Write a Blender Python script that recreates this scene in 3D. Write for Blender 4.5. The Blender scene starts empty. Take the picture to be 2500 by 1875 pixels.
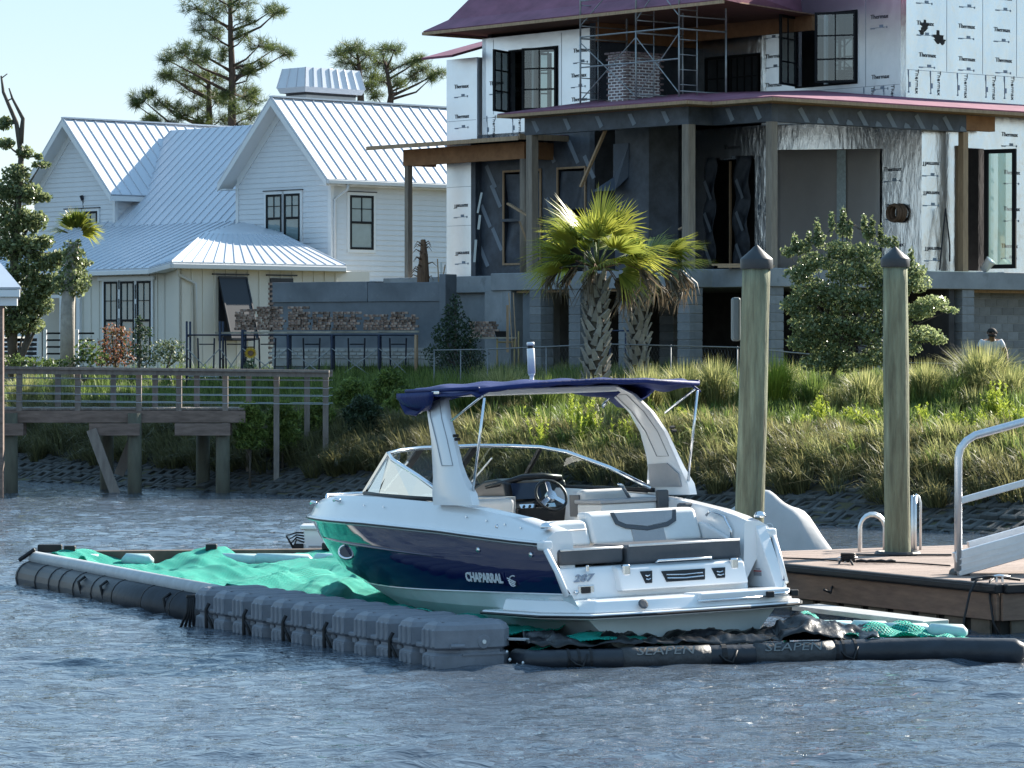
import bpy, bmesh, math, random
import numpy as np
from mathutils import Vector, Matrix, noise as mnoise

random.seed(7)
RNG = np.random.default_rng(11)
scene = bpy.context.scene
COL = scene.collection
R_ = math.radians

# ---------------------------------------------------------------- camera
F_PX, Y_HOR, CAM_H, CX, CY = 8666.0, 840.0, 2.95, 1250.0, 937.5      # focal length / horizon in photo pixels (2500 x 1875)
PITCH = math.atan((CY - Y_HOR) / F_PX)
cam_d = bpy.data.cameras.new('camera')
cam_d.sensor_width = 36.0
cam_d.lens = 36.0 * F_PX / 2500.0
cam_d.clip_start = 0.5
cam_d.clip_end = 3000.0
cam = bpy.data.objects.new('camera', cam_d)
cam.location = (0, 0, CAM_H)
cam.rotation_euler = (math.pi / 2 - PITCH, 0, 0)
COL.objects.link(cam)
scene.camera = cam

# ---------------------------------------------------------------- sky, sun, exposure
SUN_AZ, SUN_EL = 43.0, 29.0          # azimuth measured from +X (to the right) towards +Y (away)
world = bpy.data.worlds.new('World')
scene.world = world
world.use_nodes = True
wn = world.node_tree.nodes
wl = world.node_tree.links
bg = wn['Background']
sky = wn.new('ShaderNodeTexSky')
sky.sky_type = 'NISHITA'
sky.sun_disc = False
sky.sun_elevation = R_(SUN_EL)
sky.sun_rotation = R_(90.0 - SUN_AZ)
sky.altitude = 0
sky.air_density = 1.0
sky.dust_density = 0.0
sky.ozone_density = 6.0
gam = wn.new('ShaderNodeGamma')          # hazy summer air: evens out the brightness between horizon and zenith all round
gam.inputs[1].default_value = 0.16
wl.new(sky.outputs[0], gam.inputs[0])
hs_ = wn.new('ShaderNodeHueSaturation')
hs_.inputs['Saturation'].default_value = 2.9
wl.new(gam.outputs[0], hs_.inputs['Color'])
wl.new(hs_.outputs[0], bg.inputs[0])
bg.inputs[1].default_value = 0.15
sun_d = bpy.data.lights.new('sun', 'SUN')
sun_d.energy = 2.7
sun_d.angle = R_(0.53)
sun_d.color = (1.0, 0.93, 0.82)
sun = bpy.data.objects.new('sun', sun_d)
sv = Vector((math.cos(R_(SUN_EL)) * math.cos(R_(SUN_AZ)), math.cos(R_(SUN_EL)) * math.sin(R_(SUN_AZ)), math.sin(R_(SUN_EL))))
sun.rotation_euler = sv.to_track_quat('Z', 'Y').to_euler()
sun.location = (30, 30, 40)
COL.objects.link(sun)
scene.view_settings.view_transform = 'Standard'
scene.view_settings.look = 'None'
scene.view_settings.gamma = 1.0
scene.view_settings.exposure = 2.42
scene.cycles.max_bounces = 8
scene.cycles.transparent_max_bounces = 12
scene.cycles.caustics_reflective = False
scene.cycles.caustics_refractive = False

# ---------------------------------------------------------------- photo pixel -> place
_cp, _sp = math.cos(PITCH), math.sin(PITCH)
def ray(px, py):
    u, v = (px - CX) / F_PX, (CY - py) / F_PX
    return Vector((u, _cp + _sp * v, -_sp + _cp * v))
def W(px, py, Y):
    d = ray(px, py)
    return Vector((0, 0, CAM_H)) + d * (Y / d.y)
def Wz(px, py, z):
    d = ray(px, py)
    return Vector((0, 0, CAM_H)) + d * ((z - CAM_H) / d.z)

# ---------------------------------------------------------------- materials
MATS = {}
def M(name, col, rough=0.6, metal=0.0, var=0.0, vscale=3.0, col2=None, bump=0.0, bscale=20.0, rnd=0.0, spec=0.5, stretch=None,
      alpha=1.0, trans=0.0, coat=0.0, ior=1.45, subsurf=0.0, back=0.0, detail=4.0, wear=None, wscale=2.0, wth=0.55):
    """Principled material: base colour varied by noise, optional per-object variation, bump, translucent backlight, wear stains."""
    if name in MATS:
        return MATS[name]
    m = bpy.data.materials.new(name)
    m.use_nodes = True
    nt = m.node_tree; N = nt.nodes; L = nt.links
    b = N['Principled BSDF']
    b.inputs['Roughness'].default_value = rough
    b.inputs['Metallic'].default_value = metal
    b.inputs['IOR'].default_value = ior
    b.inputs['Specular IOR Level'].default_value = spec
    b.inputs['Coat Weight'].default_value = coat
    b.inputs['Coat Roughness'].default_value = 0.03
    b.inputs['Transmission Weight'].default_value = trans
    b.inputs['Alpha'].default_value = alpha
    tc = N.new('ShaderNodeTexCoord')
    mp = N.new('ShaderNodeMapping')
    L.new(tc.outputs['Object'], mp.inputs[0])
    if stretch:
        mp.inputs['Scale'].default_value = stretch
    c2 = col2 if col2 else tuple(max(0, c * (1 - var)) for c in col)
    c1 = col if col2 else tuple(min(1, c * (1 + var)) for c in col)
    last = None
    if var > 0 or col2:
        n = N.new('ShaderNodeTexNoise'); n.inputs['Scale'].default_value = vscale; n.inputs['Detail'].default_value = detail
        n.inputs['Roughness'].default_value = 0.65
        L.new(mp.outputs[0], n.inputs[0])
        rp = N.new('ShaderNodeValToRGB')
        rp.color_ramp.elements[0].position = 0.32; rp.color_ramp.elements[1].position = 0.68
        rp.color_ramp.elements[0].color = (*c2, 1); rp.color_ramp.elements[1].color = (*c1, 1)
        L.new(n.outputs[0], rp.inputs[0])
        last = rp.outputs[0]
    else:
        rgb = N.new('ShaderNodeRGB'); rgb.outputs[0].default_value = (*col, 1); last = rgb.outputs[0]
    if wear:
        n = N.new('ShaderNodeTexNoise'); n.inputs['Scale'].default_value = wscale; n.inputs['Detail'].default_value = 7
        n.inputs['Roughness'].default_value = 0.7
        L.new(mp.outputs[0], n.inputs[0])
        mr = N.new('ShaderNodeMapRange'); mr.inputs[1].default_value = wth; mr.inputs[2].default_value = wth + 0.14
        L.new(n.outputs[0], mr.inputs[0])
        mx = N.new('ShaderNodeMix'); mx.data_type = 'RGBA'
        L.new(mr.outputs[0], mx.inputs[0]); L.new(last, mx.inputs[6]); mx.inputs[7].default_value = (*wear, 1)
        last = mx.outputs[2]
    if rnd > 0:
        oi = N.new('ShaderNodeObjectInfo')
        hsv = N.new('ShaderNodeHueSaturation')
        mr = N.new('ShaderNodeMapRange'); mr.inputs[3].default_value = 1 - rnd; mr.inputs[4].default_value = 1 + rnd
        L.new(oi.outputs['Random'], mr.inputs[0]); L.new(mr.outputs[0], hsv.inputs['Value']); L.new(last, hsv.inputs['Color'])
        last = hsv.outputs[0]
    L.new(last, b.inputs['Base Color'])
    if bump > 0:
        n = N.new('ShaderNodeTexNoise'); n.inputs['Scale'].default_value = bscale; n.inputs['Detail'].default_value = 5
        L.new(mp.outputs[0], n.inputs[0])
        bp = N.new('ShaderNodeBump'); bp.inputs['Strength'].default_value = bump; bp.inputs['Distance'].default_value = 0.02
        L.new(n.outputs[0], bp.inputs['Height']); L.new(bp.outputs[0], b.inputs['Normal'])
    if back > 0:
        tr = N.new('ShaderNodeBsdfTranslucent'); L.new(last, tr.inputs[0])
        ms = N.new('ShaderNodeMixShader'); ms.inputs[0].default_value = back
        L.new(b.outputs[0], ms.inputs[1]); L.new(tr.outputs[0], ms.inputs[2])
        L.new(ms.outputs[0], N['Material Output'].inputs[0])
    MATS[name] = m
    return m

def leafmat(name, c_lo, c_hi, back=0.35, rough=0.5, spec=0.4):
    """Leaf colour picked per leaf from a vertex colour attribute 'shade' (0..1)."""
    if name in MATS:
        return MATS[name]
    m = bpy.data.materials.new(name); m.use_nodes = True
    nt = m.node_tree; N = nt.nodes; L = nt.links
    b = N['Principled BSDF']; b.inputs['Roughness'].default_value = rough; b.inputs['Specular IOR Level'].default_value = spec
    at = N.new('ShaderNodeAttribute'); at.attribute_name = 'shade'
    rp = N.new('ShaderNodeValToRGB')
    rp.color_ramp.elements[0].color = (*c_lo, 1); rp.color_ramp.elements[1].color = (*c_hi, 1)
    L.new(at.outputs['Fac'], rp.inputs[0]); L.new(rp.outputs[0], b.inputs['Base Color'])
    tr = N.new('ShaderNodeBsdfTranslucent'); L.new(rp.outputs[0], tr.inputs[0])
    ms = N.new('ShaderNodeMixShader'); ms.inputs[0].default_value = back
    L.new(b.outputs[0], ms.inputs[1]); L.new(tr.outputs[0], ms.inputs[2]); L.new(ms.outputs[0], N['Material Output'].inputs[0])
    MATS[name] = m
    return m

# ---------------------------------------------------------------- object helpers
ORG = {}
def place(o, parent, org):
    org = Vector(org)
    if parent is not None:
        o.parent = parent
        o.location = org - ORG[parent.name]
    else:
        o.location = org
    ORG[o.name] = org
def tag(o, label=None, cat=None, group=None, kind=None):
    if label: o['label'] = label
    if cat: o['category'] = cat
    if group: o['group'] = group
    if kind: o['kind'] = kind
    return o
def thing(name, label, cat, loc=(0, 0, 0), group=None):
    o = bpy.data.objects.new(name, None)
    o.empty_display_size = 0.2
    COL.objects.link(o)
    place(o, None, loc)
    return tag(o, label, cat, group)

class MB:
    def __init__(s): s.v = []; s.f = []; s.c = []
    def add(s, vs, fs):
        k = len(s.v); s.v += [tuple(p) for p in vs]; s.f += [tuple(i + k for i in f) for f in fs]; return s
    def box(s, lo, hi):
        x0, y0, z0 = lo; x1, y1, z1 = hi
        return s.add([(x0, y0, z0), (x1, y0, z0), (x1, y1, z0), (x0, y1, z0), (x0, y0, z1), (x1, y0, z1), (x1, y1, z1), (x0, y1, z1)],
                     [(0, 3, 2, 1), (4, 5, 6, 7), (0, 1, 5, 4), (1, 2, 6, 5), (2, 3, 7, 6), (3, 0, 4, 7)])
    def cbox(s, c, sz):
        return s.box([c[i] - sz[i] / 2 for i in range(3)], [c[i] + sz[i] / 2 for i in range(3)])
    def bar(s, p, q, w, h, up=(0, 0, 1)):
        p, q = Vector(p), Vector(q); d = (q - p).normalized(); u = Vector(up)
        if abs(d.dot(u)) > 0.98: u = Vector((0, 1, 0))
        r = d.cross(u).normalized(); u = r.cross(d).normalized()
        vs = []
        for e in (p, q):
            for a, b in ((-1, -1), (1, -1), (1, 1), (-1, 1)):
                vs.append(e + r * (a * w / 2) + u * (b * h / 2))
        return s.add(vs, [(3, 2, 1, 0), (4, 5, 6, 7), (0, 1, 5, 4), (1, 2, 6, 5), (2, 3, 7, 6), (3, 0, 4, 7)])
    def tube(s, pts, r, n=8, cap=True, closed=False):
        pts = [Vector(p) for p in pts]; m = len(pts)
        rr = r if hasattr(r, '__len__') else [r] * m
        vs = []; pu = None
        for i in range(m):
            if closed: d = pts[(i + 1) % m] - pts[i - 1]
            else: d = pts[min(i + 1, m - 1)] - pts[max(i - 1, 0)]
            d = d.normalized() if d.length > 1e-9 else Vector((0, 0, 1))
            if pu is None:
                u = Vector((0, 0, 1)) if abs(d.z) < 0.9 else Vector((1, 0, 0))
            else: u = pu
            a = d.cross(u)
            a = a.normalized() if a.length > 1e-6 else d.orthogonal().normalized()
            u = a.cross(d).normalized(); pu = u
            for k in range(n):
                t = 2 * math.pi * k / n
                vs.append(pts[i] + a * (rr[i] * math.cos(t)) + u * (rr[i] * math.sin(t)))
        fs = []
        for i in range(m if closed else m - 1):
            j = (i + 1) % m
            for k in range(n):
                k2 = (k + 1) % n
                fs.append((i * n + k, i * n + k2, j * n + k2, j * n + k))
        if cap and not closed:
            fs.append(tuple(range(n - 1, -1, -1))); fs.append(tuple((m - 1) * n + k for k in range(n)))
        return s.add(vs, fs)
    def lathe(s, prof, c=(0, 0, 0), n=16):
        vs = []; fs = []
        for (r, z) in prof:
            for k in range(n):
                t = 2 * math.pi * k / n
                vs.append((c[0] + r * math.cos(t), c[1] + r * math.sin(t), c[2] + z))
        for i in range(len(prof) - 1):
            for k in range(n):
                k2 = (k + 1) % n
                fs.append((i * n + k, i * n + k2, (i + 1) * n + k2, (i + 1) * n + k))
        fs.append(tuple(range(n - 1, -1, -1))); fs.append(tuple((len(prof) - 1) * n + k for k in range(n)))
        return s.add(vs, fs)
    def prism(s, poly, vec):
        """closed polygon (3D points) pushed along vec"""
        n = len(poly); vec = Vector(vec)
        vs = [Vector(p) for p in poly] + [Vector(p) + vec for p in poly]
        fs = [tuple(range(n - 1, -1, -1)), tuple(range(n, 2 * n))]
        fs += [(i, (i + 1) % n, n + (i + 1) % n, n + i) for i in range(n)]
        return s.add(vs, fs)
    def slab(s, a, b, c, d, t):
        """quad a b c d given thickness t downwards along its normal"""
        a, b, c, d = map(Vector, (a, b, c, d)); n = (b - a).cross(d - a).normalized()
        return s.prism([a, b, c, d], -n * t)
    def sheet(s, rows, thick=0.0):
        """grid of points rows[i][j] -> surface (optionally with a second skin)"""
        m, n = len(rows), len(rows[0]); vs = [p for r in rows for p in r]
        fs = [(i * n + j, i * n + j + 1, (i + 1) * n + j + 1, (i + 1) * n + j) for i in range(m - 1) for j in range(n - 1)]
        return s.add(vs, fs)
    def build(s, name, mat, parent=None, smooth=False, bevel=0.0, org=None, solid=0.0, subd=0, xf=None, seg=2, fixn=False):
        if xf is not None: s.v = [tuple(xf @ Vector(p)) for p in s.v]
        A = np.array(s.v, dtype=float)
        if org is None:
            lo, hi = A.min(0), A.max(0); org = ((lo[0] + hi[0]) / 2, (lo[1] + hi[1]) / 2, lo[2])
        A = A - np.array(org, dtype=float)
        me = bpy.data.meshes.new(name)
        me.from_pydata(A.tolist(), [], s.f)
        me.materials.append(mat)
        o = bpy.data.objects.new(name, me)
        COL.objects.link(o)
        place(o, parent, org)
        if fixn:
            bm = bmesh.new(); bm.from_mesh(me); bmesh.ops.recalc_face_normals(bm, faces=bm.faces); bm.to_mesh(me); bm.free()
        if smooth:
            me.polygons.foreach_set('use_smooth', [True] * len(me.polygons))
        if subd:
            md = o.modifiers.new('s', 'SUBSURF'); md.levels = subd; md.render_levels = subd
        if solid:
            md = o.modifiers.new('t', 'SOLIDIFY'); md.thickness = solid; md.offset = 0
        if bevel:
            md = o.modifiers.new('b', 'BEVEL'); md.width = bevel; md.segments = seg; md.limit_method = 'ANGLE'; md.angle_limit = R_(35)
            if not smooth:
                me.polygons.foreach_set('use_smooth', [True] * len(me.polygons))
            md.harden_normals = True
        return o

def inst(me, name, parent, loc, rot=(0, 0, 0), scale=(1, 1, 1)):
    o = bpy.data.objects.new(name, me)
    COL.objects.link(o)
    place(o, parent, loc)
    o.rotation_euler = rot
    o.scale = scale
    return o
def mesh_of(mb, name, mat):
    me = bpy.data.meshes.new(name); me.from_pydata(mb.v, [], mb.f); me.materials.append(mat); return me
def beveled_box_mesh(name, sx, sy, sz, bev, mat):
    bm = bmesh.new(); bmesh.ops.create_cube(bm, size=1.0)
    for v in bm.verts: v.co = Vector((v.co.x * sx, v.co.y * sy, v.co.z * sz))
    if bev > 0: bmesh.ops.bevel(bm, geom=list(bm.edges), offset=bev, segments=1, affect='EDGES')
    me = bpy.data.meshes.new(name); bm.to_mesh(me); bm.free(); me.materials.append(mat); return me
def text_mesh(txt, size, mat, depth=0.002, shear=0.0, bold=0.0):
    cu = bpy.data.curves.new('txt', 'FONT'); cu.body = txt; cu.size = size; cu.extrude = depth; cu.align_x = 'CENTER'; cu.align_y = 'CENTER'
    cu.shear = shear; cu.offset = bold; cu.resolution_u = 2
    o = bpy.data.objects.new('txt', cu); COL.objects.link(o)
    dg = bpy.context.evaluated_depsgraph_get()
    me = bpy.data.meshes.new_from_object(o.evaluated_get(dg))
    bpy.data.objects.remove(o); bpy.data.curves.remove(cu)
    me.materials.clear(); me.materials.append(mat)
    return me
def set_shade(o, vals):
    at = o.data.attributes.new('shade', 'FLOAT', 'POINT'); at.data.foreach_set('value', np.asarray(vals, dtype=np.float32))
def raw_mesh(name, V, Fq, mat, parent=None, org=(0, 0, 0), shade=None, smooth=False):
    """fast mesh from numpy verts (n,3) and faces (m,k)"""
    V = np.asarray(V, dtype=np.float32) - np.array(org, dtype=np.float32); Fq = np.asarray(Fq, dtype=np.int32)
    me = bpy.data.meshes.new(name)
    me.vertices.add(len(V)); me.vertices.foreach_set('co', V.ravel())
    k = Fq.shape[1]
    me.loops.add(Fq.size); me.loops.foreach_set('vertex_index', Fq.ravel())
    me.polygons.add(len(Fq)); me.polygons.foreach_set('loop_start', np.arange(0, Fq.size, k, dtype=np.int32))
    if smooth: me.polygons.foreach_set('use_smooth', np.ones(len(Fq), dtype=bool))
    me.update(calc_edges=True); me.materials.append(mat)
    o = bpy.data.objects.new(name, me); COL.objects.link(o); place(o, parent, org)
    if shade is not None: set_shade(o, shade)
    return o
def fbm(x, y, z=0.0, o=4):
    return mnoise.fractal(Vector((x, y, z)), 1.0, 2.0, o)
# ================================================================ GROUND, WATER, REVETMENT
U = Vector((math.cos(R_(40)), math.sin(R_(40)), 0))      # inland direction (square to the shore)
V = Vector((-U.y, U.x, 0))                               # along the shore, towards the left and away
S0 = Vector((5.3, 57.7, 0))                              # a point of the waterline
PROF = [(-400, -1.6), (-8, -1.6), (-2.5, -0.75), (0, 0.0), (1.4, 0.55), (3.2, 1.15), (4.5, 1.34), (6, 1.45), (9, 1.75), (13, 1.92), (40, 2.1), (900, 2.6)]
def prof(d):
    return float(np.interp(d, [p[0] for p in PROF], [p[1] for p in PROF]))
def sd(x, y):
    r = Vector((x, y, 0)) - S0
    return r.dot(V), r.dot(U)
def gz(x, y):
    s, d = sd(x, y)
    z = prof(d)
    if d > 2.5:
        z += 0.10 * min(1, (d - 2.5) / 4) * mnoise.noise(Vector((x * 0.5, y * 0.5, 0.3)))
    return z
def on_bank(s, d):
    p = S0 + V * s + U * d
    return Vector((p.x, p.y, gz(p.x, p.y)))

m_soil = M('soil_and_turf', (0.055, 0.06, 0.025), rough=0.95, col2=(0.09, 0.075, 0.045), vscale=1.3, bump=0.6, bscale=9)
dd = list(np.concatenate([[-300, -120, -40, -15, -8, -4], np.arange(-3, 14.01, 0.4), [16, 19, 23, 28, 35, 45, 60, 90, 150, 300, 800]]))
ss = list(np.concatenate([[-700, -300, -120, -60, -30, -20], np.arange(-16, 40.1, 0.8), [46, 55, 70, 100, 200, 400, 800]]))
g = MB()
rows = []
for s_ in ss:
    r = []
    for d_ in dd:
        p = S0 + V * s_ + U * d_
        r.append((p.x, p.y, gz(p.x, p.y)))
    rows.append(r)
g.sheet(rows)
ground = g.build('ground', m_soil, smooth=True, org=(0, 0, 0))
ground.data.flip_normals()
tag(ground, kind='structure')

# water: one sheet, finely rippled where ripples can be told apart
def water_material():
    m = bpy.data.materials.new('tidal_water'); m.use_nodes = True
    nt = m.node_tree; N = nt.nodes; L = nt.links; b = N['Principled BSDF']
    b.inputs['Base Color'].default_value = (0.062, 0.080, 0.104, 1)
    b.inputs['Roughness'].default_value = 0.025
    b.inputs['IOR'].default_value = 1.45
    tc = N.new('ShaderNodeTexCoord'); mp = N.new('ShaderNodeMapping'); mp.inputs['Scale'].default_value = (0.62, 1.0, 1.0)
    mp.inputs['Rotation'].default_value = (0, 0, 0.15)
    L.new(tc.outputs['Object'], mp.inputs[0])
    n1 = N.new('ShaderNodeTexNoise'); n1.inputs['Scale'].default_value = 6.5; n1.inputs['Detail'].default_value = 3; n1.inputs['Roughness'].default_value = 0.6
    n1.inputs['Distortion'].default_value = 0.6
    L.new(mp.outputs[0], n1.inputs[0])
    bp = N.new('ShaderNodeBump'); bp.inputs['Strength'].default_value = 1.0; bp.inputs['Distance'].default_value = 0.042
    L.new(n1.outputs[0], bp.inputs['Height']); L.new(bp.outputs[0], b.inputs['Normal'])
    return m
WX = np.concatenate([[-500, -200, -80, -40, -24, -18, -15], np.arange(-13, 13.01, 0.07), [15, 18, 24, 40, 80, 200, 500]])
WY = np.concatenate([[-300, -100, -30, 0, 10, 16, 20], np.arange(22, 50, 0.075), np.arange(50, 80, 0.12), [82, 86, 92, 100, 130, 200, 400]])
gx, gy = np.meshgrid(WX, WY)
hz = np.zeros_like(gx)
for i in range(70):
    lam = 0.22 * (1.1 / 0.22) ** RNG.random()
    th = R_(-80) + RNG.normal(0, 0.55)
    k = 2 * math.pi / lam
    amp = 0.0034 * lam ** 0.9
    ph = RNG.random() * 6.28
    hz += amp * np.sin(k * (gx * math.cos(th) + gy * math.sin(th)) + ph)
patch = np.zeros_like(gx)
for i in range(9):
    lam = 3 + 9 * RNG.random(); th = RNG.random() * 6.28
    patch += np.sin(2 * math.pi / lam * (gx * math.cos(th) + gy * math.sin(th)) + RNG.random() * 6.28)
calm = np.clip(1.0 + 0.10 * patch, 0.5, 1.5)
sdist = (gx - S0.x) * U.x + (gy - S0.y) * U.y                       # calmer close to the bank
calm *= np.clip(0.22 + (-sdist - 0.5) / 9.0, 0.22, 1.0)
hz *= calm
Vw = np.stack([gx.ravel(), gy.ravel(), hz.ravel()], 1)
nx = len(WX); idx = np.arange(len(WX) * len(WY)).reshape(len(WY), nx)
Fw = np.stack([idx[:-1, :-1].ravel(), idx[:-1, 1:].ravel(), idx[1:, 1:].ravel(), idx[1:, :-1].ravel()], 1)
water = raw_mesh('water', Vw, Fw, water_material(), smooth=True)
tag(water, kind='structure')

# concrete cell blocks laid on the bank
m_block = M('wet_concrete', (0.06, 0.063, 0.062), rough=0.85, var=0.45, vscale=4, bump=0.5, bscale=30, rnd=0.25)
def block_mesh(w=0.36, hole=0.17, t=0.10):
    b = MB(); o, i_ = w / 2, hole / 2
    ch = 0.025
    O = [(-o, -o), (o, -o), (o, o), (-o, o)]; I = [(-i_, -i_), (i_, -i_), (i_, i_), (-i_, i_)]
    vs = [(x, y, -t) for x, y in O] + [(x, y, -ch) for x, y in O] + [(x * (o - ch) / o, y * (o - ch) / o, 0) for x, y in O] + [(x, y, 0) for x, y in I] + [(x, y, -t) for x, y in I]
    fs = []
    for a, c in ((0, 4), (4, 8), (8, 12), (12, 16)):
        for k in range(4):
            k2 = (k + 1) % 4; fs.append((a + k, a + k2, c + k2, c + k))
    b.add(vs, fs); return b
rev = thing('revetment', 'dark concrete cell block mat lining the bank along the waterline', 'revetment', tuple(S0))
bm_mesh = mesh_of(block_mesh(), 'block', m_block)
rest = MB(); cand = []
for j in range(15):
    d_ = -0.55 + j * 0.385
    for i in range(-16, 82):
        s_ = (i + 0.5 * (j % 2)) * 0.385
        p = on_bank(s_, d_)
        px = CX + F_PX * p.x / p.y
        if -60 < px < 2560 and prof(d_) > -0.25 and (d_ < 2.1 or 3.5 < d_ < 5.3) and random.random() < (1.0 if d_ < 1.2 else .93):
            cand.append((p.y, s_, d_, p, j))
cand.sort(key=lambda c: c[0] + (30 if c[4] > 7 else 0))
for n_, (yy, s_, d_, p, j) in enumerate(cand):
    e = 0.2
    sl = math.atan2(prof(d_ + e) - prof(d_ - e), 2 * e)
    # local x = along shore, y = inland
    mat_ = Matrix.Rotation(math.atan2(-V.y, -V.x), 4, 'Z') @ Matrix.Rotation(sl + random.uniform(-.12, .12), 4, 'X') @ Matrix.Rotation(random.uniform(-.10, .10), 4, 'Y') @ Matrix.Rotation(random.uniform(-.08, .08), 4, 'Z')
    loc = p + Vector((0, 0, 0.05 + random.uniform(-.03, .025) + .03 * mnoise.noise(Vector((s_ * .8, d_ * .8, 1.)))))
    if n_ < 300:
        inst(bm_mesh, 'block', rev, loc, mat_.to_euler())
    else:
        t = Matrix.Translation(loc) @ mat_
        b = block_mesh(); rest.add([t @ Vector(v) for v in b.v], b.f)
o = rest.build('block_mat', m_block, rev); tag(o, kind='stuff')
# ================================================================ MOTORBOAT  (local: x starboard, y forward, z up)
def glassmat(name, tint=(0.75, 0.82, 0.82), refl=0.06, rough=0.0):
    if name in MATS: return MATS[name]
    m = bpy.data.materials.new(name); m.use_nodes = True
    nt = m.node_tree; N = nt.nodes; L = nt.links; N.remove(N['Principled BSDF'])
    t = N.new('ShaderNodeBsdfTransparent'); t.inputs[0].default_value = (*tint, 1)
    g_ = N.new('ShaderNodeBsdfGlossy'); g_.inputs['Roughness'].default_value = rough
    lw = N.new('ShaderNodeLayerWeight'); lw.inputs[0].default_value = 0.25
    mr = N.new('ShaderNodeMapRange'); mr.inputs[3].default_value = refl; mr.inputs[4].default_value = 0.85
    L.new(lw.outputs['Fresnel'], mr.inputs[0])
    mx = N.new('ShaderNodeMixShader'); L.new(mr.outputs[0], mx.inputs[0]); L.new(t.outputs[0], mx.inputs[1]); L.new(g_.outputs[0], mx.inputs[2])
    L.new(mx.outputs[0], N['Material Output'].inputs[0]); MATS[name] = m; return m
m_gel = M('white_gelcoat', (0.80, 0.80, 0.80), rough=0.22, coat=0.4, var=0.02, vscale=2)
m_navy = M('navy_gelcoat', (0.003, 0.006, 0.055), rough=0.05, coat=0.2, spec=0.35, bump=0.012, bscale=3)
m_bottom = M('pale_antifoul', (0.60, 0.69, 0.71), rough=0.4, var=0.06, vscale=2)
m_chrome = M('polished_steel', (0.72, 0.73, 0.75), rough=0.16, metal=1.0)
m_blk = M('black_rubber', (0.012, 0.012, 0.014), rough=0.55, var=0.2, vscale=8)
m_dash = M('black_dash', (0.018, 0.018, 0.02), rough=0.35)
m_cush = M('charcoal_vinyl', (0.075, 0.08, 0.09), rough=0.5, var=0.1, vscale=6, bump=0.1, bscale=60)
m_vinyl = M('white_vinyl', (0.74, 0.73, 0.71), rough=0.45, var=0.04, vscale=5, bump=0.05, bscale=40)
m_gvinyl = M('silver_grey_vinyl', (0.36, 0.36, 0.37), rough=0.5, var=0.06, vscale=6, bump=0.1, bscale=50)
m_canvas = M('navy_canvas', (0.002, 0.013, 0.10), rough=0.6, var=0.2, vscale=3, spec=0.4, bump=0.25, bscale=26)
m_wsglass = glassmat('windscreen_glass', (0.62, 0.70, 0.68), 0.05)
m_screen = M('dark_screen', (0.02, 0.03, 0.055), rough=0.08)
m_floor = M('cockpit_mat', (0.35, 0.34, 0.33), rough=0.8, var=0.1, vscale=20)
m_red = M('red_print', (0.45, 0.03, 0.03), rough=0.5)
m_greyprint = M('grey_print', (0.30, 0.31, 0.33), rough=0.5)

boat = thing('motorboat', 'navy and white bowrider motorboat with blue canopy moored in the green netted pen', 'boat')
BLV = [  # z offset law, y0, y1, max half beam, fullness exponent
    ('rail', 0.78, 8.12, 1.290, 2.75), ('m1', 0.70, 7.98, 1.292, 2.5), ('m2', 0.60, 7.80, 1.285, 2.3), ('m3', 0.52, 7.56, 1.262, 2.1), ('line', 0.44, 7.25, 1.225, 1.9),
    ('chine', 0.40, 7.05, 1.15, 1.75), ('strake', 0.38, 6.85, 0.80, 1.6), ('keel', 0.36, 6.35, 0.0, 1.0)]
def rail_z(y): return float(np.interp(y, [0.5, 1.3, 2.8, 4.5, 6.5, 8.5], [1.02, 1.05, 1.13, 1.19, 1.215, 1.215]))
def lev(i, u):
    n, y0, y1, bm_, ex = BLV[i]
    y = y0 + (y1 - y0) * u
    w = max(0.0, (u - 0.36) / 0.64)
    b = bm_ * (0.955 + 0.045 * min(1, u / 0.2)) * max(0.0, 1 - w ** ex) ** (0.78 if i < 4 else 0.95)
    zr = rail_z(y); zl = 0.565 - 0.06 * u
    t = {0: 0, 1: .27, 2: .52, 3: .78, 4: 1.0}.get(i)
    if t is not None: z = zr + (zl - zr) * t
    elif i == 5: z = 0.40 + 0.03 * u * u
    elif i == 6: z = 0.06 + 0.35 * u ** 3
    else: z = -0.18 + 0.55 * u ** 3.5
    return Vector((-b, y, z))
UU = [0.0, .03, .08, .14, .2, .28, .36, .44, .52, .6, .67, .74, .8, .85, .89, .925, .95, .97, .985, 1.0]
def mir(p): return Vector((-p.x, p.y, p.z))
def both(mb, rows):
    mb.sheet(rows); k = [[mir(p) for p in r][::-1] for r in rows]; mb.sheet(k); return mb
mb = MB(); both(mb, [[lev(i, u) for i in range(0, 5)] for u in UU])
hull = mb.build('hull', m_navy, boat, smooth=True, org=(0, 0, 0), fixn=True)
mb = MB(); both(mb, [[lev(i, u) + (Vector((0.003, 0, 0)) if i == 4 else Vector()) for i in range(4, 8)] for u in UU])
# transom below the platform
tr = [lev(i, 0.0) for i in range(4, 8)]; tr[0] = Vector((-1.17, 0.41, 0.45))
mb.add([*tr, *[mir(p) for p in tr[::-1][1:]]], [tuple(range(7))])
mb.build('hull_bottom', m_bottom, boat, org=(0, 0, 0), fixn=True)
# pin stripes between navy and white
mb = MB()
for sgn in (1, -1):
    pts = [lev(4, u) + Vector((-0.004, 0, 0.0)) for u in UU[:-1]]
    mb.tube([Vector((p.x * sgn, p.y, p.z)) for p in pts], 0.008, 4)
mb.build('boot_stripe', m_gel, boat)
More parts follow.
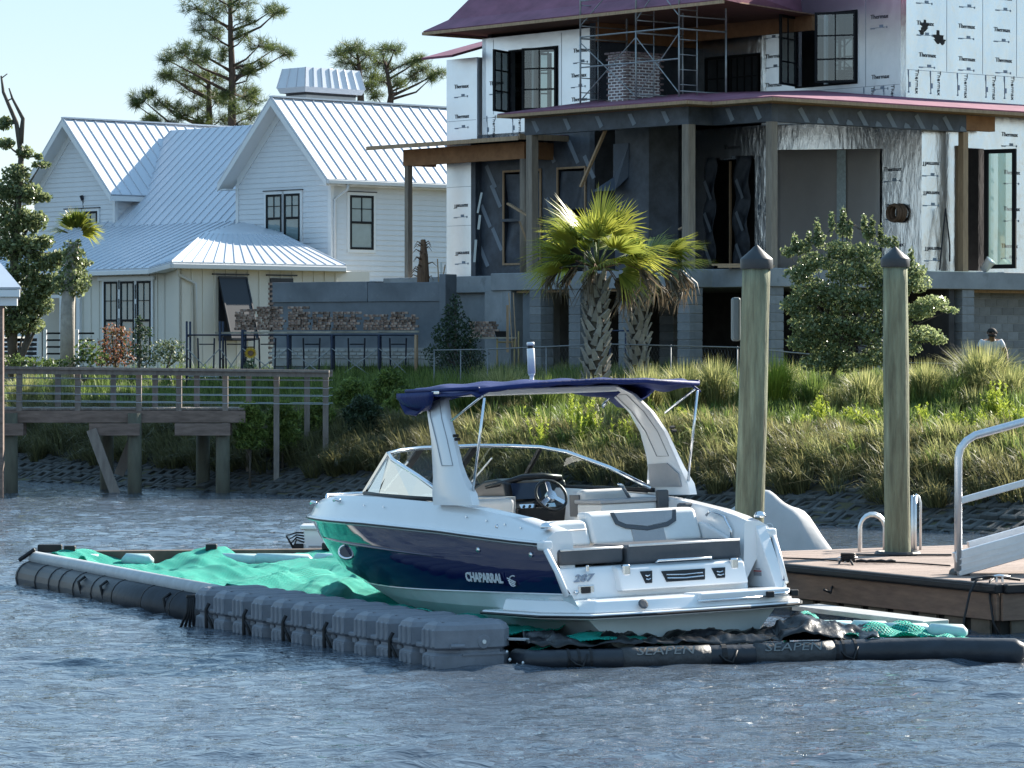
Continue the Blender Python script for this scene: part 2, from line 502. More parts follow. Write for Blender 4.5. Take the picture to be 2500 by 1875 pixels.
# raised crease running along each side
mb = MB()
for sgn in (1, -1):
    pts = []
    for u in np.linspace(0.30, 0.80, 14):
        a_, b_ = lev(1, u), lev(2, u); t = 0.1 + 1.1 * (0.8 - u)
        p = a_ * (1 - t) + b_ * t; pts.append(Vector(((p.x - 0.002) * sgn, p.y, p.z)))
    mb.tube(pts, [0.004 + 0.017 * math.sin(math.pi * k / 13) for k in range(14)], 6)
mb.build('side_crease', m_navy, boat, smooth=True)

# deck: gunwale band, coaming, inner side
def deck_pt(k, u):
    r = lev(0, u); y = r.y; hd = float(np.interp(y, [0.7, 1.2, 2.2, 3.2, 5.6, 7.2, 8.5], [0.10, 0.19, 0.25, 0.27, 0.27, 0.17, 0.06]))
    b = -r.x
    if k == 0: return Vector((-b - 0.012, y, r.z + 0.018))
    if k == 1: return Vector((-max(0, b - 0.015), y - 0.01 * u, r.z + 0.06))
    if k == 2: return Vector((-max(0, b - 0.05), y - 0.02 * u, r.z + hd * 0.72))
    if k == 3: return Vector((-max(0, b - 0.11), y - 0.06 * u, r.z + hd))
    s_ = 0.25 if y < 5.6 else 0.30
    if k == 4: return Vector((-max(0, (b - s_)), min(y, 7.5 + 0.1 * u), r.z + hd + 0.005))
    if k == 5: return Vector((-max(0, (b - s_ - 0.03)), min(y, 7.46 + 0.1 * u), r.z + hd - 0.03))
    return Vector((-max(0, (b - s_ - 0.07)) * (1 if y < 5.6 else .75), min(y, 6.9), 0.52 if y < 5.0 else 1.0))
mb = MB(); both(mb, [[deck_pt(k, u) for k in range(7)] for u in UU])
# stern end caps of the gunwales
for f in (lambda p: p, mir):
    e = [f(deck_pt(k, 0.0)) for k in range(7)]; mb.add(e, [tuple(range(7))])
deck = mb.build('deck', m_gel, boat, smooth=True, org=(0, 0, 0), fixn=True)
md = deck.modifiers.new('e', 'EDGE_SPLIT'); md.split_angle = R_(42)
# rub rail with steel insert
for nm, r_, m_, dx in (('rub_rail', 0.028, m_gel, 0.018), ('rub_rail_insert', 0.010, m_blk, 0.046)):
    mb = MB()
    pp = [lev(0, u) + Vector((-dx, 0, 0.0)) for u in UU[:-1]]
    tip = Vector((0, 8.12 + dx, rail_z(8.12)))
    mb.tube(pp + [tip] + [mir(p) for p in pp[::-1]], r_, 8)
    mb.build(nm, m_, boat, smooth=True)
mb = MB(); mb.prism([(-1.0, 0.9, 0.46), (1.0, 0.9, 0.46), (0.95, 3.8, 0.46), (0.55, 5.3, 0.46), (-0.55, 5.3, 0.46), (-0.95, 3.8, 0.46)], (0, 0, 0.07)); mb.build('cockpit_floor', m_floor, boat)

# swim platform
pl = [(-1.335, 1.95), (-1.345, 0.75), (-1.12, 0.14), (-0.5, 0.03), (0.5, 0.03), (1.12, 0.10), (1.345, 0.45), (1.335, 1.95)]
mb = MB(); mb.prism([(x, y, 0.335) for x, y in pl], (0, 0, 0.055)); mb.build('platform_skirt', m_gel, boat, bevel=0.02)
mb = MB(); pt = [(-1.30, 1.6), (-1.29, 0.80), (-1.06, 0.20), (-0.5, 0.09), (0.5, 0.09), (1.06, 0.16), (1.29, 0.5), (1.30, 1.6)]
n_ = len(pt); lo = [(x, y, 0.39) for x, y in pt]; hi = [(x * 0.965, max(y + (0.05 if y < 1.5 else 0), 0.16), 0.505) for x, y in pt]
mb.add(lo + hi, [tuple(range(n_ - 1, -1, -1)), tuple(range(n_, 2 * n_))] + [(i, (i + 1) % n_, n_ + (i + 1) % n_, n_ + i) for i in range(n_)])
plat = mb.build('swim_platform', m_gel, boat, bevel=0.022, seg=3)
mb = MB(); pl2 = [(x * 1.004, y - 0.004) for x, y in pl]
mb.tube([(x, y, 0.362) for x, y in pl2], 0.014, 6); mb.build('platform_trim', m_blk, boat)
# stowed boarding step and rail set in the platform's edge
mb = MB(); mb.box((0.02, 0.10, 0.440), (1.02, 0.42, 0.522)); mb.build('boarding_step', m_gel, boat, bevel=0.02)
mb = MB(); mb.tube([(-0.02, 0.085, 0.452), (0.75, 0.085, 0.452)], 0.011, 6); mb.build('step_rail', m_chrome, boat, smooth=True)
for x in (0.78, 1.05):
    mb = MB(); mb.cbox((x, 0.12, 0.47), (0.08, 0.10, 0.06)); mb.build('step_hinge', m_blk, boat, bevel=0.01)
mb = MB(); mb.tube([(0.80, 0.09, 0.475), (1.04, 0.10, 0.475)], 0.016, 6); mb.build('ladder_tube', m_chrome, boat, smooth=True)
mb = MB(); mb.lathe([(0.05, 0), (0.05, 0.012), (0.035, 0.014)], (-0.62, 0.16, 0), 12); o = mb.build('tow_eye', m_cush, boat)
o.rotation_euler = (R_(62), 0, 0); o.location = (-0.60, 0.105, 0.455)
for x in (-0.9,): 
    mb = MB(); mb.lathe([(0.055, 0.5), (0.055, 0.512)], (x, 0.55, 0), 14); mb.build('deck_plate', m_chrome, boat)

# transom moulding with the aft bench
mb = MB()
sec = [(0.62, 0.50), (0.66, 0.72), (0.72, 0.80), (1.5, 0.82), (1.5, 0.50)]
mb.prism([(-1.17, y, z) for y, z in sec], (2.05, 0, 0))
mb.build('transom', m_gel, boat, bevel=0.025, fixn=True)
# the projecting engine hatch front
mb = MB(); sec = [(0.52, 0.565), (0.53, 0.60), (0.60, 0.775), (0.68, 0.80), (0.75, 0.79), (0.75, 0.55)]
mb.prism([(-0.58, y, z) for y, z in sec], (1.40, 0, 0)); mb.build('engine_hatch', m_gel, boat, bevel=0.02, fixn=True)
for nm, x0, x1, z0, z1 in (('vent', -0.345, -0.215, 0.625, 0.735), ('vent', -0.115, 0.365, 0.625, 0.725), ('vent', 0.44, 0.59, 0.63, 0.725)):
    v = MB()
    zz = lambda z: 0.53 + (z - 0.60) / (0.775 - 0.60) * 0.07 - 0.004
    e = 0.03
    v.add([(x0, zz(z1), z1), (x1, zz(z1), z1), (x1 - e, zz(z0), z0), (x0 + e, zz(z0), z0)], [(0, 1, 2, 3)])
    vo = v.build(nm, m_blk, boat, solid=0.012)
    b2 = MB()
    for k in range(2):
        z = z0 + (z1 - z0) * (0.36 + 0.3 * k); b2.tube([(x0 + 0.04, zz(z) - 0.012, z), ((x0 + x1) / 2, zz(z) - 0.018, z - 0.008), (x1 - 0.04, zz(z) - 0.012, z)], 0.006, 5)
    b2.build('louvre', m_chrome, vo)
mb = MB(); mb.tube([(-0.13, 0.655, 0.81), (-0.11, 0.63, 0.825), (0.47, 0.63, 0.825), (0.49, 0.655, 0.81)], 0.013, 8); mb.build('grab_rail', m_chrome, boat, smooth=True)
for x in (-0.49, 0.70):
    mb = MB(); mb.cbox((x, 0.60, 0.755), (0.085, 0.06, 0.115)); mb.build('latch', m_chrome, boat, bevel=0.02)
mb = MB(); mb.cbox((0.12, 0.625, 0.565), (0.10, 0.02, 0.022)); mb.build('badge', m_chrome, boat, bevel=0.008)
# cushions of the aft bench
mb = MB(); mb.box((-1.12, 0.74, 0.825), (-0.42, 1.42, 0.975)); mb.build('bench_cushion', m_cush, boat, bevel=0.035, seg=3)
mb = MB(); mb.box((-0.40, 0.70, 0.80), (0.86, 1.42, 0.985)); mb.build('bench_cushion', m_cush, boat, bevel=0.035, seg=3)
mb = MB(); mb.tube([(-1.10, 0.745, 0.968), (-0.43, 0.745, 0.968)], 0.012, 6); mb.tube([(-0.38, 0.705, 0.978), (0.84, 0.705, 0.978)], 0.012, 6); mb.build('piping', m_vinyl, boat, smooth=True)
# seat backs
def tilt_box(x0, x1, z0, z1, y0, y1, t, nm, mt, par, bev=0.05):
    q = MB(); q.add([(x0, y0, z0), (x1, y0, z0), (x1, y0 + t, z0), (x0, y0 + t, z0), (x0, y1, z1), (x1, y1, z1), (x1, y1 + t, z1), (x0, y1 + t, z1)],
                    [(0, 3, 2, 1), (4, 5, 6, 7), (0, 1, 5, 4), (1, 2, 6, 5), (2, 3, 7, 6), (3, 0, 4, 7)])
    return q.build(nm, mt, par, bevel=bev, seg=4)
tilt_box(-1.14, -0.37, 0.96, 1.215, 1.42, 1.52, 0.20, 'seat_back', m_vinyl, boat, 0.05)
sb = tilt_box(-0.36, 0.88, 0.96, 1.285, 1.42, 1.56, 0.24, 'seat_back', m_vinyl, boat, 0.055)
def yb(z): return 1.42 + (z - 0.96) / 0.325 * 0.14
def patch(poly, mt, nm, par, off=0.004, th=0.012):
    q = MB(); q.add([(x, yb(z) - off, z) for x, z in poly], [tuple(range(len(poly)))]); return q.build(nm, mt, par, solid=th)
patch([(-0.06, 1.265), (0.60, 1.265), (0.58, 1.19), (0.50, 1.155), (0.27, 1.125), (0.04, 1.155), (-0.03, 1.19)], m_gvinyl, 'headrest_inset', sb, 0.006)
patch([(-0.10, 1.27), (-0.06, 1.27), (-0.03, 1.185), (0.05, 1.15), (0.27, 1.12), (0.27, 1.085), (0.03, 1.115), (-0.07, 1.16)], m_cush, 'dark_band', sb, 0.010)
patch([(0.64, 1.27), (0.60, 1.27), (0.57, 1.185), (0.49, 1.15), (0.27, 1.12), (0.27, 1.085), (0.51, 1.115), (0.61, 1.16)][::-1], m_cush, 'dark_band', sb, 0.010)
patch([(0.09, 1.10), (0.27, 1.08), (0.45, 1.10), (0.45, 0.975), (0.09, 0.975)][::-1], m_gvinyl, 'grey_panel', sb, 0.006)
mb = MB(); mb.tube([(-0.95, 1.435, 1.0), (-0.97, 1.46, 1.07), (-0.93, 1.482, 1.12), (-0.40, 1.482, 1.125)], 0.006, 5); mb.build('seam', m_gvinyl, boat, smooth=True)

# starboard walk-through: side panel, hinge, seat end
mb = MB(); mb.prism([(1.075, 0.44, 0.505), (1.075, 0.78, 1.10), (1.075, 1.05, 1.17), (1.075, 2.2, 1.33), (1.075, 2.2, 0.505)], (0.125, 0, 0)); mb.build('side_panel', m_gel, boat, bevel=0.012, fixn=True)
mb = MB(); mb.prism([(1.065, 0.98, 0.68), (1.065, 1.05, 1.14), (1.065, 1.90, 1.20), (1.065, 1.90, 0.60)], (0.008, 0, 0)); mb.build('transom_gate', m_gel, boat, bevel=0.004, fixn=True)
mb = MB(); mb.box((1.040, 1.02, 0.86), (1.064, 1.11, 1.04)); mb.tube([(1.035, 1.00, 0.85), (1.035, 1.00, 1.05)], 0.013, 8); mb.build('hinge', m_chrome, boat)
mb = MB(); mb.lathe([(0.04, 0), (0.045, 0.006), (0.0, 0.012)], (0, 0, 0), 14); o = mb.build('side_light', m_chrome, boat); o.rotation_euler = (0, R_(-90), 0); o.location = (1.072, 0.83, 0.88)
mb = MB()
for k, (z0, z1, w) in enumerate(((1.115, 1.13, 0.085), (1.095, 1.102, 0.075), (1.08, 1.087, 0.075), (1.065, 1.072, 0.07))): mb.box((1.0725, 1.0 - w / 2 - .03, z0 - .02), (1.0745, 1.0 + w / 2 - .03, z1 - .02))
mb.build('warning_print', m_red, boat)
mb = MB(); mb.box((1.0725, 0.70, 0.655), (1.0745, 0.84, 0.667)); mb.build('warning_print', m_red, boat)
mb = MB(); mb.box((1.0725, 0.72, 0.675), (1.0745, 0.80, 0.687)); mb.box((1.0725, 0.70, 0.615), (1.0745, 0.84, 0.65)); mb.build('notice_print', m_greyprint, boat)
mb = MB(); mb.box((0.92, 1.85, 1.06), (1.05, 2.02, 1.32)); mb.build('bolster', m_cush, boat, bevel=0.03)
mb = MB(); mb.prism([(0.885, 0.86, 0.56), (0.885, 1.02, 1.0), (0.885, 1.5, 1.14), (0.885, 1.9, 1.14), (0.885, 1.9, 0.56)], (0.07, 0, 0)); mb.build('seat_end', m_gel, boat, bevel=0.025, fixn=True)
mb = MB(); mb.tube([(0.93, 1.0, 0.98), (0.93, 0.99, 1.06), (0.93, 1.12, 1.19), (0.93, 1.38, 1.24), (0.93, 1.45, 1.20)], 0.012, 8); mb.build('hand_rail', m_chrome, boat, smooth=True)
# 287 number, hatch cover and outlets on the transom's port end
num = text_mesh('287', 0.10, M('blue_grey_number', (.22, .26, .33), rough=.4), 0.004, shear=0.35, bold=.002)
o = inst(num, 'model_number', boat, (-0.93, 0.645, 0.70), (R_(80), 0, 0), (1.35, 1, 1))
mb = MB(); mb.box((-0.985, 0.632, 0.545), (-0.815, 0.66, 0.635)); sw = mb.build('switch_panel', m_chrome, boat, bevel=0.008)
mb = MB(); mb.box((-0.955, 0.622, 0.56), (-0.86, 0.634, 0.62)); mb.build('switch_cover', m_blk, sw)
mb = MB(); mb.tube([(-1.02, 0.66, 0.575), (-1.02, 0.60, 0.575)], 0.02, 8); mb.build('shower_fitting', m_chrome, boat, smooth=True)
mb = MB(); mb.cbox((-0.87, 0.655, 0.79), (0.035, 0.02, 0.06)); mb.build('light_fitting', m_chrome, boat, bevel=0.008)
# corner castings at the end of each gunwale
for s in (-1, 1):
    mb = MB(); mb.cbox((s * 1.235, 0.80, 1.02), (0.12, 0.14, 0.10)); mb.build('corner_cap', m_gel, boat, bevel=0.03)
    mb = MB(); mb.lathe([(0.055, 0), (0.06, 0.02), (0.04, 0.05), (0.0, 0.06)], (s * 1.18, 0.86, 1.175), 14); mb.build('stern_light', m_chrome, boat, smooth=True)
    mb = MB(); mb.tube([(s * 1.255, 0.74, 0.98), (s * 1.225, 0.60, 0.78), (s * 1.20, 0.47, 0.55)], [0.03, 0.028, 0.03], 8); mb.build('quarter_moulding', m_gel, boat, smooth=True)
# small deck hardware
for (y, zf) in ((4.7, 0), (4.2, 0), (2.35, 0), (1.95, 0), (1.6, 0), (1.3, 0)):
    for s in (-1, 1):
        mb = MB(); u = (y - 0.78) / 7.34; p = deck_pt(2, u); mb.lathe([(0.010, 0), (0.010, 0.008)], (0, 0, 0), 8); o = mb.build('snap_stud', m_chrome, boat); o.rotation_euler = (0, R_(-80 * -s), 0); o.location = (s * (-p.x + 0.012), y, p.z - .01)
for (y, nm) in ((5.55, 'cleat'), (6.9, 'cleat'), (1.75, 'filler_cap')):
    for s in (-1, 1):
        u = (y - 0.78) / 7.34; p = deck_pt(2, u)
        mb = MB(); mb.tube([(s * (-p.x + 0.012), y - 0.07, p.z + 0.02), (s * (-p.x + 0.03), y, p.z + 0.035), (s * (-p.x + 0.012), y + 0.07, p.z + 0.02)] if nm == 'cleat' else [(s * (-p.x + .0), y, p.z - .05), (s * (-p.x + .022), y, p.z - .05)], 0.018 if nm == 'cleat' else 0.026, 7)
        mb.build(nm, m_chrome, boat, smooth=True)
for (y, t) in ((2.05, 0.25), (1.05, 0.42)):
    for s in (-1, 1):
        a_ = lev(1, (y - .7) / 7.6); mb = MB(); mb.tube([(s * (-a_.x - .01), y, a_.z + .02), (s * (-a_.x + .014), y, a_.z + .02)], 0.026, 10); mb.build('vent_fitting', m_chrome, boat, smooth=True)
# bow rail and bow light
mb = MB(); mb.tube([(-0.45, 7.3, 1.30), (-0.43, 7.32, 1.42), (-0.32, 7.55, 1.44), (0.32, 7.55, 1.44), (0.43, 7.32, 1.42), (0.45, 7.3, 1.30)], 0.018, 8); mb.build('bow_rail', m_chrome, boat, smooth=True)
# portholes
for s in (-1, 1):
    u = (5.40 - 0.60) / 7.20; a_ = lev(2, u); n2 = (lev(2, u + .02) - a_); nrm = Vector((-1, -0.35, -0.25)).normalized()
    c = Vector((a_.x - 0.006, a_.y, a_.z + 0.03))
    ring = [c + (Vector((0.30, -0.95, 0)).normalized() * (0.13 * math.cos(t))) + Vector((0.12, 0.05, 0.97)) * (0.075 * math.sin(t)) for t in np.linspace(0, 2 * math.pi, 20, endpoint=False)]
    ring = [Vector((p.x * -s, p.y, p.z)) if s == 1 else p for p in ring]
    mb = MB(); mb.tube(ring, 0.017, 7, closed=True); ph = mb.build('porthole', m_chrome, boat, smooth=True)
    mb = MB(); mb.add(ring, [tuple(range(20))]); mb.build('porthole_glass', m_screen, ph, solid=0.01)

# name on the side: letters set on the hull surface
def hull_x(y, z):
    best = None
    for u in np.linspace(0, 0.6, 60):
        for i in range(4):
            a_, b_ = lev(i, u), lev(i + 1, u)
            if b_.z <= z <= a_.z:
                t = (a_.z - z) / (a_.z - b_.z); p = a_ * (1 - t) + b_ * t
                if best is None or abs(p.y - y) < best[0]: best = (abs(p.y - y), p.x)
    return best[1]
for s, ry in ((-1, -90), (1, 90)):
    x = hull_x(1.95, 0.69)
    letters = text_mesh('CHAPARRAL', 0.125, M('silver_lettering', (.66, .68, .70), rough=.35), 0.004, bold=0.004)
    a_ = Vector((hull_x(1.95, 0.74), 1.95, 0.74)); b_ = Vector((hull_x(1.95, 0.64), 1.95, 0.64)); lean = math.atan2(b_.x - a_.x, 0.10)
    yw = math.atan2(hull_x(2.35, 0.69) - hull_x(1.6, 0.69), 0.75)
    inst(letters, 'name_lettering', boat, (s * (-x + 0.012), 1.98, 0.69), (R_(90) + lean, 0, R_(90 * s) + yw * -s), (1.12, 1.0, 1))
    xe = hull_x(1.45, 0.67)
    em = MB()
    em.tube([(s * (-xe + .014), 1.42 + 0.075 * math.cos(t), 0.675 + 0.05 * math.sin(t)) for t in np.linspace(-2.2, 2.0, 16)], 0.006, 5)
    for k in range(3): em.bar((s * (-xe + .014), 1.54 - .02 * k, 0.70 - 0.022 * k), (s * (-xe + .014), 1.37 + .01 * k, 0.665 - 0.014 * k), 0.006, 0.010)
    em.build('emblem', MATS['silver_lettering'], boat)

# windscreen: frame, panes, posts
base = [(-1.17, 2.85, 1.435), (-1.14, 3.8, 1.455), (-1.06, 4.7, 1.475), (-0.93, 5.3, 1.49), (-0.68, 5.65, 1.50), (-0.33, 5.85, 1.505), (0.33, 5.85, 1.505), (0.68, 5.65, 1.50), (0.93, 5.3, 1.49), (1.06, 4.7, 1.475), (1.14, 3.8, 1.455), (1.17, 2.85, 1.435)]
top = [(-1.165, 2.90, 1.455), (-1.11, 3.65, 1.67), (-1.03, 4.4, 1.84), (-0.90, 4.75, 1.90), (-0.65, 5.0, 1.925), (-0.33, 5.15, 1.94), (0.33, 5.15, 1.94), (0.65, 5.0, 1.925), (0.90, 4.75, 1.90), (1.03, 4.4, 1.84), (1.11, 3.65, 1.67), (1.165, 2.90, 1.455)]
ws = MB(); ws.tube(top, 0.022, 8); wso = ws.build('windscreen', m_chrome, boat, smooth=True)
mb = MB(); mb.tube(base, 0.024, 6); mb.build('windscreen_base', m_blk, wso, smooth=True)
def pane(i0, i1):
    q = MB(); q.add([base[i] for i in range(i0, i1 + 1)] + [top[i] for i in range(i1, i0 - 1, -1)], [tuple(range(2 * (i1 - i0 + 1)))])
    return q
def strip_pane(i0, i1):
    q = MB(); q.sheet([base[i0:i1 + 1], top[i0:i1 + 1]]); return q.build('pane', m_wsglass, wso)
for i0, i1 in ((0, 3), (3, 5), (5, 6), (6, 8), (8, 11)): strip_pane(i0, i1)
for i in (3, 5, 6, 8):
    q = MB(); q.bar(base[i], top[i], 0.075 if i in (5, 6) else 0.04, 0.04, up=(0, 1, 0)); q.build('windscreen_post', m_blk if i in (5, 6, 8) else m_chrome, wso)
for x in (-0.5, 0.5):
    q = MB(); q.tube([(x, 5.70, 1.50), (x * 1.0, 5.12, 1.80)], 0.010, 6); q.build('brace', m_gel, wso)

# wake tower arch
for s in (-1, 1):
    secs = [(1.285, 2.18, 3.02, 1.39, 0.11), (1.285, 2.22, 3.04, 1.50, 0.11), (1.275, 2.38, 3.03, 1.66, 0.085), (1.265, 2.47, 3.05, 1.78, 0.075), (1.235, 2.63, 3.12, 2.03, 0.070), (1.19, 2.82, 3.26, 2.24, 0.070), (1.11, 3.02, 3.46, 2.42, 0.070), (1.00, 3.12, 3.56, 2.50, 0.070)]
    rows = []
    for (x, ya, yf, z, t) in secs:
        c = 0.03
        ring = [(x, ya + c), (x, yf - c), (x - 0.015, yf), (x - t + .015, yf), (x - t, yf - c), (x - t, ya + c), (x - t + .015, ya), (x - .015, ya)]
        rows.append([Vector((s * a_, y, z)) for a_, y in ring])
    q = MB(); n8 = 8
    q.add([p for r in rows for p in r], [(i * n8 + k, i * n8 + (k + 1) % n8, (i + 1) * n8 + (k + 1) % n8, (i + 1) * n8 + k) for i in range(len(rows) - 1) for k in range(n8)] + [tuple(range(7, -1, -1)), tuple((len(rows) - 1) * n8 + k for k in range(8))])
    leg = q.build('arch_leg', m_gel, boat, smooth=True, fixn=True); leg.modifiers.new('e', 'EDGE_SPLIT').split_angle = R_(50)
    # grooves / cheeks of the arch
    for face, off in ((1, 0.004), (-1, 0)):
        pts = []
        for (x, ya, yf, z, t) in secs[3:7]:
            pts.append(Vector((s * ((x + off) if face > 0 else (x - t - .004)), ya + 0.10, z)))
        q = MB(); q.tube(pts + [Vector((p.x, p.y + 0.24, p.z)) for p in pts[::-1]], 0.005, 5, closed=True); q.build('arch_groove', m_gvinyl, leg)
    q = MB(); q.prism([(s * (1.285 - 0.112), 2.30, 1.47), (s * (1.285 - 0.112), 2.93, 1.47), (s * (1.285 - 0.10), 2.97, 1.70), (s * (1.285 - 0.10), 2.60, 1.71), (s * (1.285 - 0.112), 2.35, 1.60)], (-s * 0.012, 0, 0)); q.build('speaker_grille', m_gvinyl, leg, fixn=True)
    for k in range(2):
        q = MB(); q.tube([(s * 1.258, 2.56 - .03 * k, 2.07 - 0.035 * k), (s * 1.205, 2.555 - .03 * k, 2.07 - .035 * k)], 0.016, 8); q.build('arch_port', m_blk, leg)
    # canopy struts
    q = MB(); q.tube([(s * 1.22, 2.28, 1.44), (s * 1.20, 1.98, 2.43)], 0.014, 7); q.build('canopy_pole', m_chrome, boat, smooth=True)
    q = MB(); q.tube([(s * 1.22, 2.66, 2.22), (s * 1.20, 2.02, 2.45)], 0.013, 7); q.build('canopy_strut', m_chrome, boat, smooth=True)
    q = MB(); q.cbox((s * 1.225, 2.27, 1.44), (0.06, 0.08, 0.07)); q.build('pole_foot', m_chrome, boat, bevel=0.015)
# canopy: folded navy sheet over the arch crossbar, sagging and wrinkled
rows = []
NX, NY = 41, 27
for j in range(NY):
    t = j / (NY - 1); y = 2.02 + t * (3.72 - 2.02)
    r = []
    for i in range(NX):
        w = -1 + 2 * i / (NX - 1)
        half = 1.26 if t < 0.5 else 1.26 - 0.05 * (t - .5)
        x = w * half
        z = 2.535 + 0.05 * (1 - w * w) + 0.012 * t - 0.06 * max(0, abs(w) - 0.9) / 0.1
        z += -0.035 * math.sin(math.pi * min(1, t / 0.62)) * (1 - 0.3 * w * w)
        z += 0.014 * math.sin(6.5 * w + 9 * t + 2.0 * math.sin(3 * w)) * math.sin(math.pi * min(1, t / 0.65)) + 0.008 * math.sin(17 * w - 14 * t)
        if t > 0.88: z -= 0.03 * ((t - .88) / .12) ** 1.5
        if t < 0.06: z -= 0.05 * (1 - t / 0.06)
        r.append(Vector((x, y + 0.06 * (1 - w * w) * (t - 0.5) * 2, z)))
    rows.append(r)
# front fold coming down round the crossbar, corner pockets at the sides
fr = rows[-1]; rows.append([p + Vector((0, 0.045, -0.03)) for p in fr]); rows.append([p + Vector((0, 0.03, -0.065)) for p in fr]); rows.append([p + Vector((0, -0.06, -0.085 - 0.03 * abs(p.x) ** 4)) for p in fr]); rows.append([p + Vector((0, -0.30, -0.085 - 0.04 * abs(p.x) ** 4)) for p in fr]); rows.append([p + Vector((0, -0.55, -0.08)) for p in fr])
q = MB(); q.sheet(rows)
can = q.build('canopy', m_canvas, boat, smooth=True, solid=0.02, fixn=True)
for s in (-1, 1):
    q = MB()
    q.sheet([[Vector((s * 1.262, 3.76 - 0.12 * k, 2.51)) for k in range(8)], [Vector((s * 1.27, 3.75 - 0.115 * k, 2.46)) for k in range(8)], [Vector((s * 1.24, 3.66 - 0.09 * k, 2.40 - .02 * math.sin(k * .45))) for k in range(8)], [Vector((s * 1.19, 3.54 - 0.055 * k, 2.345 - .02 * math.sin(k * .45))) for k in range(8)]])
    q.build('canopy_pocket', m_canvas, can, smooth=True, solid=0.02)
    q = MB(); q.tube([(s * 1.24, 2.02, 2.52), (s * 1.24, 3.6, 2.53)], 0.02, 7); q.build('canopy_hem', m_canvas, can, smooth=True)
q = MB(); q.tube([(-1.24, 2.02, 2.50), (-0.6, 1.98, 2.545), (0, 1.96, 2.56), (0.6, 1.98, 2.545), (1.24, 2.02, 2.50)], 0.024, 8); q.build('canopy_bow', m_canvas, can, smooth=True)
for s in (-1, 1):
    q = MB(); q.tube([(s * 1.10, 3.58, 2.40), (s * 1.10, 3.72, 2.33), (s * 1.08, 3.70, 2.30), (s * 1.05, 3.58, 2.34)], 0.012, 6); q.build('tow_hook', m_chrome, boat, smooth=True)
q = MB(); q.bar((-0.98, 3.34, 2.49), (0.98, 3.34, 2.49), 0.36, 0.07); q.build('arch_crossbar', m_gel, boat, bevel=0.02)
for s, y in ((1, 2.9), (-1, 2.9)):
    q = MB(); q.cbox((s * 1.262, y, 2.50), (0.02, 0.16, 0.035)); q.build('side_marker', m_chrome, boat, bevel=0.01)
# anchor light on the canopy
q = MB(); q.lathe([(0.05, 0), (0.05, 0.02), (0.022, 0.03), (0.022, 0.075), (0.034, 0.085), (0.034, 0.10), (0.028, 0.10)], (0.12, 3.45, 2.57), 12); lt = q.build('mast_light', m_gel, boat, smooth=True)
q = MB(); q.lathe([(0.040, 0.10), (0.040, 0.35), (0.036, 0.355)], (0.12, 3.45, 2.57), 12); q.build('lamp_tube', m_gel, lt, smooth=True)
q = MB(); q.lathe([(0.030, 0.356), (0.030, 0.385)], (0.12, 3.45, 2.57), 12); q.build('lamp_band', m_blk, lt)
q = MB(); q.lathe([(0.040, 0.386), (0.040, 0.415), (0.034, 0.42)], (0.12, 3.45, 2.57), 12); q.build('lamp_cap', m_gel, lt, smooth=True)
q = MB(); q.lathe([(0.16, 0.0), (0.12, 0.03), (0.05, 0.045)], (0.12, 3.45, 2.555), 14); q.build('lamp_pad', m_canvas, lt, smooth=True)

# helm
q = MB(); sec = [(4.45, 1.05), (4.40, 1.28), (4.62, 1.36), (4.68, 1.55), (4.85, 1.585), (5.15, 1.56), (5.5, 1.46), (5.5, 1.05)]
q.prism([(0.40, y, z) for y, z in sec], (0.75, 0, 0)); q.build('dashboard', m_dash, boat, bevel=0.03, fixn=True)
q = MB(); q.tube([(0.30, 4.9, 1.50), (0.45, 4.72, 1.545), (0.62, 4.66, 1.59), (0.85, 4.64, 1.60), (1.08, 4.68, 1.575), (1.18, 4.8, 1.50)], [0.02, 0.03, 0.035, 0.035, 0.03, 0.02], 7); q.build('dash_brow', m_dash, boat, smooth=True)
q = MB(); q.bar((0.50, 4.575, 1.355), (0.50, 4.63, 1.535), 0.001, 0.001)
q = MB(); q.add([(0.47, 4.585, 1.36), (0.80, 4.585, 1.36), (0.80, 4.65, 1.53), (0.47, 4.65, 1.53)], [(0, 1, 2, 3)]); q.build('chart_screen', m_screen, boat, solid=0.02)
q = MB(); q.add([(0.44, 4.39, 1.27), (0.86, 4.39, 1.27), (0.86, 4.42, 1.31), (0.44, 4.42, 1.31)], [(0, 1, 2, 3)]); sp_ = q.build('switch_bar', m_chrome, boat, solid=0.012)
for k in range(5):
    q = MB(); q.lathe([(0.014, 0), (0.014, 0.012)], (0, 0, 0), 8); o = q.build('knob', m_dash, sp_); o.rotation_euler = (R_(70), 0, 0); o.location = Vector((0.48 + 0.07 * k, 4.395, 1.29)) - ORG[sp_.name]
wc = Vector((0.66, 4.12, 1.40)); ax = Matrix.Rotation(R_(62), 4, 'X')
ring = [wc + (ax @ Vector((0.175 * math.cos(t), 0.175 * math.sin(t), 0))) for t in np.linspace(0, 2 * math.pi, 24, endpoint=False)]
q = MB(); q.tube(ring, 0.016, 7, closed=True); wh = q.build('steering_wheel', m_dash, boat, smooth=True)
q = MB(); q.tube([wc + (ax @ Vector((0, 0, -0.03))), wc + (ax @ Vector((0, 0, 0.02)))], [0.06, 0.055], 14); q.build('wheel_hub', m_chrome, wh)
for a in (90, 215, 325):
    q = MB(); q.bar(wc, wc + (ax @ Vector((0.165 * math.cos(R_(a)), 0.165 * math.sin(R_(a)), 0))), 0.05, 0.012, up=ax @ Vector((0, 0, 1))); q.build('wheel_spoke', m_chrome, wh)
q = MB(); q.tube([wc + (ax @ Vector((0, 0, -0.03))), wc + Vector((0.0, 0.35, -0.10))], 0.04, 8); q.build('wheel_column', m_dash, wh)
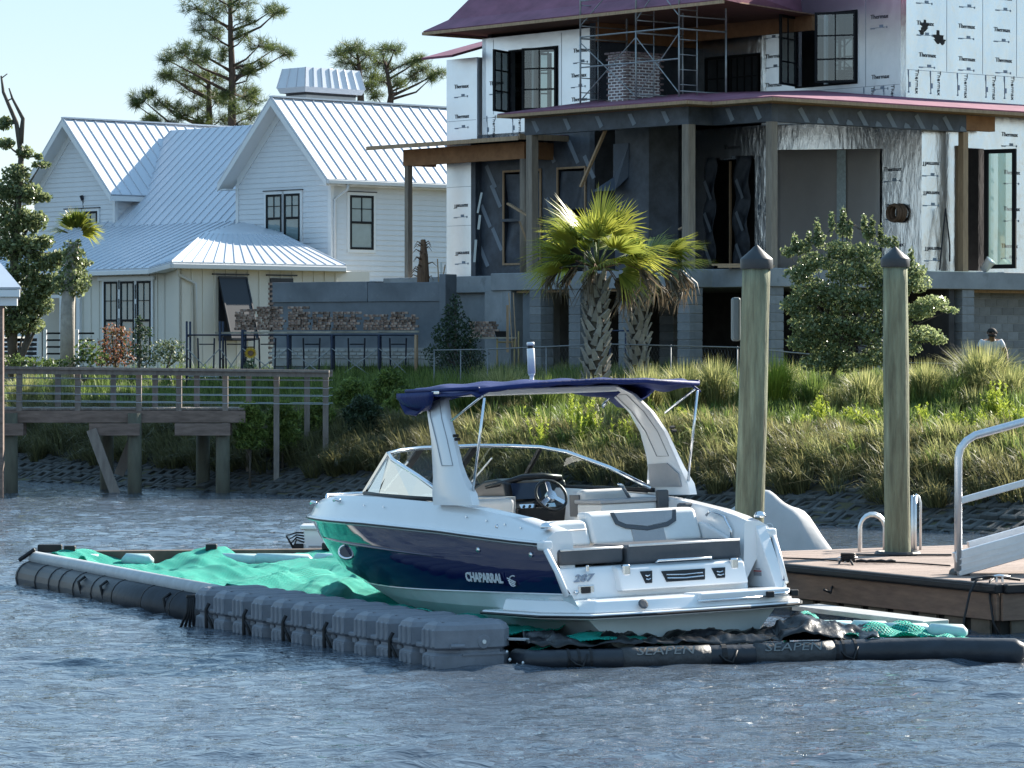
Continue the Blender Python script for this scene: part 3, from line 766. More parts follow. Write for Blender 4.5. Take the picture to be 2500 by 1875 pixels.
# seats and consoles in the cockpit
tilt_box(0.36, 0.92, 0.95, 1.47, 3.02, 2.92, 0.16, 'helm_seat_back', m_vinyl, boat, 0.06)
q = MB(); q.box((0.36, 3.05, 0.80), (0.92, 3.65, 0.98)); q.build('helm_seat', m_vinyl, boat, bevel=0.05)
q = MB(); q.box((0.345, 2.96, 1.20), (0.362, 3.16, 1.42)); q.build('seat_trim', m_cush, boat, bevel=0.004)
q = MB(); q.box((0.26, 2.35, 0.53), (1.0, 2.85, 1.335)); q.build('wet_bar', m_vinyl, boat, bevel=0.02)
q = MB(); q.box((0.24, 2.33, 1.337), (1.02, 2.87, 1.375)); q.build('bar_top', m_gvinyl, boat, bevel=0.008)
q = MB(); q.tube([(0.74, 2.62, 1.375), (0.66, 2.62, 1.50), (0.60, 2.58, 1.52)], 0.018, 7); q.build('tap', m_chrome, boat, smooth=True)
q = MB(); q.box((0.885, 2.30, 1.22), (1.02, 2.36, 1.45)); q.build('bar_bolster', m_cush, boat, bevel=0.02)
tilt_box(-0.95, -0.32, 0.95, 1.42, 3.15, 3.05, 0.16, 'companion_seat_back', m_vinyl, boat, 0.06)
q = MB(); q.box((-0.95, 3.2, 0.75), (-0.32, 3.8, 0.95)); q.build('companion_seat', m_vinyl, boat, bevel=0.05)
q = MB(); q.prism([(-0.92, 4.35, 0.75), (-0.92, 4.40, 1.36), (-0.92, 4.7, 1.42), (-0.92, 5.3, 1.44), (-0.92, 5.3, 0.98)], (0.58, 0, 0)); q.build('port_console', m_vinyl, boat, bevel=0.03, fixn=True)
q = MB(); q.box((0.28, 4.42, 0.60), (0.40, 5.3, 1.40)); q.build('helm_side', m_gvinyl, boat, bevel=0.01)
q = MB(); q.box((-1.0, 1.62, 0.53), (-0.70, 3.0, 0.92)); q.build('side_bench', m_vinyl, boat, bevel=0.04)
q = MB(); q.prism([(-0.5, 5.7, 0.85), (0.5, 5.7, 0.85), (0.2, 6.5, 0.85), (-0.2, 6.5, 0.85)], (0, 0, 0.2)); q.build('bow_seat', m_vinyl, boat, bevel=0.06)
boat.location = (1.81, 33.07, 0.10)
boat.rotation_mode = 'XYZ'
boat.rotation_euler = (Matrix.Rotation(R_(28), 3, 'Z') @ Matrix.Rotation(R_(-2.0), 3, 'X') @ Matrix.Rotation(R_(-1.3), 3, 'Y')).to_euler()
# ================================================================ FLOATING PEN ROUND THE BOAT
m_float = M('grey_polyethylene', (0.185, 0.20, 0.23), rough=0.55, var=0.14, vscale=5, bump=0.15, bscale=40, rnd=0.06, wear=(0.24, 0.25, 0.26), wscale=9, wth=0.62)
m_bolt = M('white_plastic', (0.7, 0.7, 0.68), rough=0.4)
m_strap = M('black_strap', (0.01, 0.01, 0.012), rough=0.6)
m_bag = M('dark_bag_fabric', (0.020, 0.024, 0.032), rough=0.45, var=0.3, vscale=4, bump=0.3, bscale=14)
m_blkpl = M('black_plastic_sheet', (0.010, 0.011, 0.013), rough=0.30, var=0.3, vscale=3, bump=0.5, bscale=11)
m_pipe = M('pale_grey_pipe', (0.42, 0.44, 0.45), rough=0.5, var=0.12, vscale=6)
m_buoy = M('pale_buoy', (0.42, 0.58, 0.58), rough=0.5, var=0.15, vscale=4)
m_frame_wood = M('weathered_frame', (0.10, 0.075, 0.06), rough=0.8, var=0.3, vscale=6)
def net_material():
    m = bpy.data.materials.new('turquoise_net'); m.use_nodes = True
    nt = m.node_tree; N = nt.nodes; L = nt.links; b = N['Principled BSDF']
    b.inputs['Roughness'].default_value = 0.6
    tc = N.new('ShaderNodeTexCoord'); mp = N.new('ShaderNodeMapping'); mp.inputs['Rotation'].default_value = (0, 0, 0.6)
    L.new(tc.outputs['Object'], mp.inputs[0])
    hs = []
    for ax, sc in (('X', 13.0), ('Y', 13.0)):
        w = N.new('ShaderNodeTexWave'); w.wave_type = 'BANDS'; w.bands_direction = ax; w.inputs['Scale'].default_value = sc; w.inputs['Distortion'].default_value = 1.2
        L.new(mp.outputs[0], w.inputs[0]); hs.append(w.outputs['Fac'])
    mx = N.new('ShaderNodeMath'); mx.operation = 'MAXIMUM'; L.new(hs[0], mx.inputs[0]); L.new(hs[1], mx.inputs[1])
    rp = N.new('ShaderNodeValToRGB'); rp.color_ramp.elements[0].position = 0.35; rp.color_ramp.elements[1].position = 0.8
    rp.color_ramp.elements[0].color = (0.0, 0.20, 0.165, 1); rp.color_ramp.elements[1].color = (0.004, 0.60, 0.46, 1)
    L.new(mx.outputs[0], rp.inputs[0]); L.new(rp.outputs[0], b.inputs['Base Color'])
    bp = N.new('ShaderNodeBump'); bp.inputs['Strength'].default_value = 0.8; bp.inputs['Distance'].default_value = 0.03
    L.new(mx.outputs[0], bp.inputs['Height']); L.new(bp.outputs[0], b.inputs['Normal'])
    tr = N.new('ShaderNodeBsdfTranslucent'); L.new(rp.outputs[0], tr.inputs[0])
    ms = N.new('ShaderNodeMixShader'); ms.inputs[0].default_value = 0.35
    L.new(b.outputs[0], ms.inputs[1]); L.new(tr.outputs[0], ms.inputs[2]); L.new(ms.outputs[0], N['Material Output'].inputs[0])
    return m
m_net = net_material()

# --- row of twelve grey floats (local: x across the row to the right, y along the row away, z up)
PSI = 28.6
RD = Vector((-math.sin(R_(PSI)), math.cos(R_(PSI)), 0)); RX = Vector((RD.y, -RD.x, 0))
F0 = Vector((-0.663, 32.28, 0))                      # outer corner of the nearest float
def ring8(x0, x1, y0, y1, c, z): d = c * 1.9; return [(x0 + d, y0, z), (x1 - c, y0, z), (x1, y0 + c, z), (x1, y1 - c, z), (x1 - c, y1, z), (x0 + d, y1, z), (x0, y1 - c * .85, z), (x0, y0 + c * .85, z)]
WF, LF = 0.78, 0.425
b = MB(); lv = []
for (ins, c, z) in ((0.04, 0.10, -0.14), (0.015, 0.10, -0.10), (0.0, 0.105, 0.10), (0.03, 0.11, 0.125), (0.03, 0.11, 0.145), (0.0, 0.105, 0.17), (0.0, 0.105, 0.33), (0.02, 0.10, 0.375), (0.065, 0.09, 0.405)):
    lv.append(ring8(ins, WF - ins, ins, LF - ins, c, z))
vs = [p for r in lv for p in r]; fs = [(i * 8 + k, i * 8 + (k + 1) % 8, (i + 1) * 8 + (k + 1) % 8, (i + 1) * 8 + k) for i in range(len(lv) - 1) for k in range(8)] + [tuple(range(7, -1, -1)), tuple((len(lv) - 1) * 8 + k for k in range(8))]
b.add(vs, fs)
me_body = mesh_of(b, 'float_body', m_float)
me_rib = beveled_box_mesh('rib', 0.03, 0.05, 0.17, 0.012, m_float)
me_rib2 = beveled_box_mesh('foot_rib', 0.024, 0.04, 0.10, 0.010, m_float)
me_lug = beveled_box_mesh('lug', 0.10, 0.16, 0.05, 0.014, m_float)
me_lug2 = beveled_box_mesh('lug_post', 0.07, 0.09, 0.07, 0.014, m_float)
me_top = beveled_box_mesh('tread', 0.60, 0.05, 0.012, 0.005, m_float)
names_pos = ['at the open end of the row, white bolt on its face'] 
for k in range(12):
    base_p = F0 + RD * (0.472 * k) + Vector((0, 0, random.uniform(-.006, .006)))
    if k == 0: lab = 'grey float block with a white bolt at the end beside the black boom'
    elif k == 11: lab = 'grey plastic float block at the end of the row touching the pale grey pipe'
    else: lab = 'ribbed grey plastic float block within the floating row beside the motorboat'
    t = thing('dock_float', lab, 'float', tuple(base_p), 'grey floats in a row beside the boat')
    inst(me_body, 'body', t, base_p)
    for j in range(3):
        inst(me_rib, 'rib', t, base_p + Vector((0.0, 0.11 + 0.10 * j, 0.255)))
        inst(me_rib2, 'rib', t, base_p + Vector((0.002, 0.11 + 0.10 * j, 0.04)))
    if k < 11:
        inst(me_lug, 'lug', t, base_p + Vector((0.075, 0.455, 0.175))); inst(me_lug2, 'lug', t, base_p + Vector((0.085, 0.455, 0.12)))
    for j in range(2): inst(me_top, 'tread', t, base_p + Vector((WF / 2, 0.14 + 0.12 * j, 0.405)))
    if k == 0:
        q = MB(); q.tube([base_p + Vector((0.46, 0.012, 0.22)), base_p + Vector((0.46, -0.006, 0.22))], [0.075, 0.06], 16); q.build('boss', m_float, t)
        q = MB(); q.tube([base_p + Vector((0.46, 0.0, 0.22)), base_p + Vector((0.46, -0.016, 0.22))], 0.020, 10); q.build('bolt', m_bolt, t)
        q = MB(); q.tube([base_p + Vector((0.10, -0.03, 0.19)), base_p + Vector((0.24, -0.03, 0.19))], 0.022, 8); q.build('lug', m_float, t)
        q = MB(); q.bar(base_p + Vector((0.74, 0.06, 0.23)), base_p + Vector((0.96, 0.06, 0.215)), 0.05, 0.025); q.build('connector_pin', m_pipe, t, bevel=0.006)
        q = MB(); q.bar(base_p + Vector((0.24, -0.006, 0.11)), base_p + Vector((0.70, -0.006, 0.11)), 0.012, 0.02); q.build('groove', m_float, t)
    t.rotation_euler = (0, 0, R_(PSI))
# straps hanging down between floats
for i, k in enumerate((1, 4, 6, 8, 10)):
    p = F0 + RD * (0.472 * k + 0.45) - RX * 0.04
    q = MB(); q.tube([p + Vector((0.03, 0, 0.26)), p + Vector((0, 0, 0.2)), p + Vector((0, 0, 0.06)), p + Vector((0.01, 0, -0.08))], 0.02, 6); q.tube([p + Vector((0.0, 0, 0.16)), p + Vector((0.05, -0.02, 0.06)), p + Vector((0.09, -0.04, -0.05))], 0.014, 6)
    o = q.build('strap', m_strap, smooth=True); tag(o, 'black strap hanging in the gap between two grey floats', 'strap', 'straps between the floats')
q = MB(); p = F0 + RD * (0.472 * 11.75) - RX * 0.08
for k in range(4): q.tube([p + Vector((0.02 * k, 0, 0.30)), p + Vector((0.02 * k - .01, 0, 0.15)), p + Vector((0.05 * k - 0.09, 0, -0.04))], 0.016, 6)
q.tube([p + Vector((-.02, 0, 0.31)), p + Vector((0.14, 0.05, 0.31))], 0.02, 6)
o = q.build('rope_bundle', m_strap, smooth=True); tag(o, 'bundle of black ropes hanging off the last float by the grey pipe', 'rope')

# --- left boom: dark bag with rings and a pale pipe on top
B0, B1 = Wz(506, 1521, 0.0), Wz(46, 1424, 0.0)
bd = (B1 - B0).normalized(); bn = Vector((bd.y, -bd.x, 0))
boom = thing('side_boom', 'long dark boom with pale grey pipe on top running off from the floats', 'boom', tuple(B0))
q = MB(); q.tube([B0 + bn * .15 + Vector((0, 0, 0.07)), B1 + bn * .15 + Vector((0, 0, 0.07))], 0.20, 18); q.build('bag_tube', m_bag, boom, smooth=True)
for f in (0.06, 0.16, 0.30, 0.45, 0.56, 0.66, 0.74, 0.80, 0.88, 0.99):
    c = B0 * (1 - f) + B1 * f + bn * .15 + Vector((0, 0, 0.07)); q = MB(); q.tube([c - bd * 0.012, c + bd * 0.012], 0.206, 18); q.build('ring', m_strap, boom)
q = MB(); q.tube([B0 + bn * .20 + Vector((0, 0, 0.30)), B1 + bn * .20 + Vector((0, 0, 0.31))], 0.085, 12); q.build('pipe', m_pipe, boom, smooth=True)
for f in (0.18, 0.5, 0.62):
    c = B0 * (1 - f) + B1 * f + Vector((0, 0, 0.10)); q = MB(); q.tube([c + Vector((0.02, 0, 0.14)), c + Vector((-0.06, -0.02, 0.08)), c + Vector((-0.02, -0.03, -0.06))], 0.018, 6); q.build('tie', m_strap, boom, smooth=True)
q = MB(); q.cbox(B1 + bn * .4 + Vector((0, 0, 0.42)), (0.30, 0.1, 0.10)); q.tube([B1 + Vector((0.0, 0, .28)), B1 + Vector((.2, 0, .42))], 0.03, 6); q.build('end_bracket', m_strap, boom, bevel=0.02)
# --- far boom
C1 = Vector((-2.0, 44.6, 0))
q = MB(); q.bar(B1 + bn * .5 + Vector((0, 0.1, 0.27)), C1 + Vector((0, 0, 0.27)), 0.20, 0.22); o = q.build('cross_beam', m_frame_wood, bevel=0.01)
tag(o, 'dark weathered beam along the far edge of the turquoise net', 'beam')
for f in (0.13, 0.55, 0.9):
    c = B1 * (1 - f) + C1 * f + Vector((0.1, -0.1, 0.42)); q = MB(); q.cbox(c, (0.14, 0.12, 0.09)); o = q.build('clamp_block', m_strap, bevel=0.015); tag(o, 'small black clamp block sitting on the dark far beam', 'clamp', 'clamps on the far beam')

# --- turquoise net
def blend(a, b, t): return a * (1 - t) + b * t
Lp = [F0 + RX * 0.6 + RD * 0.6, F0 + RX * 0.66 + RD * 2.6, F0 + RX * 0.70 + RD * 5.4, B0 + bn * 0.32, blend(B0, B1, .5) + bn * 0.30, B1 + bn * 0.32]
Rp = [Vector((0.95, 33.6, 0)), Vector((0.2, 35.6, 0)), Vector((-0.6, 38.6, 0)), Vector((-1.4, 41.0, 0)), Vector((-2.0, 43.0, 0)), C1]
NN, MM = 230, 130
rows = []
for i in range(NN):
    t = i / (NN - 1) * (len(Lp) - 1); k = min(int(t), len(Lp) - 2); f = t - k
    a, c = blend(Lp[k], Lp[k + 1], f), blend(Rp[k], Rp[k + 1], f); r = []
    for j in range(MM):
        w = j / (MM - 1); p = blend(a, c, w)
        e = min(w, 1 - w, i / (NN - 1) * 1.5, (1 - i / (NN - 1)) * 2)
        z = 0.20 - 0.10 * min(1, e * 6) + 0.14 * (1 - min(1, 1.9 * abs(fbm(p.x * 0.55 + 3, p.y * 0.40 + .25 * p.x, 2.2, 1)))) - .05 + 0.035 * (1 - min(1, 2 * abs(fbm(p.x * 1.7 + p.y, p.y * 1.2, 9.0, 2))))
        cr = p.x * .9 - p.y * .55 + .8 * fbm(p.x * .5, p.y * .5, 5., 2); z += 0.08 * abs(math.sin(cr * 2.2)) ** 5 + .03 * abs(math.sin(cr * 5.1 + p.y)) ** 4 + .010 * abs(math.sin(cr * 17 + 2 * p.x))
        if i > NN * 0.66: z += 0.07 * math.exp(-((w - 0.5) / .45) ** 2) * abs(math.sin(p.x * 2.3 + .6)) * (i / NN - 0.66) * 3
        r.append(Vector((p.x, p.y, z)))
    rows.append(r)
q = MB(); q.sheet(rows); o = q.build('net', m_net, smooth=True, solid=0.01); tag(o, 'billowing turquoise mesh net spread between the booms around the bow', 'net')
# pale buoys under the far edge of the net
for i, (px, L_) in enumerate(((130, .5), (215, .35), (335, .4), (590, .62), (690, .75), (820, .6))):
    c = Wz(px, 1381, 0.26); c = Vector((c.x, 43.9, 0.27)); c.x = (px - CX) / F_PX * 43.9
    q = MB(); q.tube([c + Vector((-L_ / 2, 0, 0)), c + Vector((-L_ / 2 + .06, 0, .01)), c + Vector((L_ / 2 - .06, 0.03, .0)), c + Vector((L_ / 2, 0.03, 0))], [0.02, 0.085, 0.085, 0.02], 10)
    o = q.build('sausage_buoy', m_buoy, smooth=True); tag(o, 'pale sausage shaped buoy poking out along the far edge of the net', 'buoy', 'pale buoys along the net edge')
# white pump box behind the bow with cables
pc = Vector(((794 - CX) / F_PX * 45.3, 45.3, 0.26))
pb = thing('pump_box', 'white plastic pump box with lid standing behind the bow of the boat', 'box', tuple(pc))
q = MB(); q.add([pc + Vector(p) for p in ((-.24, -.2, 0), (.24, -.2, 0), (.24, .2, 0), (-.24, .2, 0), (-.27, -.22, .33), (.27, -.22, .33), (.27, .22, .33), (-.27, .22, .33))], [(0, 3, 2, 1), (4, 5, 6, 7), (0, 1, 5, 4), (1, 2, 6, 5), (2, 3, 7, 6), (3, 0, 4, 7)]); q.build('body', m_gel, pb, bevel=0.02)
q = MB(); q.cbox(pc + Vector((0, 0, .36)), (.62, .50, .06)); q.build('lid', m_gel, pb, bevel=0.02)
q = MB(); q.bar(pc + Vector((-.2, -.225, .12)), pc + Vector((.2, -.225, .12)), .01, .015); q.build('seam', m_greyprint, pb)
q = MB()
for k in range(4): q.tube([pc + Vector((-.30 - .02 * k, -.1, 0)), pc + Vector((-.40 - .03 * k, -.12, .10 + .05 * k)), pc + Vector((-.36, -.14, .20 + .03 * k)), pc + Vector((-.26, -.2, .17 + .04 * k))], 0.012, 5)
q.cbox(pc + Vector((-.33, -.15, .06)), (.12, .1, .18)); o = q.build('cable_tangle', m_strap); tag(o, 'black cable tangle and connector beside the white pump box', 'cable')
q = MB(); q.cbox(pc + Vector((0.1, 0, -.10)), (1.4, .7, .2)); o = q.build('pump_raft', m_frame_wood, bevel=0.02); tag(o, 'low dark raft carrying the white pump box', 'raft')

# --- stern boom: sleeved black tube with lettering
sbp = [(1262, 1622, .100), (1300, 1628, .105), (1500, 1626, .11), (1700, 1620, .115), (1900, 1616, .12), (2080, 1611, .13), (2300, 1611, .145), (2480, 1616, .15), (2503, 1617, .11)]
pts = []; rr = []
for px, py, r in sbp:
    c = Wz(px, py, 0.0); pts.append(c + Vector((0, r * 0.5, r * 0.52))); rr.append(r * .9)
sb_ = thing('stern_boom', 'thick black boom tube floating across behind the swim platform', 'boom', tuple(pts[0]))
q = MB(); q.tube(pts, rr, 20); q.build('tube', m_bag, sb_, smooth=True)
def along(px):
    xs = [s_[0] for s_ in sbp]; k = max(i for i in range(len(xs) - 1) if xs[i] <= px); f = (px - xs[k]) / (xs[k + 1] - xs[k]); return blend(pts[k], pts[k + 1], f), rr[k] * (1 - f) + rr[k + 1] * f
m_sleeve = M('grey_sleeve', (0.05, 0.052, 0.056), rough=0.55, var=0.3, vscale=7, bump=0.6, bscale=16)
m_seatxt = M('pale_lettering', (0.16, 0.17, 0.17), rough=0.6)
for (a, c_) in ((1515, 1730), (1840, 2030)):
    q = MB(); pp = [along(px) for px in np.linspace(a, c_, 7)]
    q.tube([p for p, r in pp], [r + .006 + .004 * math.sin(i * 2.1) for i, (p, r) in enumerate(pp)], 20); sl = q.build('sleeve', m_sleeve, sb_, smooth=True)
    p, r = along((a + c_) / 2 - 8); p2, _ = along((a + c_) / 2 + 40); yaw = math.atan2(p2.y - p.y, p2.x - p.x)
    tilt = 52
    tm = text_mesh('SEAPEN', 0.125, m_seatxt, 0.003, shear=0.3)
    nrm = Vector((math.sin(yaw) * math.cos(R_(90 - tilt)), -math.cos(yaw) * math.sin(R_(tilt)), math.cos(R_(tilt))))
    inst(tm, 'lettering', sl, p + nrm * (r + 0.010), (R_(tilt), 0, yaw), (1.35, 1, 1))
for px in (1385, 1410, 1440, 1762, 1768, 2040, 2055, 2085):
    p, r = along(px); q = MB(); q.tube([p + Vector((-.012, 0, 0)), p + Vector((.012, 0.004, 0))], r + .008, 16); q.build('band', m_strap, sb_)
for px in (1410, 1775, 2070):
    p, r = along(px); q = MB(); q.tube([p + Vector((-.07, -r - .02, .02)), p + Vector((-.02, -r - .03, -.03)), p + Vector((.05, -r - .02, -.05)), p + Vector((.09, -r * .8, .06))], 0.012, 5); q.build('cord', m_strap, sb_, smooth=True)
# crumpled black liner between boom and boat
rows = []
for j in range(40):
    w = j / 39; r = []
    for i in range(150):
        t = i / 149; px = 1290 + t * 860
        p, rad = along(px); p = p + Vector((-0.12 * w, 1.35 * w, 0)); env = math.sin(math.pi * min(1, w * 1.25 + .12)) ** .6
        z = 0.11 + env * (0.12 * (1 - min(1, 1.6 * abs(fbm(p.x * 1.1 + 4, p.y * 1.6, 1.0, 4)))) + 0.05 * (1 - min(1, 2 * abs(fbm(p.x * 3.5 + p.y * 2, p.y * 3.5, 7.0, 3)))) + 0.03 * (1 - w))
        if t > 0.72: z += 0.13 * math.exp(-((t - .80) / .09) ** 2) * env
        r.append(Vector((p.x, p.y, z)))
    rows.append(r)
q = MB(); q.sheet(rows); o = q.build('liner_sheet', m_blkpl, smooth=True, solid=0.008); tag(o, 'crumpled black plastic liner heaped between stern and black boom', 'liner')
# net showing beside and under the liner
def netpatch(px0, px1, y0, y1, zb, name_lab, seedz, hump=0.08):
    rows = []
    for j in range(16):
        w = j / 15; r = []
        for i in range(50):
            t = i / 49; p, rad = along(px0 + (px1 - px0) * t); p = p + Vector((0, y0 + (y1 - y0) * w, 0)); e = math.sin(math.pi * t) ** .5
            r.append(Vector((p.x, p.y, zb * e + hump * abs(fbm(p.x * 2, p.y * 3, seedz, 3)) + 0.03)))
        rows.append(r)
    q = MB(); q.sheet(rows); o = q.build('net_patch', m_net, smooth=True, solid=0.008); tag(o, name_lab, 'net'); return o
netpatch(1275, 1680, 0.08, 0.40, 0.20, 'turquoise net strip showing between the liner and the lettered boom', 3.0)
netpatch(2010, 2420, 0.10, 0.85, 0.17, 'turquoise net patch lying beside the dock below the grey plank', 6.0, 0.16)
netpatch(1945, 2040, 0.9, 1.5, 0.30, 'small turquoise net corner under the swim platform beside the grey plank', 8.0, 0.1)
for i, (px, dy, L_) in enumerate(((1975, 1.15, .34), (2060, 1.05, .45), (2150, 0.95, .4), (2230, .62, .5), (2330, .5, .4))):
    p, rad = along(px); c = p + Vector((0, dy, 0.14))
    q = MB(); q.tube([c + Vector((-L_ / 2, 0, 0)), c + Vector((-L_ / 2 + .05, 0, .01)), c + Vector((L_ / 2 - .05, 0.02, .0)), c + Vector((L_ / 2, 0.02, 0))], [0.02, 0.075, 0.075, 0.02], 10)
    o = q.build('foam_buoy', m_buoy, smooth=True); tag(o, 'white foam buoy lying in the net beside the wooden dock', 'buoy', 'foam buoys by the dock')
# grey plank
a, c_ = Wz(1936, 1478, 0.34), Wz(2262, 1516, 0.30)
q = MB(); d_ = (c_ - a).normalized(); sidev = Vector((-d_.y, d_.x, 0)).normalized()
q.prism([a - sidev * .02, c_ - sidev * .05, c_ + sidev * .30, a + sidev * .36], (0, 0, -0.05))
o = q.build('plank', M('grey_aluminium_plank', (0.36, 0.36, 0.35), rough=0.5, var=0.15, vscale=5), bevel=0.008, fixn=True); tag(o, 'flat grey metal plank lying between swim platform and wooden dock', 'plank')
# splash of the pump outflow
q = MB(); pw = Wz(1318, 1622, 0.0) + Vector((0, -.12, 0))
for k in range(90):
    a_ = random.random() * 6.28; r_ = abs(random.gauss(0, .10)); s_ = random.uniform(.008, .022); c = pw + Vector((r_ * math.cos(a_) * 1.4, r_ * math.sin(a_) * .5, abs(random.gauss(0, .045)) + .005))
    q.lathe([(s_ * .3, -s_), (s_, 0), (s_ * .3, s_)], c, 5)
o = q.build('splash', M('foam_water', (0.8, 0.83, 0.85), rough=0.3, trans=0.0)); tag(o, 'small white splash of water at the end of the black boom', 'splash', kind='stuff')
# ================================================================ DOCK, PILES, GANGWAY, LADDERS, COVERED WATERCRAFT
m_deck = M('red_brown_decking', (0.28, 0.21, 0.175), rough=0.75, var=0.25, vscale=5, stretch=(1, 8, 1), rnd=0.15, bump=0.3, bscale=25)
m_fascia = M('brown_fascia', (0.215, 0.14, 0.10), rough=0.7, col2=(0.14, 0.09, 0.065), vscale=2.2, stretch=(1.5, 1.5, 9), bump=0.2, bscale=20)
m_skirt = M('grey_brown_timber', (0.13, 0.11, 0.085), rough=0.85, var=0.3, vscale=4, rnd=0.15)
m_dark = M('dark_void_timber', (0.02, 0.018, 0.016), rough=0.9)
m_pile = M('treated_pile', (0.28, 0.30, 0.20), rough=0.9, col2=(0.11, 0.105, 0.07), vscale=2.4, stretch=(5.0, 5.0, 0.5), bump=1.0, bscale=9, wear=(0.40, 0.42, 0.31), wscale=2.5, wth=0.60, detail=8)
m_cap = M('black_pile_cap', (0.035, 0.037, 0.04), rough=0.45, var=0.15, vscale=6)
m_alu = M('brushed_aluminium', (0.72, 0.73, 0.74), rough=0.36, metal=0.9, var=0.05, vscale=10)
m_alu2 = M('ribbed_aluminium', (0.66, 0.67, 0.69), rough=0.42, metal=0.75, var=0.06, vscale=8)

D0 = Wz(2443, 1428, 0.50)                     # dock corner
DL = Vector((-math.sin(R_(29)), math.cos(R_(29)), 0)); DX = Vector((DL.y, -DL.x, 0))
dock = thing('floating_dock', 'floating timber dock with red brown boards and black edge strip', 'dock', tuple(D0))
me_pl = beveled_box_mesh('plank', 4.2, 0.138, 0.04, 0.006, m_deck)
for k in range(43):
    inst(me_pl, 'plank', dock, D0 + DL * (0.07 + 0.1405 * k) + DX * (2.1 - (0.0 if k > 2 else 0)) + Vector((random.uniform(-.012, .012), 0, -0.02)), (0, 0, R_(29)))
LD = 6.05
def dbox(x0, x1, y0, y1, z0, z1, nm, mt, bev=0.006):
    q = MB(); c = [D0 + DX * x + DL * y for x, y in ((x0, y0), (x1, y0), (x1, y1), (x0, y1))]
    q.prism([(p.x, p.y, z0) for p in c], (0, 0, z1 - z0)); return q.build(nm, mt, dock, bevel=bev)
dbox(-0.085, -0.045, -0.05, LD, 0.14, 0.415, 'fascia_board', m_fascia)
dbox(-0.045, 4.2, -0.10, -0.055, 0.14, 0.415, 'fascia_board', m_fascia)
dbox(-0.14, -0.035, -0.10, LD, 0.418, 0.515, 'edge_strip', m_blk, 0.02)
dbox(-0.16, -0.142, -0.10, LD, 0.44, 0.49, 'edge_strip', m_blk, 0.006)
dbox(-0.04, 4.2, -0.155, -0.06, 0.418, 0.515, 'edge_strip', m_blk, 0.02)
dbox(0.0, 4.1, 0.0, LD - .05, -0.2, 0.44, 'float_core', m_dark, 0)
for k in range(13):
    dbox(-0.05, -0.015, 0.12 + 0.46 * k, 0.44 + 0.46 * k, -0.15, 0.135, 'skirt_board', m_skirt)
for k in range(8):
    dbox(0.1 + 0.5 * k, 0.46 + 0.5 * k, -0.05, -0.02, -0.15, 0.135, 'skirt_board', m_skirt)
# cleats with lines
def cleat(p, lab):
    t = thing('dock_cleat', lab, 'cleat', tuple(p), 'cleats on the dock edge')
    q = MB(); q.tube([p + Vector((-.03, 0, 0)), p + Vector((-.03, 0, .05))], .014, 7); q.tube([p + Vector((.03, 0, 0)), p + Vector((.03, 0, .05))], .014, 7); q.build('post', m_alu, t)
    q = MB(); q.tube([p + Vector((-.11, 0, .055)), p + Vector((0, 0, .065)), p + Vector((.11, 0, .055))], [.01, .017, .01], 7); q.build('horn', m_alu, t, smooth=True); return t
c1 = Wz(2070, 1374, 0.515); cleat(c1, 'metal cleat wound with black rope on the dock edge near the stern')
c2 = Wz(2440, 1421, 0.515); cleat(c2, 'metal cleat on the dock corner with a loop of black line')
def rope(pts, r, lab, group=None):
    q = MB(); q.tube(pts, r, 6); o = q.build('rope', m_strap, smooth=True); tag(o, lab, 'rope', group); return o
q = MB()
for k in range(4):
    a_ = np.linspace(0, 6.28, 12); q.tube([c1 + Vector((.075 * math.cos(t), .03 * math.sin(t), .03 + .022 * k)) for t in a_], .014, 5)
o = q.build('rope', m_strap, smooth=True); tag(o, 'black rope wound tightly round the dock cleat near the stern', 'rope')
rope([c1 + Vector((-.05, 0, .04)), c1 + Vector((-.10, -.10, .02)), c1 + Vector((-.17, -.35, -.12)), c1 + Vector((-.30, -1.2, -.25)), Wz(2012, 1440, 0.33)], .013, 'black mooring line running from the cleat down to the swim platform')
rope([c1 + Vector((.02, 0, .04)), c1 + Vector((.03, -.22, .0)), c1 + Vector((.08, -.28, -.12)), c1 + Vector((.21, -.30, -.36)), c1 + Vector((.26, -.32, -.5))], .015, 'black line hanging from the cleat down the brown dock face')
rope([c1 + Vector((.10 + .055 * k, .05 + .04 * math.sin(k * 1.9), .012 + .01 * (k % 2))) for k in range(9)], .018, 'short coil of black rope lying on the boards beside the cleat')
rope([Wz(1905, 1362, .515), Wz(2000, 1365, .515), c1 + Vector((0, .2, .0)), Wz(2200, 1373, .515), Wz(2320, 1381, .515)], .010, 'thin black hose lying across the red brown dock boards')
rope([c2 + Vector((-.10, 0, .04)), c2 + Vector((-.25, -.12, .03)), c2 + Vector((-.33, -.20, -.1)), c2 + Vector((-.39, -.25, -.35)), c2 + Vector((-.42, -.3, -.55))], .013, 'black line looped from the corner cleat down to the boom', 'lines at the dock corner')
rope([c2 + Vector((-.05, 0, .04)), c2 + Vector((-.12, -.18, .02)), c2 + Vector((-.13, -.24, -.15)), c2 + Vector((-.10, -.3, -.40)), c2 + Vector((-.03, -.3, -.55))], .013, 'black line looped from the corner cleat down to the boom', 'lines at the dock corner')
rope([c2 + Vector((-.30, -.1, .03)), c2 + Vector((-.1, -.02, .06)), c2 + Vector((.05, .05, .04)), c2 + Vector((.22, .05, .02))], .016, 'short black line lying along the dock corner by the cleat')

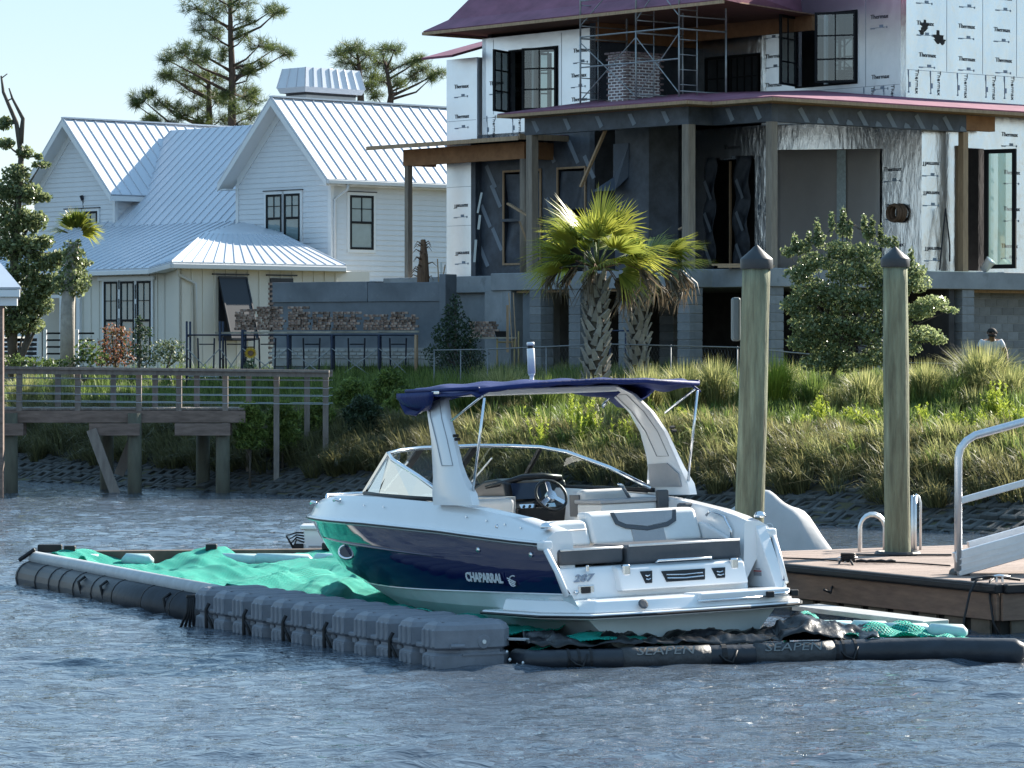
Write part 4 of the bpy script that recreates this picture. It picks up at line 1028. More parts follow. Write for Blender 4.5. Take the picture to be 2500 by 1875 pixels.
# piles with cone caps
def pile(px_top, px_bot, Y, y_cap_top, y_cap_base, r, lab, seed):
    zt = W(px_top, y_cap_base, Y).z; zc = W(px_top, y_cap_top, Y).z
    xt, xb = (px_top - CX) / F_PX * Y, (px_bot - CX) / F_PX * Y
    t = thing('mooring_pile', lab, 'pile', (xb, Y, 0), 'capped mooring piles')
    q = MB(); rng = random.Random(seed); n = 22; m = 26; vs = []
    for i in range(m):
        f = i / (m - 1); z = -1.2 + (zt + 1.2) * f; x = xb + (xt - xb) * max(0, z - .5) / (zt - .5)
        for k in range(n):
            a_ = 2 * math.pi * k / n; rr_ = r * (1.03 - .06 * f) * (1 + 0.05 * mnoise.noise(Vector((math.cos(a_) * 1.2, math.sin(a_) * 1.2, z * .7 + seed))) + 0.03 * mnoise.noise(Vector((math.cos(a_) * 5, math.sin(a_) * 5, z * .9 + seed))))
            vs.append((x + rr_ * math.cos(a_), Y + rr_ * math.sin(a_), z))
    q.add(vs, [(i * n + k, i * n + (k + 1) % n, (i + 1) * n + (k + 1) % n, (i + 1) * n + k) for i in range(m - 1) for k in range(n)] + [tuple((m - 1) * n + k for k in range(n))])
    q.build('shaft', m_pile, t, smooth=True)
    q = MB(); h = zc - zt; q.lathe([(r * 1.10, -0.02), (r * 1.13, 0.0), (r * 1.13, h * .34), (r * 1.10, h * .38), (r * .5, h * .72), (r * .06, h), (0.004, h)], (xt, Y, zt), 24); c = q.build('cap', m_cap, t, smooth=True); c.modifiers.new('e', 'EDGE_SPLIT').split_angle = R_(30)
    return t
pile(1847, 1826, 38.3, 598, 652, 0.157, 'tall greenish timber pile with black cone cap beside the motorboat', 3)
p2 = pile(2185, 2192, 41.2, 602, 648, 0.150, 'tall greenish timber pile with black cone cap rising through the dock', 9)
q = MB(); q.tube([Vector(((2192 - CX) / F_PX * 41.2 + .24 * math.cos(t), 41.2 + .24 * math.sin(t), .52)) for t in np.linspace(0, 6.28, 20, endpoint=False)], .03, 6, closed=True)
q.bar(((2192 - CX) / F_PX * 41.2 - .5, 41.0, .515), ((2192 - CX) / F_PX * 41.2 + .6, 41.0, .515), .06, .02); o = q.build('pile_guide', m_cap); tag(o, 'black metal pile guide ring bolted to the dock boards', 'bracket')

# ladders
def hoop(x, y, zb, h, w, lab, dvec):
    t = thing('dock_ladder', lab, 'ladder', (x, y, zb)); o_ = Vector((x, y, zb))
    for s in (0, 1):
        q = MB(); b_ = o_ + Vector((0.05, 0.42, 0)) * s
        q.tube([b_ + Vector((0, 0, -.3)), b_ + Vector((0, 0, h - .16))] + [b_ + dvec * (w / 2 - w / 2 * math.cos(a_)) + Vector((0, 0, h - .16 + .16 * math.sin(a_))) for a_ in np.linspace(0.2, math.pi - .2, 8)] + [b_ + dvec * w + Vector((0, 0, h - .16)), b_ + dvec * w + Vector((0, 0, 0.0))], 0.022, 8); q.build('rail', m_alu, t, smooth=True)
    for k in range(3):
        q = MB(); q.bar(o_ + Vector((0, 0, -.1 - .2 * k)), o_ + Vector((.05, .42, -.1 - .2 * k)), .05, .02); q.build('rung', m_alu, t)
hoop((2097 - CX) / F_PX * 42.0, 41.9, 0.5, 0.43, 0.30, 'curved aluminium ladder handrail standing on the dock beside the pile', Vector((1, 0.15, 0)))
t = thing('folded_ladder', 'straight aluminium ladder folded upright behind the dock pile', 'ladder', ((2236 - CX) / F_PX * 42.2, 42.2, .5))
for px in (2228, 2235, 2249):
    x = (px - CX) / F_PX * 42.2; q = MB()
    if px == 2249: q.tube([(x - .06, 42.25, 1.16), (x - .02, 42.25, 1.13), (x, 42.25, 1.06), (x, 42.25, .3)], .016, 7)
    else: q.tube([(x, 42.2, .3), (x, 42.2, 1.15)], .020, 7)
    q.build('rail', m_alu, t, smooth=True)
for k in range(5):
    q = MB(); q.bar(((2228 - CX) / F_PX * 42.2, 42.3, .35 + .18 * k), ((2240 - CX) / F_PX * 42.2, 42.3, .35 + .18 * k), .03, .02); q.build('rung', m_alu, t)

# gangway
G0 = Wz(2333, 1392, 0.56); gd = Vector((.97, .24, 0.25)).normalized(); gs = Vector((-.24, .97, 0))
gw = thing('gangway', 'aluminium gangway ramp with tubular handrails resting on the dock', 'gangway', tuple(G0))
def gp(t, s, h): return G0 + gd * t + gs * s + Vector((0, 0, h))
for s, nm in ((0, 'near'), (.45, 'far')):
    q = MB(); q.bar(gp(.35, s, .06), gp(7, s, .06), .06, .26) if s else q.tube([gp(0.03, s, -.02), gp(0.03, s, 1.18), gp(.05, s, 1.27), gp(.12, s, 1.335), gp(.22, s, 1.37), gp(7, s, 1.40)], .042, 10); q.build('handrail' if not s else 'stringer', m_alu2, gw, smooth=not s)
    if s: continue
    q = MB(); q.bar(gp(.03, s, .72), gp(7, s, .74), .05, .07); q.build('mid_rail', m_alu2, gw, bevel=.01)
    q = MB(); q.bar(gp(0, s, .06), gp(7, s, .06), .06, .26); st = q.build('stringer', m_alu2, gw, bevel=.008)
    for k in range(3):
        q = MB(); q.bar(gp(.02, s - .034, -.02 + .065 * k), gp(7, s - .034, -.02 + .065 * k), .012, .012); q.build('flange', m_alu2, st)
    for t_ in (1.4, 2.8, 4.2, 5.6): q = MB(); q.bar(gp(t_, s, .1), gp(t_, s, 1.38), .05, .05); q.build('post', m_alu2, gw)
q = MB(); q.prism([gp(.3, .04, .10), gp(7, .04, .10), gp(7, .42, .10), gp(.3, .42, .10)], (0, 0, -.04)); q.build('tread', m_alu2, gw)
q = MB(); q.tube([gp(.10, -.02, -.08), gp(.10, .3, -.08)], .06, 12); q.build('roller', m_blk, gw, smooth=True)

# covered personal watercraft behind the dock
m_cover = M('pale_grey_cover', (0.42, 0.42, 0.42), rough=0.75, var=0.06, vscale=3, bump=0.2, bscale=9)
wc0 = Vector(((1892 - CX) / F_PX * 44.0, 44.0, 0.25))
hd = Vector((0.80, -0.45, 0)).normalized(); sd_ = Vector((-hd.y, hd.x, 0))
secs = [(-.9, .2, .6, .3), (-.6, .34, .9, .4), (-.35, .36, 1.05, .42), (-.15, .36, 1.16, .45), (0, .34, 1.08, .46), (.12, .34, .98, .46), (.3, .32, .94, .46), (.42, .30, .86, .46), (.6, .26, .60, .44), (.8, .2, .38, .4), (.95, .06, .18, .2)]
rows = []
for (l, tw, h, bw) in secs:
    r = []
    for k in range(17):
        a_ = math.pi * k / 16; c = math.cos(a_); s_ = math.sin(a_)
        f = s_ ** 0.8; x = c * (bw * (1 - f) + tw * f * (1.0 if abs(c) > .3 else 1)) * (1 + .05 * math.sin(7 * l + 3 * k))
        z = h * f * (1 + .03 * math.sin(5 * k + l * 9)) - .25
        p = wc0 + hd * l + sd_ * x + Vector((0, 0, z)); r.append(p)
    rows.append(r)
pw_ = thing('watercraft', 'personal watercraft under a pale grey cover behind the dock', 'watercraft', tuple(wc0))
q = MB(); q.sheet(rows); q.build('cover', m_cover, pw_, smooth=True, solid=.01, subd=1)
q = MB(); a_ = wc0 + hd * -.35 + sd_ * .2 + Vector((0, 0, .70)); e_ = wc0 + hd * -.62 + sd_ * .85 + Vector((0, 0, .78))
q.add([a_ + Vector((0, 0, .10)), e_ + Vector((-.06, 0, .10)), e_ + Vector((-.16, 0, .0)), e_ + Vector((.2, 0, -.10)), a_ + Vector((-.04, 0, -.26))], [(0, 1, 2, 3, 4)]); q.build('cover_flap', m_cover, pw_, solid=.05)
q = MB(); em = [wc0 + hd * (.1 + .05 * math.cos(t)) - sd_ * .37 + Vector((0, 0, .45 + .045 * math.sin(t))) for t in np.linspace(0, 6.28, 16, endpoint=False)]; q.tube(em, .006, 5, closed=True); q.build('emblem', m_gel, pw_)
q = MB(); q.prism([wc0 + hd * -1.5 + sd_ * -.5 + Vector((0, 0, -.35)), wc0 + hd * 1.4 + sd_ * -.5 + Vector((0, 0, -.35)), wc0 + hd * 1.4 + sd_ * .5 + Vector((0, 0, -.35)), wc0 + hd * -1.5 + sd_ * .5 + Vector((0, 0, -.35))], (0, 0, .16)); q.build('float_base', m_float, pw_, bevel=.04, fixn=True)
# ================================================================ UNFINISHED HOUSE  (local: x inland to the right, y along the shore to the left)
m_foil = M('foil_sheathing', (0.72, 0.77, 0.83), rough=0.36, metal=0.95, var=0.05, vscale=1.2, bump=0.35, bscale=3.5)
m_foil2 = M('crinkled_foil', (0.74, 0.77, 0.80), rough=0.26, metal=1.0, var=0.06, vscale=1.5, bump=0.9, bscale=5, stretch=(1, 1, 0.35))
m_print = M('black_print', (0.015, 0.02, 0.035), rough=0.6)
m_lprint = M('faint_print', (0.22, 0.27, 0.33), rough=0.6)
m_wrap = M('black_house_wrap', (0.052, 0.062, 0.080), rough=0.5, var=0.45, vscale=2.0, bump=0.5, bscale=6)
m_wrapprint = M('grey_wrap_print', (0.20, 0.23, 0.27), rough=0.7)
m_roofred = M('plum_roof_felt', (0.22, 0.085, 0.13), rough=0.7, var=0.22, vscale=1.2, bump=0.35, bscale=4, stretch=(1, 1, 2))
m_lumber = M('pale_lumber', (0.36, 0.24, 0.145), rough=0.75, var=0.2, vscale=3, stretch=(6, 6, 1), rnd=0.12)
m_osb = M('brown_sheathing_beam', (0.30, 0.15, 0.07), rough=0.8, var=0.2, vscale=4, bump=0.1)
m_postw = M('grey_timber_post', (0.30, 0.25, 0.20), rough=0.85, col2=(0.19, 0.155, 0.125), vscale=2.5, stretch=(6, 6, 0.7), bump=0.3)
m_ceil = M('porch_ceiling_boards', (0.22, 0.12, 0.08), rough=0.8, var=0.3, vscale=2, stretch=(1, 8, 1))
m_conc = M('cast_concrete', (0.25, 0.265, 0.28), rough=0.9, var=0.22, vscale=0.9, bump=0.25, bscale=9, wear=(0.13, 0.14, 0.15), wscale=1.2, wth=0.56, detail=8)
m_cmu = M('concrete_block', (0.20, 0.21, 0.22), rough=0.95, var=0.12, vscale=6, bump=0.4, bscale=40, rnd=0.18)
m_mort = M('mortar', (0.30, 0.30, 0.29), rough=0.95, var=0.1)
m_blackmetal = M('black_window_frame', (0.007, 0.008, 0.010), rough=0.6, spec=.25)
m_tan = M('tan_sheet', (0.33, 0.30, 0.28), rough=0.85, var=0.06, vscale=1, bump=0.15, bscale=5)
m_tape = M('pale_tape', (0.40, 0.46, 0.46), rough=0.6, var=0.2, vscale=12)
m_brickw = M('whitewashed_brick', (0.20, 0.145, 0.14), rough=0.9, var=0.3, vscale=8, rnd=0.35, bump=0.4, bscale=40)
m_limemort = M('lime_mortar', (0.68, 0.66, 0.64), rough=0.95, var=0.08)
m_glass_h = glassmat('house_window_glass', (0.55, 0.62, 0.62), 0.12)
m_glass_g = glassmat('greenish_door_glass', (0.52, 0.68, 0.60), 0.25)
m_inner = M('shade_dark_interior', (0.045, 0.042, 0.042), rough=0.95, var=0.3)  # near-black base colour stands in for the shade inside and under the house
m_scaf = M('galvanised_tube', (0.30, 0.31, 0.31), rough=0.5, metal=0.6, var=0.2, vscale=6)

house = thing('unfinished_house', 'house under construction with foil clad walls, plum roof felt and open porches', 'house')
def hb(x0, x1, y0, y1, z0, z1, nm, mt, par=house, bev=0.0):
    q = MB(); q.box((x0, y0, z0), (x1, y1, z1)); return q.build(nm, mt, par, bevel=bev)
def tiled(a0, a1, z0, z1, holes):
    """split a rectangle round rectangular holes; returns list of (a0,a1,z0,z1)"""
    as_ = sorted({a0, a1, *[h[0] for h in holes], *[h[1] for h in holes]}); out = []
    for i in range(len(as_) - 1):
        a, b_ = as_[i], as_[i + 1]; zz = z0
        for h in sorted([h for h in holes if h[0] <= a + 1e-6 and h[1] >= b_ - 1e-6], key=lambda h: h[2]):
            if h[2] > zz: out.append((a, b_, zz, h[2]))
            zz = h[3]
        if zz < z1: out.append((a, b_, zz, z1))
    return out
def wall_x(x, y0, y1, z0, z1, nm, mt, holes=(), t=0.18, par=house):
    q = MB()
    for a, b_, c, d in tiled(y0, y1, z0, z1, holes): q.box((x, a, c), (x + t, b_, d))
    return q.build(nm, mt, par)
def wall_y(y, x0, x1, z0, z1, nm, mt, holes=(), t=0.18, par=house):
    q = MB()
    for a, b_, c, d in tiled(x0, x1, z0, z1, holes): q.box((a, y, c), (b_, y + t, d))
    return q.build(nm, mt, par)
Z1 = 4.66; ZS = 4.24
# --- slab on block piers
q = MB(); q.prism([(x, y, ZS) for x, y in ((-1.02, 1.62), (-1.02, 8.7), (0.75, 8.7), (0.75, 15.2), (12, 15.2), (12, -0.32), (-0.32, -0.32), (-0.32, 1.62))][::-1], (0, 0, Z1 - ZS)); q.build('slab', m_conc, house, bevel=0.02, fixn=True)
me_cmu = beveled_box_mesh('block', 0.392, 0.392, 0.188, 0.008, m_cmu)
me_cmu2 = beveled_box_mesh('block', 0.392, 0.19, 0.188, 0.008, m_cmu)
GZ = 1.75
def pier(x, y, top=ZS, sx=1.0, sy=1.0):
    p = hb(x - .18 * sx, x + .18 * sx, y - .18 * sy, y + .18 * sy, GZ - .2, top, 'pier', m_mort)
    n = int((top - GZ) / 0.2)
    for k in range(n + 1):
        z = top - 0.1 - 0.2 * k
        o = inst(me_cmu, 'block', p, (x, y, z), (0, 0, 0), (sx, sy, 1))
    return p
for x, y in ((-0.80, 7.05), (-0.80, 5.62), (-0.76, 3.9), (-0.78, 1.86), (-0.08, -0.06), (3.1, -0.08), (6.2, -0.06)): pier(x, y, sx=1.05, sy=1.05)
for x, y in ((1.3, 1.8), (2.9, 6.4)): pier(x, y, sx=1.3, sy=1.3)
hb(-0.95, -0.55, 8.3, 9.0, GZ - .2, ZS, 'pier_wall', m_conc); hb(0.9, 1.2, 8.7, 15, GZ - .2, ZS, 'foundation_wall', m_conc)
hb(-0.98, -0.60, 7.98, 8.30, GZ - .2, ZS, 'pier_wall', m_conc)
wall_x(5.6, -0.2, 15, GZ - .3, ZS, 'undercroft_wall', m_inner)  # wall coloured near-black to paint in the shade below the slab
bw = wall_y(0.45, 6.55, 12, GZ - .3, ZS, 'block_wall', m_mort, t=.2)
for k in range(13):
    for j in range(10):
        inst(me_cmu2, 'block', bw, (6.75 + 0.4 * j + (0.2 if k % 2 else 0), 0.535, ZS - .1 - .2 * k))
for y0, y1 in ((7.3, 7.9), (5.85, 6.8), (2.1, 3.7), (4.1, 5.4)): hb(-0.86, -0.80, y0, y1, ZS - .06, ZS - .005, 'form_board', m_lumber)
hb(6.6, 9.5, 0.02, 0.08, ZS - .07, ZS - .005, 'form_board', m_lumber)
hb(2.0, 5.6, -0.1, 15, GZ - .3, GZ + .02, 'undercroft_floor', m_soil)

# --- lower storey walls behind the porches
wl1 = wall_x(1.9, 8.2, 12.76, Z1, 8.3, 'wrapped_wall', m_wrap, holes=((10.2, 11.7, 5.0, 7.3), (8.5, 9.6, 4.7, 7.3)))
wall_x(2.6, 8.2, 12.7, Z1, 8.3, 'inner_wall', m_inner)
wall_y(8.2, 1.9, 5.2, Z1, 10.9, 'return_wall', m_wrap)
wl2 = wall_x(5.2, 0.48, 8.2, Z1, 8.4, 'foil_wall', m_foil2, holes=((5.95, 7.7, 4.7, 7.55),))
wall_x(6.4, 0.5, 12.4, Z1, 8.4, 'inner_wall', m_inner); wall_y(12.4, 2.1, 6.6, Z1, 12, 'inner_wall', m_inner)
wl3 = wall_x(1.9, 12.76, 14.0, Z1, 10.3, 'foil_wall', m_foil)
wall_y(12.58, 1.7, 1.9, Z1, 8.2, 'wall_edge', m_wrap)
wl4 = wall_y(0.3, 5.2, 12, Z1, 8.45, 'foil_wall', m_foil2, holes=((6.42, 7.35, 4.70, 7.62),))
wall_y(1.2, 6.0, 8.5, Z1, 8.4, 'inner_wall', m_inner)
# framing edges round the openings
for (y0, y1, z0, z1) in ((10.2, 11.7, 5.0, 7.3), (8.5, 9.6, 4.7, 7.3)):
    for a in ((y0, y0 + .05, z0, z1), (y1 - .05, y1, z0, z1), (y0, y1, z1, z1 + .05), (y0, y1, z0 - .05, z0)):
        hb(1.86, 1.90, *a, 'opening_stud', m_lumber)
hb(1.80, 1.86, 10.2, 11.7, 6.05, 6.12, 'opening_stud', m_wrap); hb(1.92, 1.97, 10.9, 10.96, 5.0, 7.3, 'opening_stud', m_wrap)
q = MB(); rows = [[Vector((1.98 + .05 * math.sin(5 * y + 3 * z), y, z)) for z in np.linspace(5.0, 7.25, 10)] for y in np.linspace(10.25, 11.65, 18)]; q.sheet(rows); q.build('hanging_wrap', m_wrap, house, smooth=True)
q = MB(); rows = [[Vector((2.0 + .07 * math.sin(7 * y + 2 * z), y, z)) for z in np.linspace(6.3, 7.25, 8)] for y in np.linspace(8.55, 9.55, 16)]; q.sheet(rows); q.build('hanging_wrap', m_wrap, house, smooth=True)
# tan sheet with tape, hanging wrap strips
rows = [[Vector((5.16 - .02 * math.sin(4 * y) - .015 * math.sin(9 * z), y, z)) for z in np.linspace(4.70, 7.60 + .12 * (y - 1.6) / 3.5, 10)] for y in np.linspace(1.62, 5.1, 24)]
q = MB(); q.sheet(rows); ts = q.build('tan_sheet', m_tan, house, smooth=True, solid=.01)
q = MB(); q.box((5.115, 2.72, 4.9), (5.125, 3.02, 7.62)); q.build('tape_strip', m_tape, ts)
for y0, y1 in ((7.25, 7.62), (6.02, 6.55)):
    rows = [[Vector((5.1 - .06 * math.sin(6 * z + y * 11), y + .10 * math.sin(1.3 * z) * (1 - (z - 4.7) / 2.9), z)) for z in np.linspace(4.68, 7.62, 18)] for y in np.linspace(y0, y1, 10)]
    q = MB(); q.sheet(rows); hw = q.build('hanging_wrap', m_wrap, house, smooth=True, solid=.008)
    for k in range(3):
        q = MB(); yc, zc = (y0 + y1) / 2, 5.2 + .8 * k; q.add([(4.99, yc - .16, zc - .22), (4.99, yc - .08, zc - .26), (4.99, yc + .16, zc + .2), (4.99, yc + .08, zc + .26)], [(0, 1, 2, 3)]); q.build('wrap_print', m_wrapprint, hw, solid=.003)
hb(5.08, 5.13, 6.70, 6.75, 4.7, 7.5, 'stud', m_lumber)
# wrap prints on the dark wall and on the porch beams
def slant(par, pts, mt=m_wrapprint): q = MB(); q.add(pts, [tuple(range(len(pts)))]); return q.build('wrap_print', mt, par, solid=.004)
for (y, z) in ((12.4, 6.2), (12.5, 5.2), (12.2, 7.2), (11.95, 5.6), (9.9, 7.75), (9.0, 7.7), (8.4, 7.3), (9.85, 6.3), (12.0, 6.7)):
    slant(wl1, [(1.895, y + .24, z + .28), (1.895, y + .12, z + .33), (1.895, y - .24, z - .24), (1.895, y - .12, z - .29)])

# --- porch: posts, beams, ceiling, roof
BZ, BT = 7.96, 8.36
bmA = hb(-0.85, -0.65, 1.84, 7.62, BZ, BT, 'porch_beam', m_wrap); bmR = hb(-0.65, -0.10, 1.84, 2.04, BZ, BT - .002, 'porch_beam', m_wrap)
bmC = hb(-0.10, 0.10, -0.10, 1.84, BZ, BT, 'porch_beam', m_wrap); bmB = hb(0.10, 6.30, -0.10, 0.10, BZ, BT - .001, 'porch_beam', m_wrap)
hb(6.30, 7.3, -0.10, 0.10, BZ + .05, BT, 'end_beam', m_osb)
for y in np.arange(2.6, 7.5, 1.15): slant(bmA, [(-.856, y + .16, BZ + .33), (-.856, y + .02, BZ + .33), (-.856, y - .14, BZ + .10), (-.856, y - .02, BZ + .04)])
for y in (0.35, 1.25): slant(bmC, [(-.106, y + .16, BZ + .36), (-.106, y + .02, BZ + .36), (-.106, y - .14, BZ + .10), (-.106, y - .02, BZ + .04)])
for x in np.arange(0.9, 6.2, 0.95):
    pr = slant(bmB, [(x - .18, -.106, BZ + .30), (x - .06, -.106, BZ + .36), (x + .20, -.106, BZ + .02), (x + .04, -.106, BZ + .02)])
    slant(bmB, [(x + .42, -.106, BZ + .05), (x + .47, -.106, BZ + .14), (x + .58, -.106, BZ + .10), (x + .66, -.106, BZ + .02), (x + .44, -.106, BZ + .01)])
    t_ = text_mesh('TIGHT', .085, m_wrap, .002); inst(t_, 'wrap_lettering', pr, (x, -.112, BZ + .18), (R_(90), R_(56), 0)) if False else None
def post(x, y, z0, z1, w=0.19, mt=m_postw, nm='post'): return hb(x - w / 2, x + w / 2, y - w / 2, y + w / 2, z0, z1, nm, mt, bev=0.008)
post(0, 0, Z1, BZ); post(-0.75, 1.94, Z1, BZ, .22); post(-0.75, 7.45, Z1, BZ, .21); post(6.28, -0.02, Z1, BZ, .17, m_lumber)
q = MB(); q.prism([(x, y, BT) for x, y in ((-.85, 1.84), (-.85, 7.62), (1.9, 7.62), (1.9, 8.2), (5.2, 8.2), (5.2, .3), (6.4, .3), (6.4, -.1), (-.1, -.1), (-.1, 1.84))][::-1], (0, 0, .03)); q.build('porch_ceiling', m_ceil, house, fixn=True)
EZ, EI = 8.47, None
E_ = [(-1.30, 8.1, EZ), (-1.30, 1.40, EZ), (-0.55, 1.40, EZ), (-0.55, -0.60, EZ), (12.0, -0.60, EZ)]
I_ = [(1.9, 8.1, 8.93), (1.9, 4.6, 8.93), (4.67, 3.4, 9.05), (4.67, .3, 8.72), (12.0, .3, 8.72)]
q = MB(); q.add(E_ + I_, [(0, 1, 6, 5), (1, 2, 6), (2, 3, 6), (3, 8, 7, 6), (3, 4, 9, 8)]); q.build('porch_roof', m_roofred, house, solid=.03, fixn=True)
q = MB()
for a, b_ in zip(E_[:-1], E_[1:]): q.bar(Vector(a) + Vector((0, 0, -.055)), Vector(b_) + Vector((0, 0, -.055)), .04, .075)
q.bar(Vector(E_[0]) + Vector((0, 0, -.055)), Vector(I_[0]) + Vector((0, 0, -.08)), .04, .075); q.build('porch_fascia', m_lumber, house)
q = MB(); q.prism([(-1.28, 8.08, EZ - .09), (-1.28, 1.42, EZ - .09), (-.53, 1.42, EZ - .09), (-.53, -.58, EZ - .09), (12, -.58, EZ - .09), (12, 0.0, EZ - .09), (0.0, 0.0, EZ - .09), (0.0, 1.94, EZ - .09), (-.75, 1.94, EZ - .09), (-.75, 8.08, EZ - .09)], (0, 0, .02)); q.build('porch_soffit', m_lumber, house, fixn=True)
# small side porch
hb(0.94, 1.14, 9.75, 14.6, 7.55, 7.97, 'side_beam', m_osb); hb(1.14, 1.9, 9.75, 9.93, 7.55, 7.97, 'side_beam', m_osb); hb(1.14, 1.9, 14.42, 14.6, 7.55, 7.97, 'side_beam', m_osb)
q = MB(); q.lathe([(.125, Z1), (.125, 7.55)], (1.04, 9.85, 0), 14); q.build('round_post', m_postw, house, smooth=True)
post(1.04, 14.5, Z1 - .5, 7.55, .15)
q = MB(); q.add([(0.3, 9.2, 8.04), (0.3, 15.3, 8.04), (1.9, 15.3, 8.12), (1.9, 9.2, 8.12)], [(0, 1, 2, 3)]); q.build('side_roof', m_roofred, house, solid=.05)
hb(0.27, 0.31, 9.2, 15.3, 7.96, 8.06, 'side_fascia', m_lumber); hb(0.3, 1.9, 9.17, 9.21, 7.98, 8.12, 'side_fascia', m_lumber); hb(1.14, 1.9, 9.93, 14.42, 7.93, 7.96, 'side_ceiling', m_ceil)
# --- upper storey
def print_unit(sz=.15):
    t = text_mesh('Thermax', sz, m_print, .003)
    return t
me_th = print_unit()
def marks_mesh():
    b = MB(); rn = random.Random(5)
    b.cbox((.0, -.28, 0), (.30, .012, .006)); b.cbox((-.22, -.29, 0), (.14, .03, .007)); b.cbox((.06, -.25, 0), (.12, .07, .005)); b.cbox((.18, -.275, 0), (.12, .010, .008)); b.cbox((.24, -.28, 0), (.03, .05, .006))
    b.cbox((-.14, -.285, 0), (.1, .008, .0075))
    return mesh_of(b, 'print_marks', m_lprint)
me_mk = marks_mesh()
def prints_x(par, x, ys, zs, vert=False, skip=None, flip=1):      # on a wall facing -x : text runs towards -y
    for y in ys:
        for z in zs:
            if random.random() < .10: continue
            y0_ = y; y = y0_ + random.uniform(-.05, .05)
            r = (R_(90), 0, R_(-90)) if not vert else (R_(90), R_(90), R_(-90))
            inst(me_th, 'printed_name', par, (x - .008, y, z + random.uniform(-.02, .02)), r, (1.05, flip, 1)); inst(me_mk, 'printed_mark', par, (x - .006, y, z), r); y = y0_
def prints_y(par, y, xs, zs, vert=False, skip=None, flip=1):      # on a wall facing -y : text runs towards +x
    for x in xs:
        for z in zs:
            if random.random() < .10: continue
            x0_ = x; x = x0_ + random.uniform(-.05, .05)
            r = (R_(90), 0, 0) if not vert else (R_(90), R_(90), 0)
            inst(me_th, 'printed_name', par, (x, y - .008, z + random.uniform(-.02, .02)), r, (1.05, flip, 1)); inst(me_mk, 'printed_mark', par, (x, y - .006, z), r); x = x0_
def joints_x(par, x, ys, z0, z1, zs=()):
    for y in ys: q = MB(); q.box((x - .004, y - .006, z0), (x, y + .006, z1)); q.build('panel_joint', m_lprint, par)
    for z, y0, y1 in zs: q = MB(); q.box((x - .004, y0, z - .005), (x, y1, z + .005)); q.build('panel_joint', m_lprint, par)
wu1 = wall_x(1.9, 8.16, 12.55, 8.2, 10.75, 'foil_wall', m_foil, holes=((9.62, 11.45, 8.80, 10.35),))
hb(1.9, 5.2, 12.40, 12.55, 8.2, 10.75, 'foil_side', m_foil); wall_y(8.16, 1.9, 5.2, 8.4, 10.9, 'foil_side', m_wrap)
prints_x(wu1, 1.9, (12.0, 8.75), (9.0, 9.6, 10.2)); prints_x(wl3, 1.9, (13.4,), (8.8, 9.6))
prints_x(wu1, 1.9, (12.05, 11.1, 9.6), (8.48,), vert=True)
joints_x(wu1, 1.9, (9.45, 12.1), 8.8, 10.7, ((8.72, 8.2, 12.5),))
joints_x(wl3, 1.9, (), 8, 9, ((7.0, 12.8, 13.98), (6.0, 12.8, 13.98), (8.7, 12.8, 13.98)))
prints_x(wl3, 1.9, (13.4,), (5.3, 6.5), flip=-1)
wu2 = wall_x(4.67, .48, 5.16, 8.3, 12.6, 'foil_wall', m_foil, holes=((1.93, 3.95, 9.18, 10.86),))
wu3 = wall_y(0.3, 4.67, 12, 8.45, 12.6, 'foil_wall', m_foil2)
prints_x(wu2, 4.67, (4.75, 1.15), (9.25, 9.98, 10.7, 11.4)); prints_x(wu2, 4.67, (1.35, .75), (8.75,), vert=True)
joints_x(wu2, 4.67, (1.62,), 9.05, 12.5, ((9.05, .5, 5.1),))
prints_y(wu3, .3, (5.35, 6.75, 8.0), (9.75, 10.5, 11.25)); prints_y(wu3, .3, (5.0, 5.8, 6.7, 7.7, 8.4), (9.1,), vert=True)
for x in (6.05, 7.3, 8.5):
    q = MB(); q.box((x - .005, .296, 9.4), (x + .005, .3, 12.5)); q.build('panel_joint', m_lprint, wu3)
q = MB(); q.box((4.7, .296, 9.38), (12, .3, 9.39)); q.build('panel_joint', m_lprint, wu3)
m_stain = M('tar_smudge', (0.02, 0.016, 0.014), rough=.7)
for (x, z, s_) in ((5.3, 10.45, .13), (5.75, 10.2, .16), (5.9, 10.12, .1), (5.2, 10.3, .09)):
    q = MB(); q.add([(x + s_ * (1 + .5 * math.sin(5 * a_)) * math.cos(a_), .294, z + s_ * .8 * (1 + .5 * math.cos(4 * a_)) * math.sin(a_)) for a_ in np.linspace(0, 6.28, 14, endpoint=False)], [tuple(range(14))]); q.build('smudge', m_stain, wu3, solid=.003)
prints_y(wl4, .3, (8.3,), (5.3, 6.2, 7.1, 8.0)); prints_y(wl4, .3, (5.55,), (5.2, 6.5, 7.2), flip=-1)
prints_x(wl2, 5.2, (1.2,), (5.3, 6.2, 7.1)); prints_x(wl2, 5.2, (5.5,), (5.2, 6.4, 7.3), vert=True); prints_x(wl2, 5.2, (6.8,), (7.85,))
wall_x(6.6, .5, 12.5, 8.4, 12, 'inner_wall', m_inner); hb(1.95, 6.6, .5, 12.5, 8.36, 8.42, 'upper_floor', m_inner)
# recess wall with dark opening and windows
wr = wall_x(5.2, 5.16, 8.16, 8.4, 10.9, 'recess_wall', m_foil2, holes=((5.75, 7.75, 8.5, 10.15),)); hb(4.67, 5.2, 5.0, 5.16, 8.4, 10.9, 'recess_side', m_foil2)
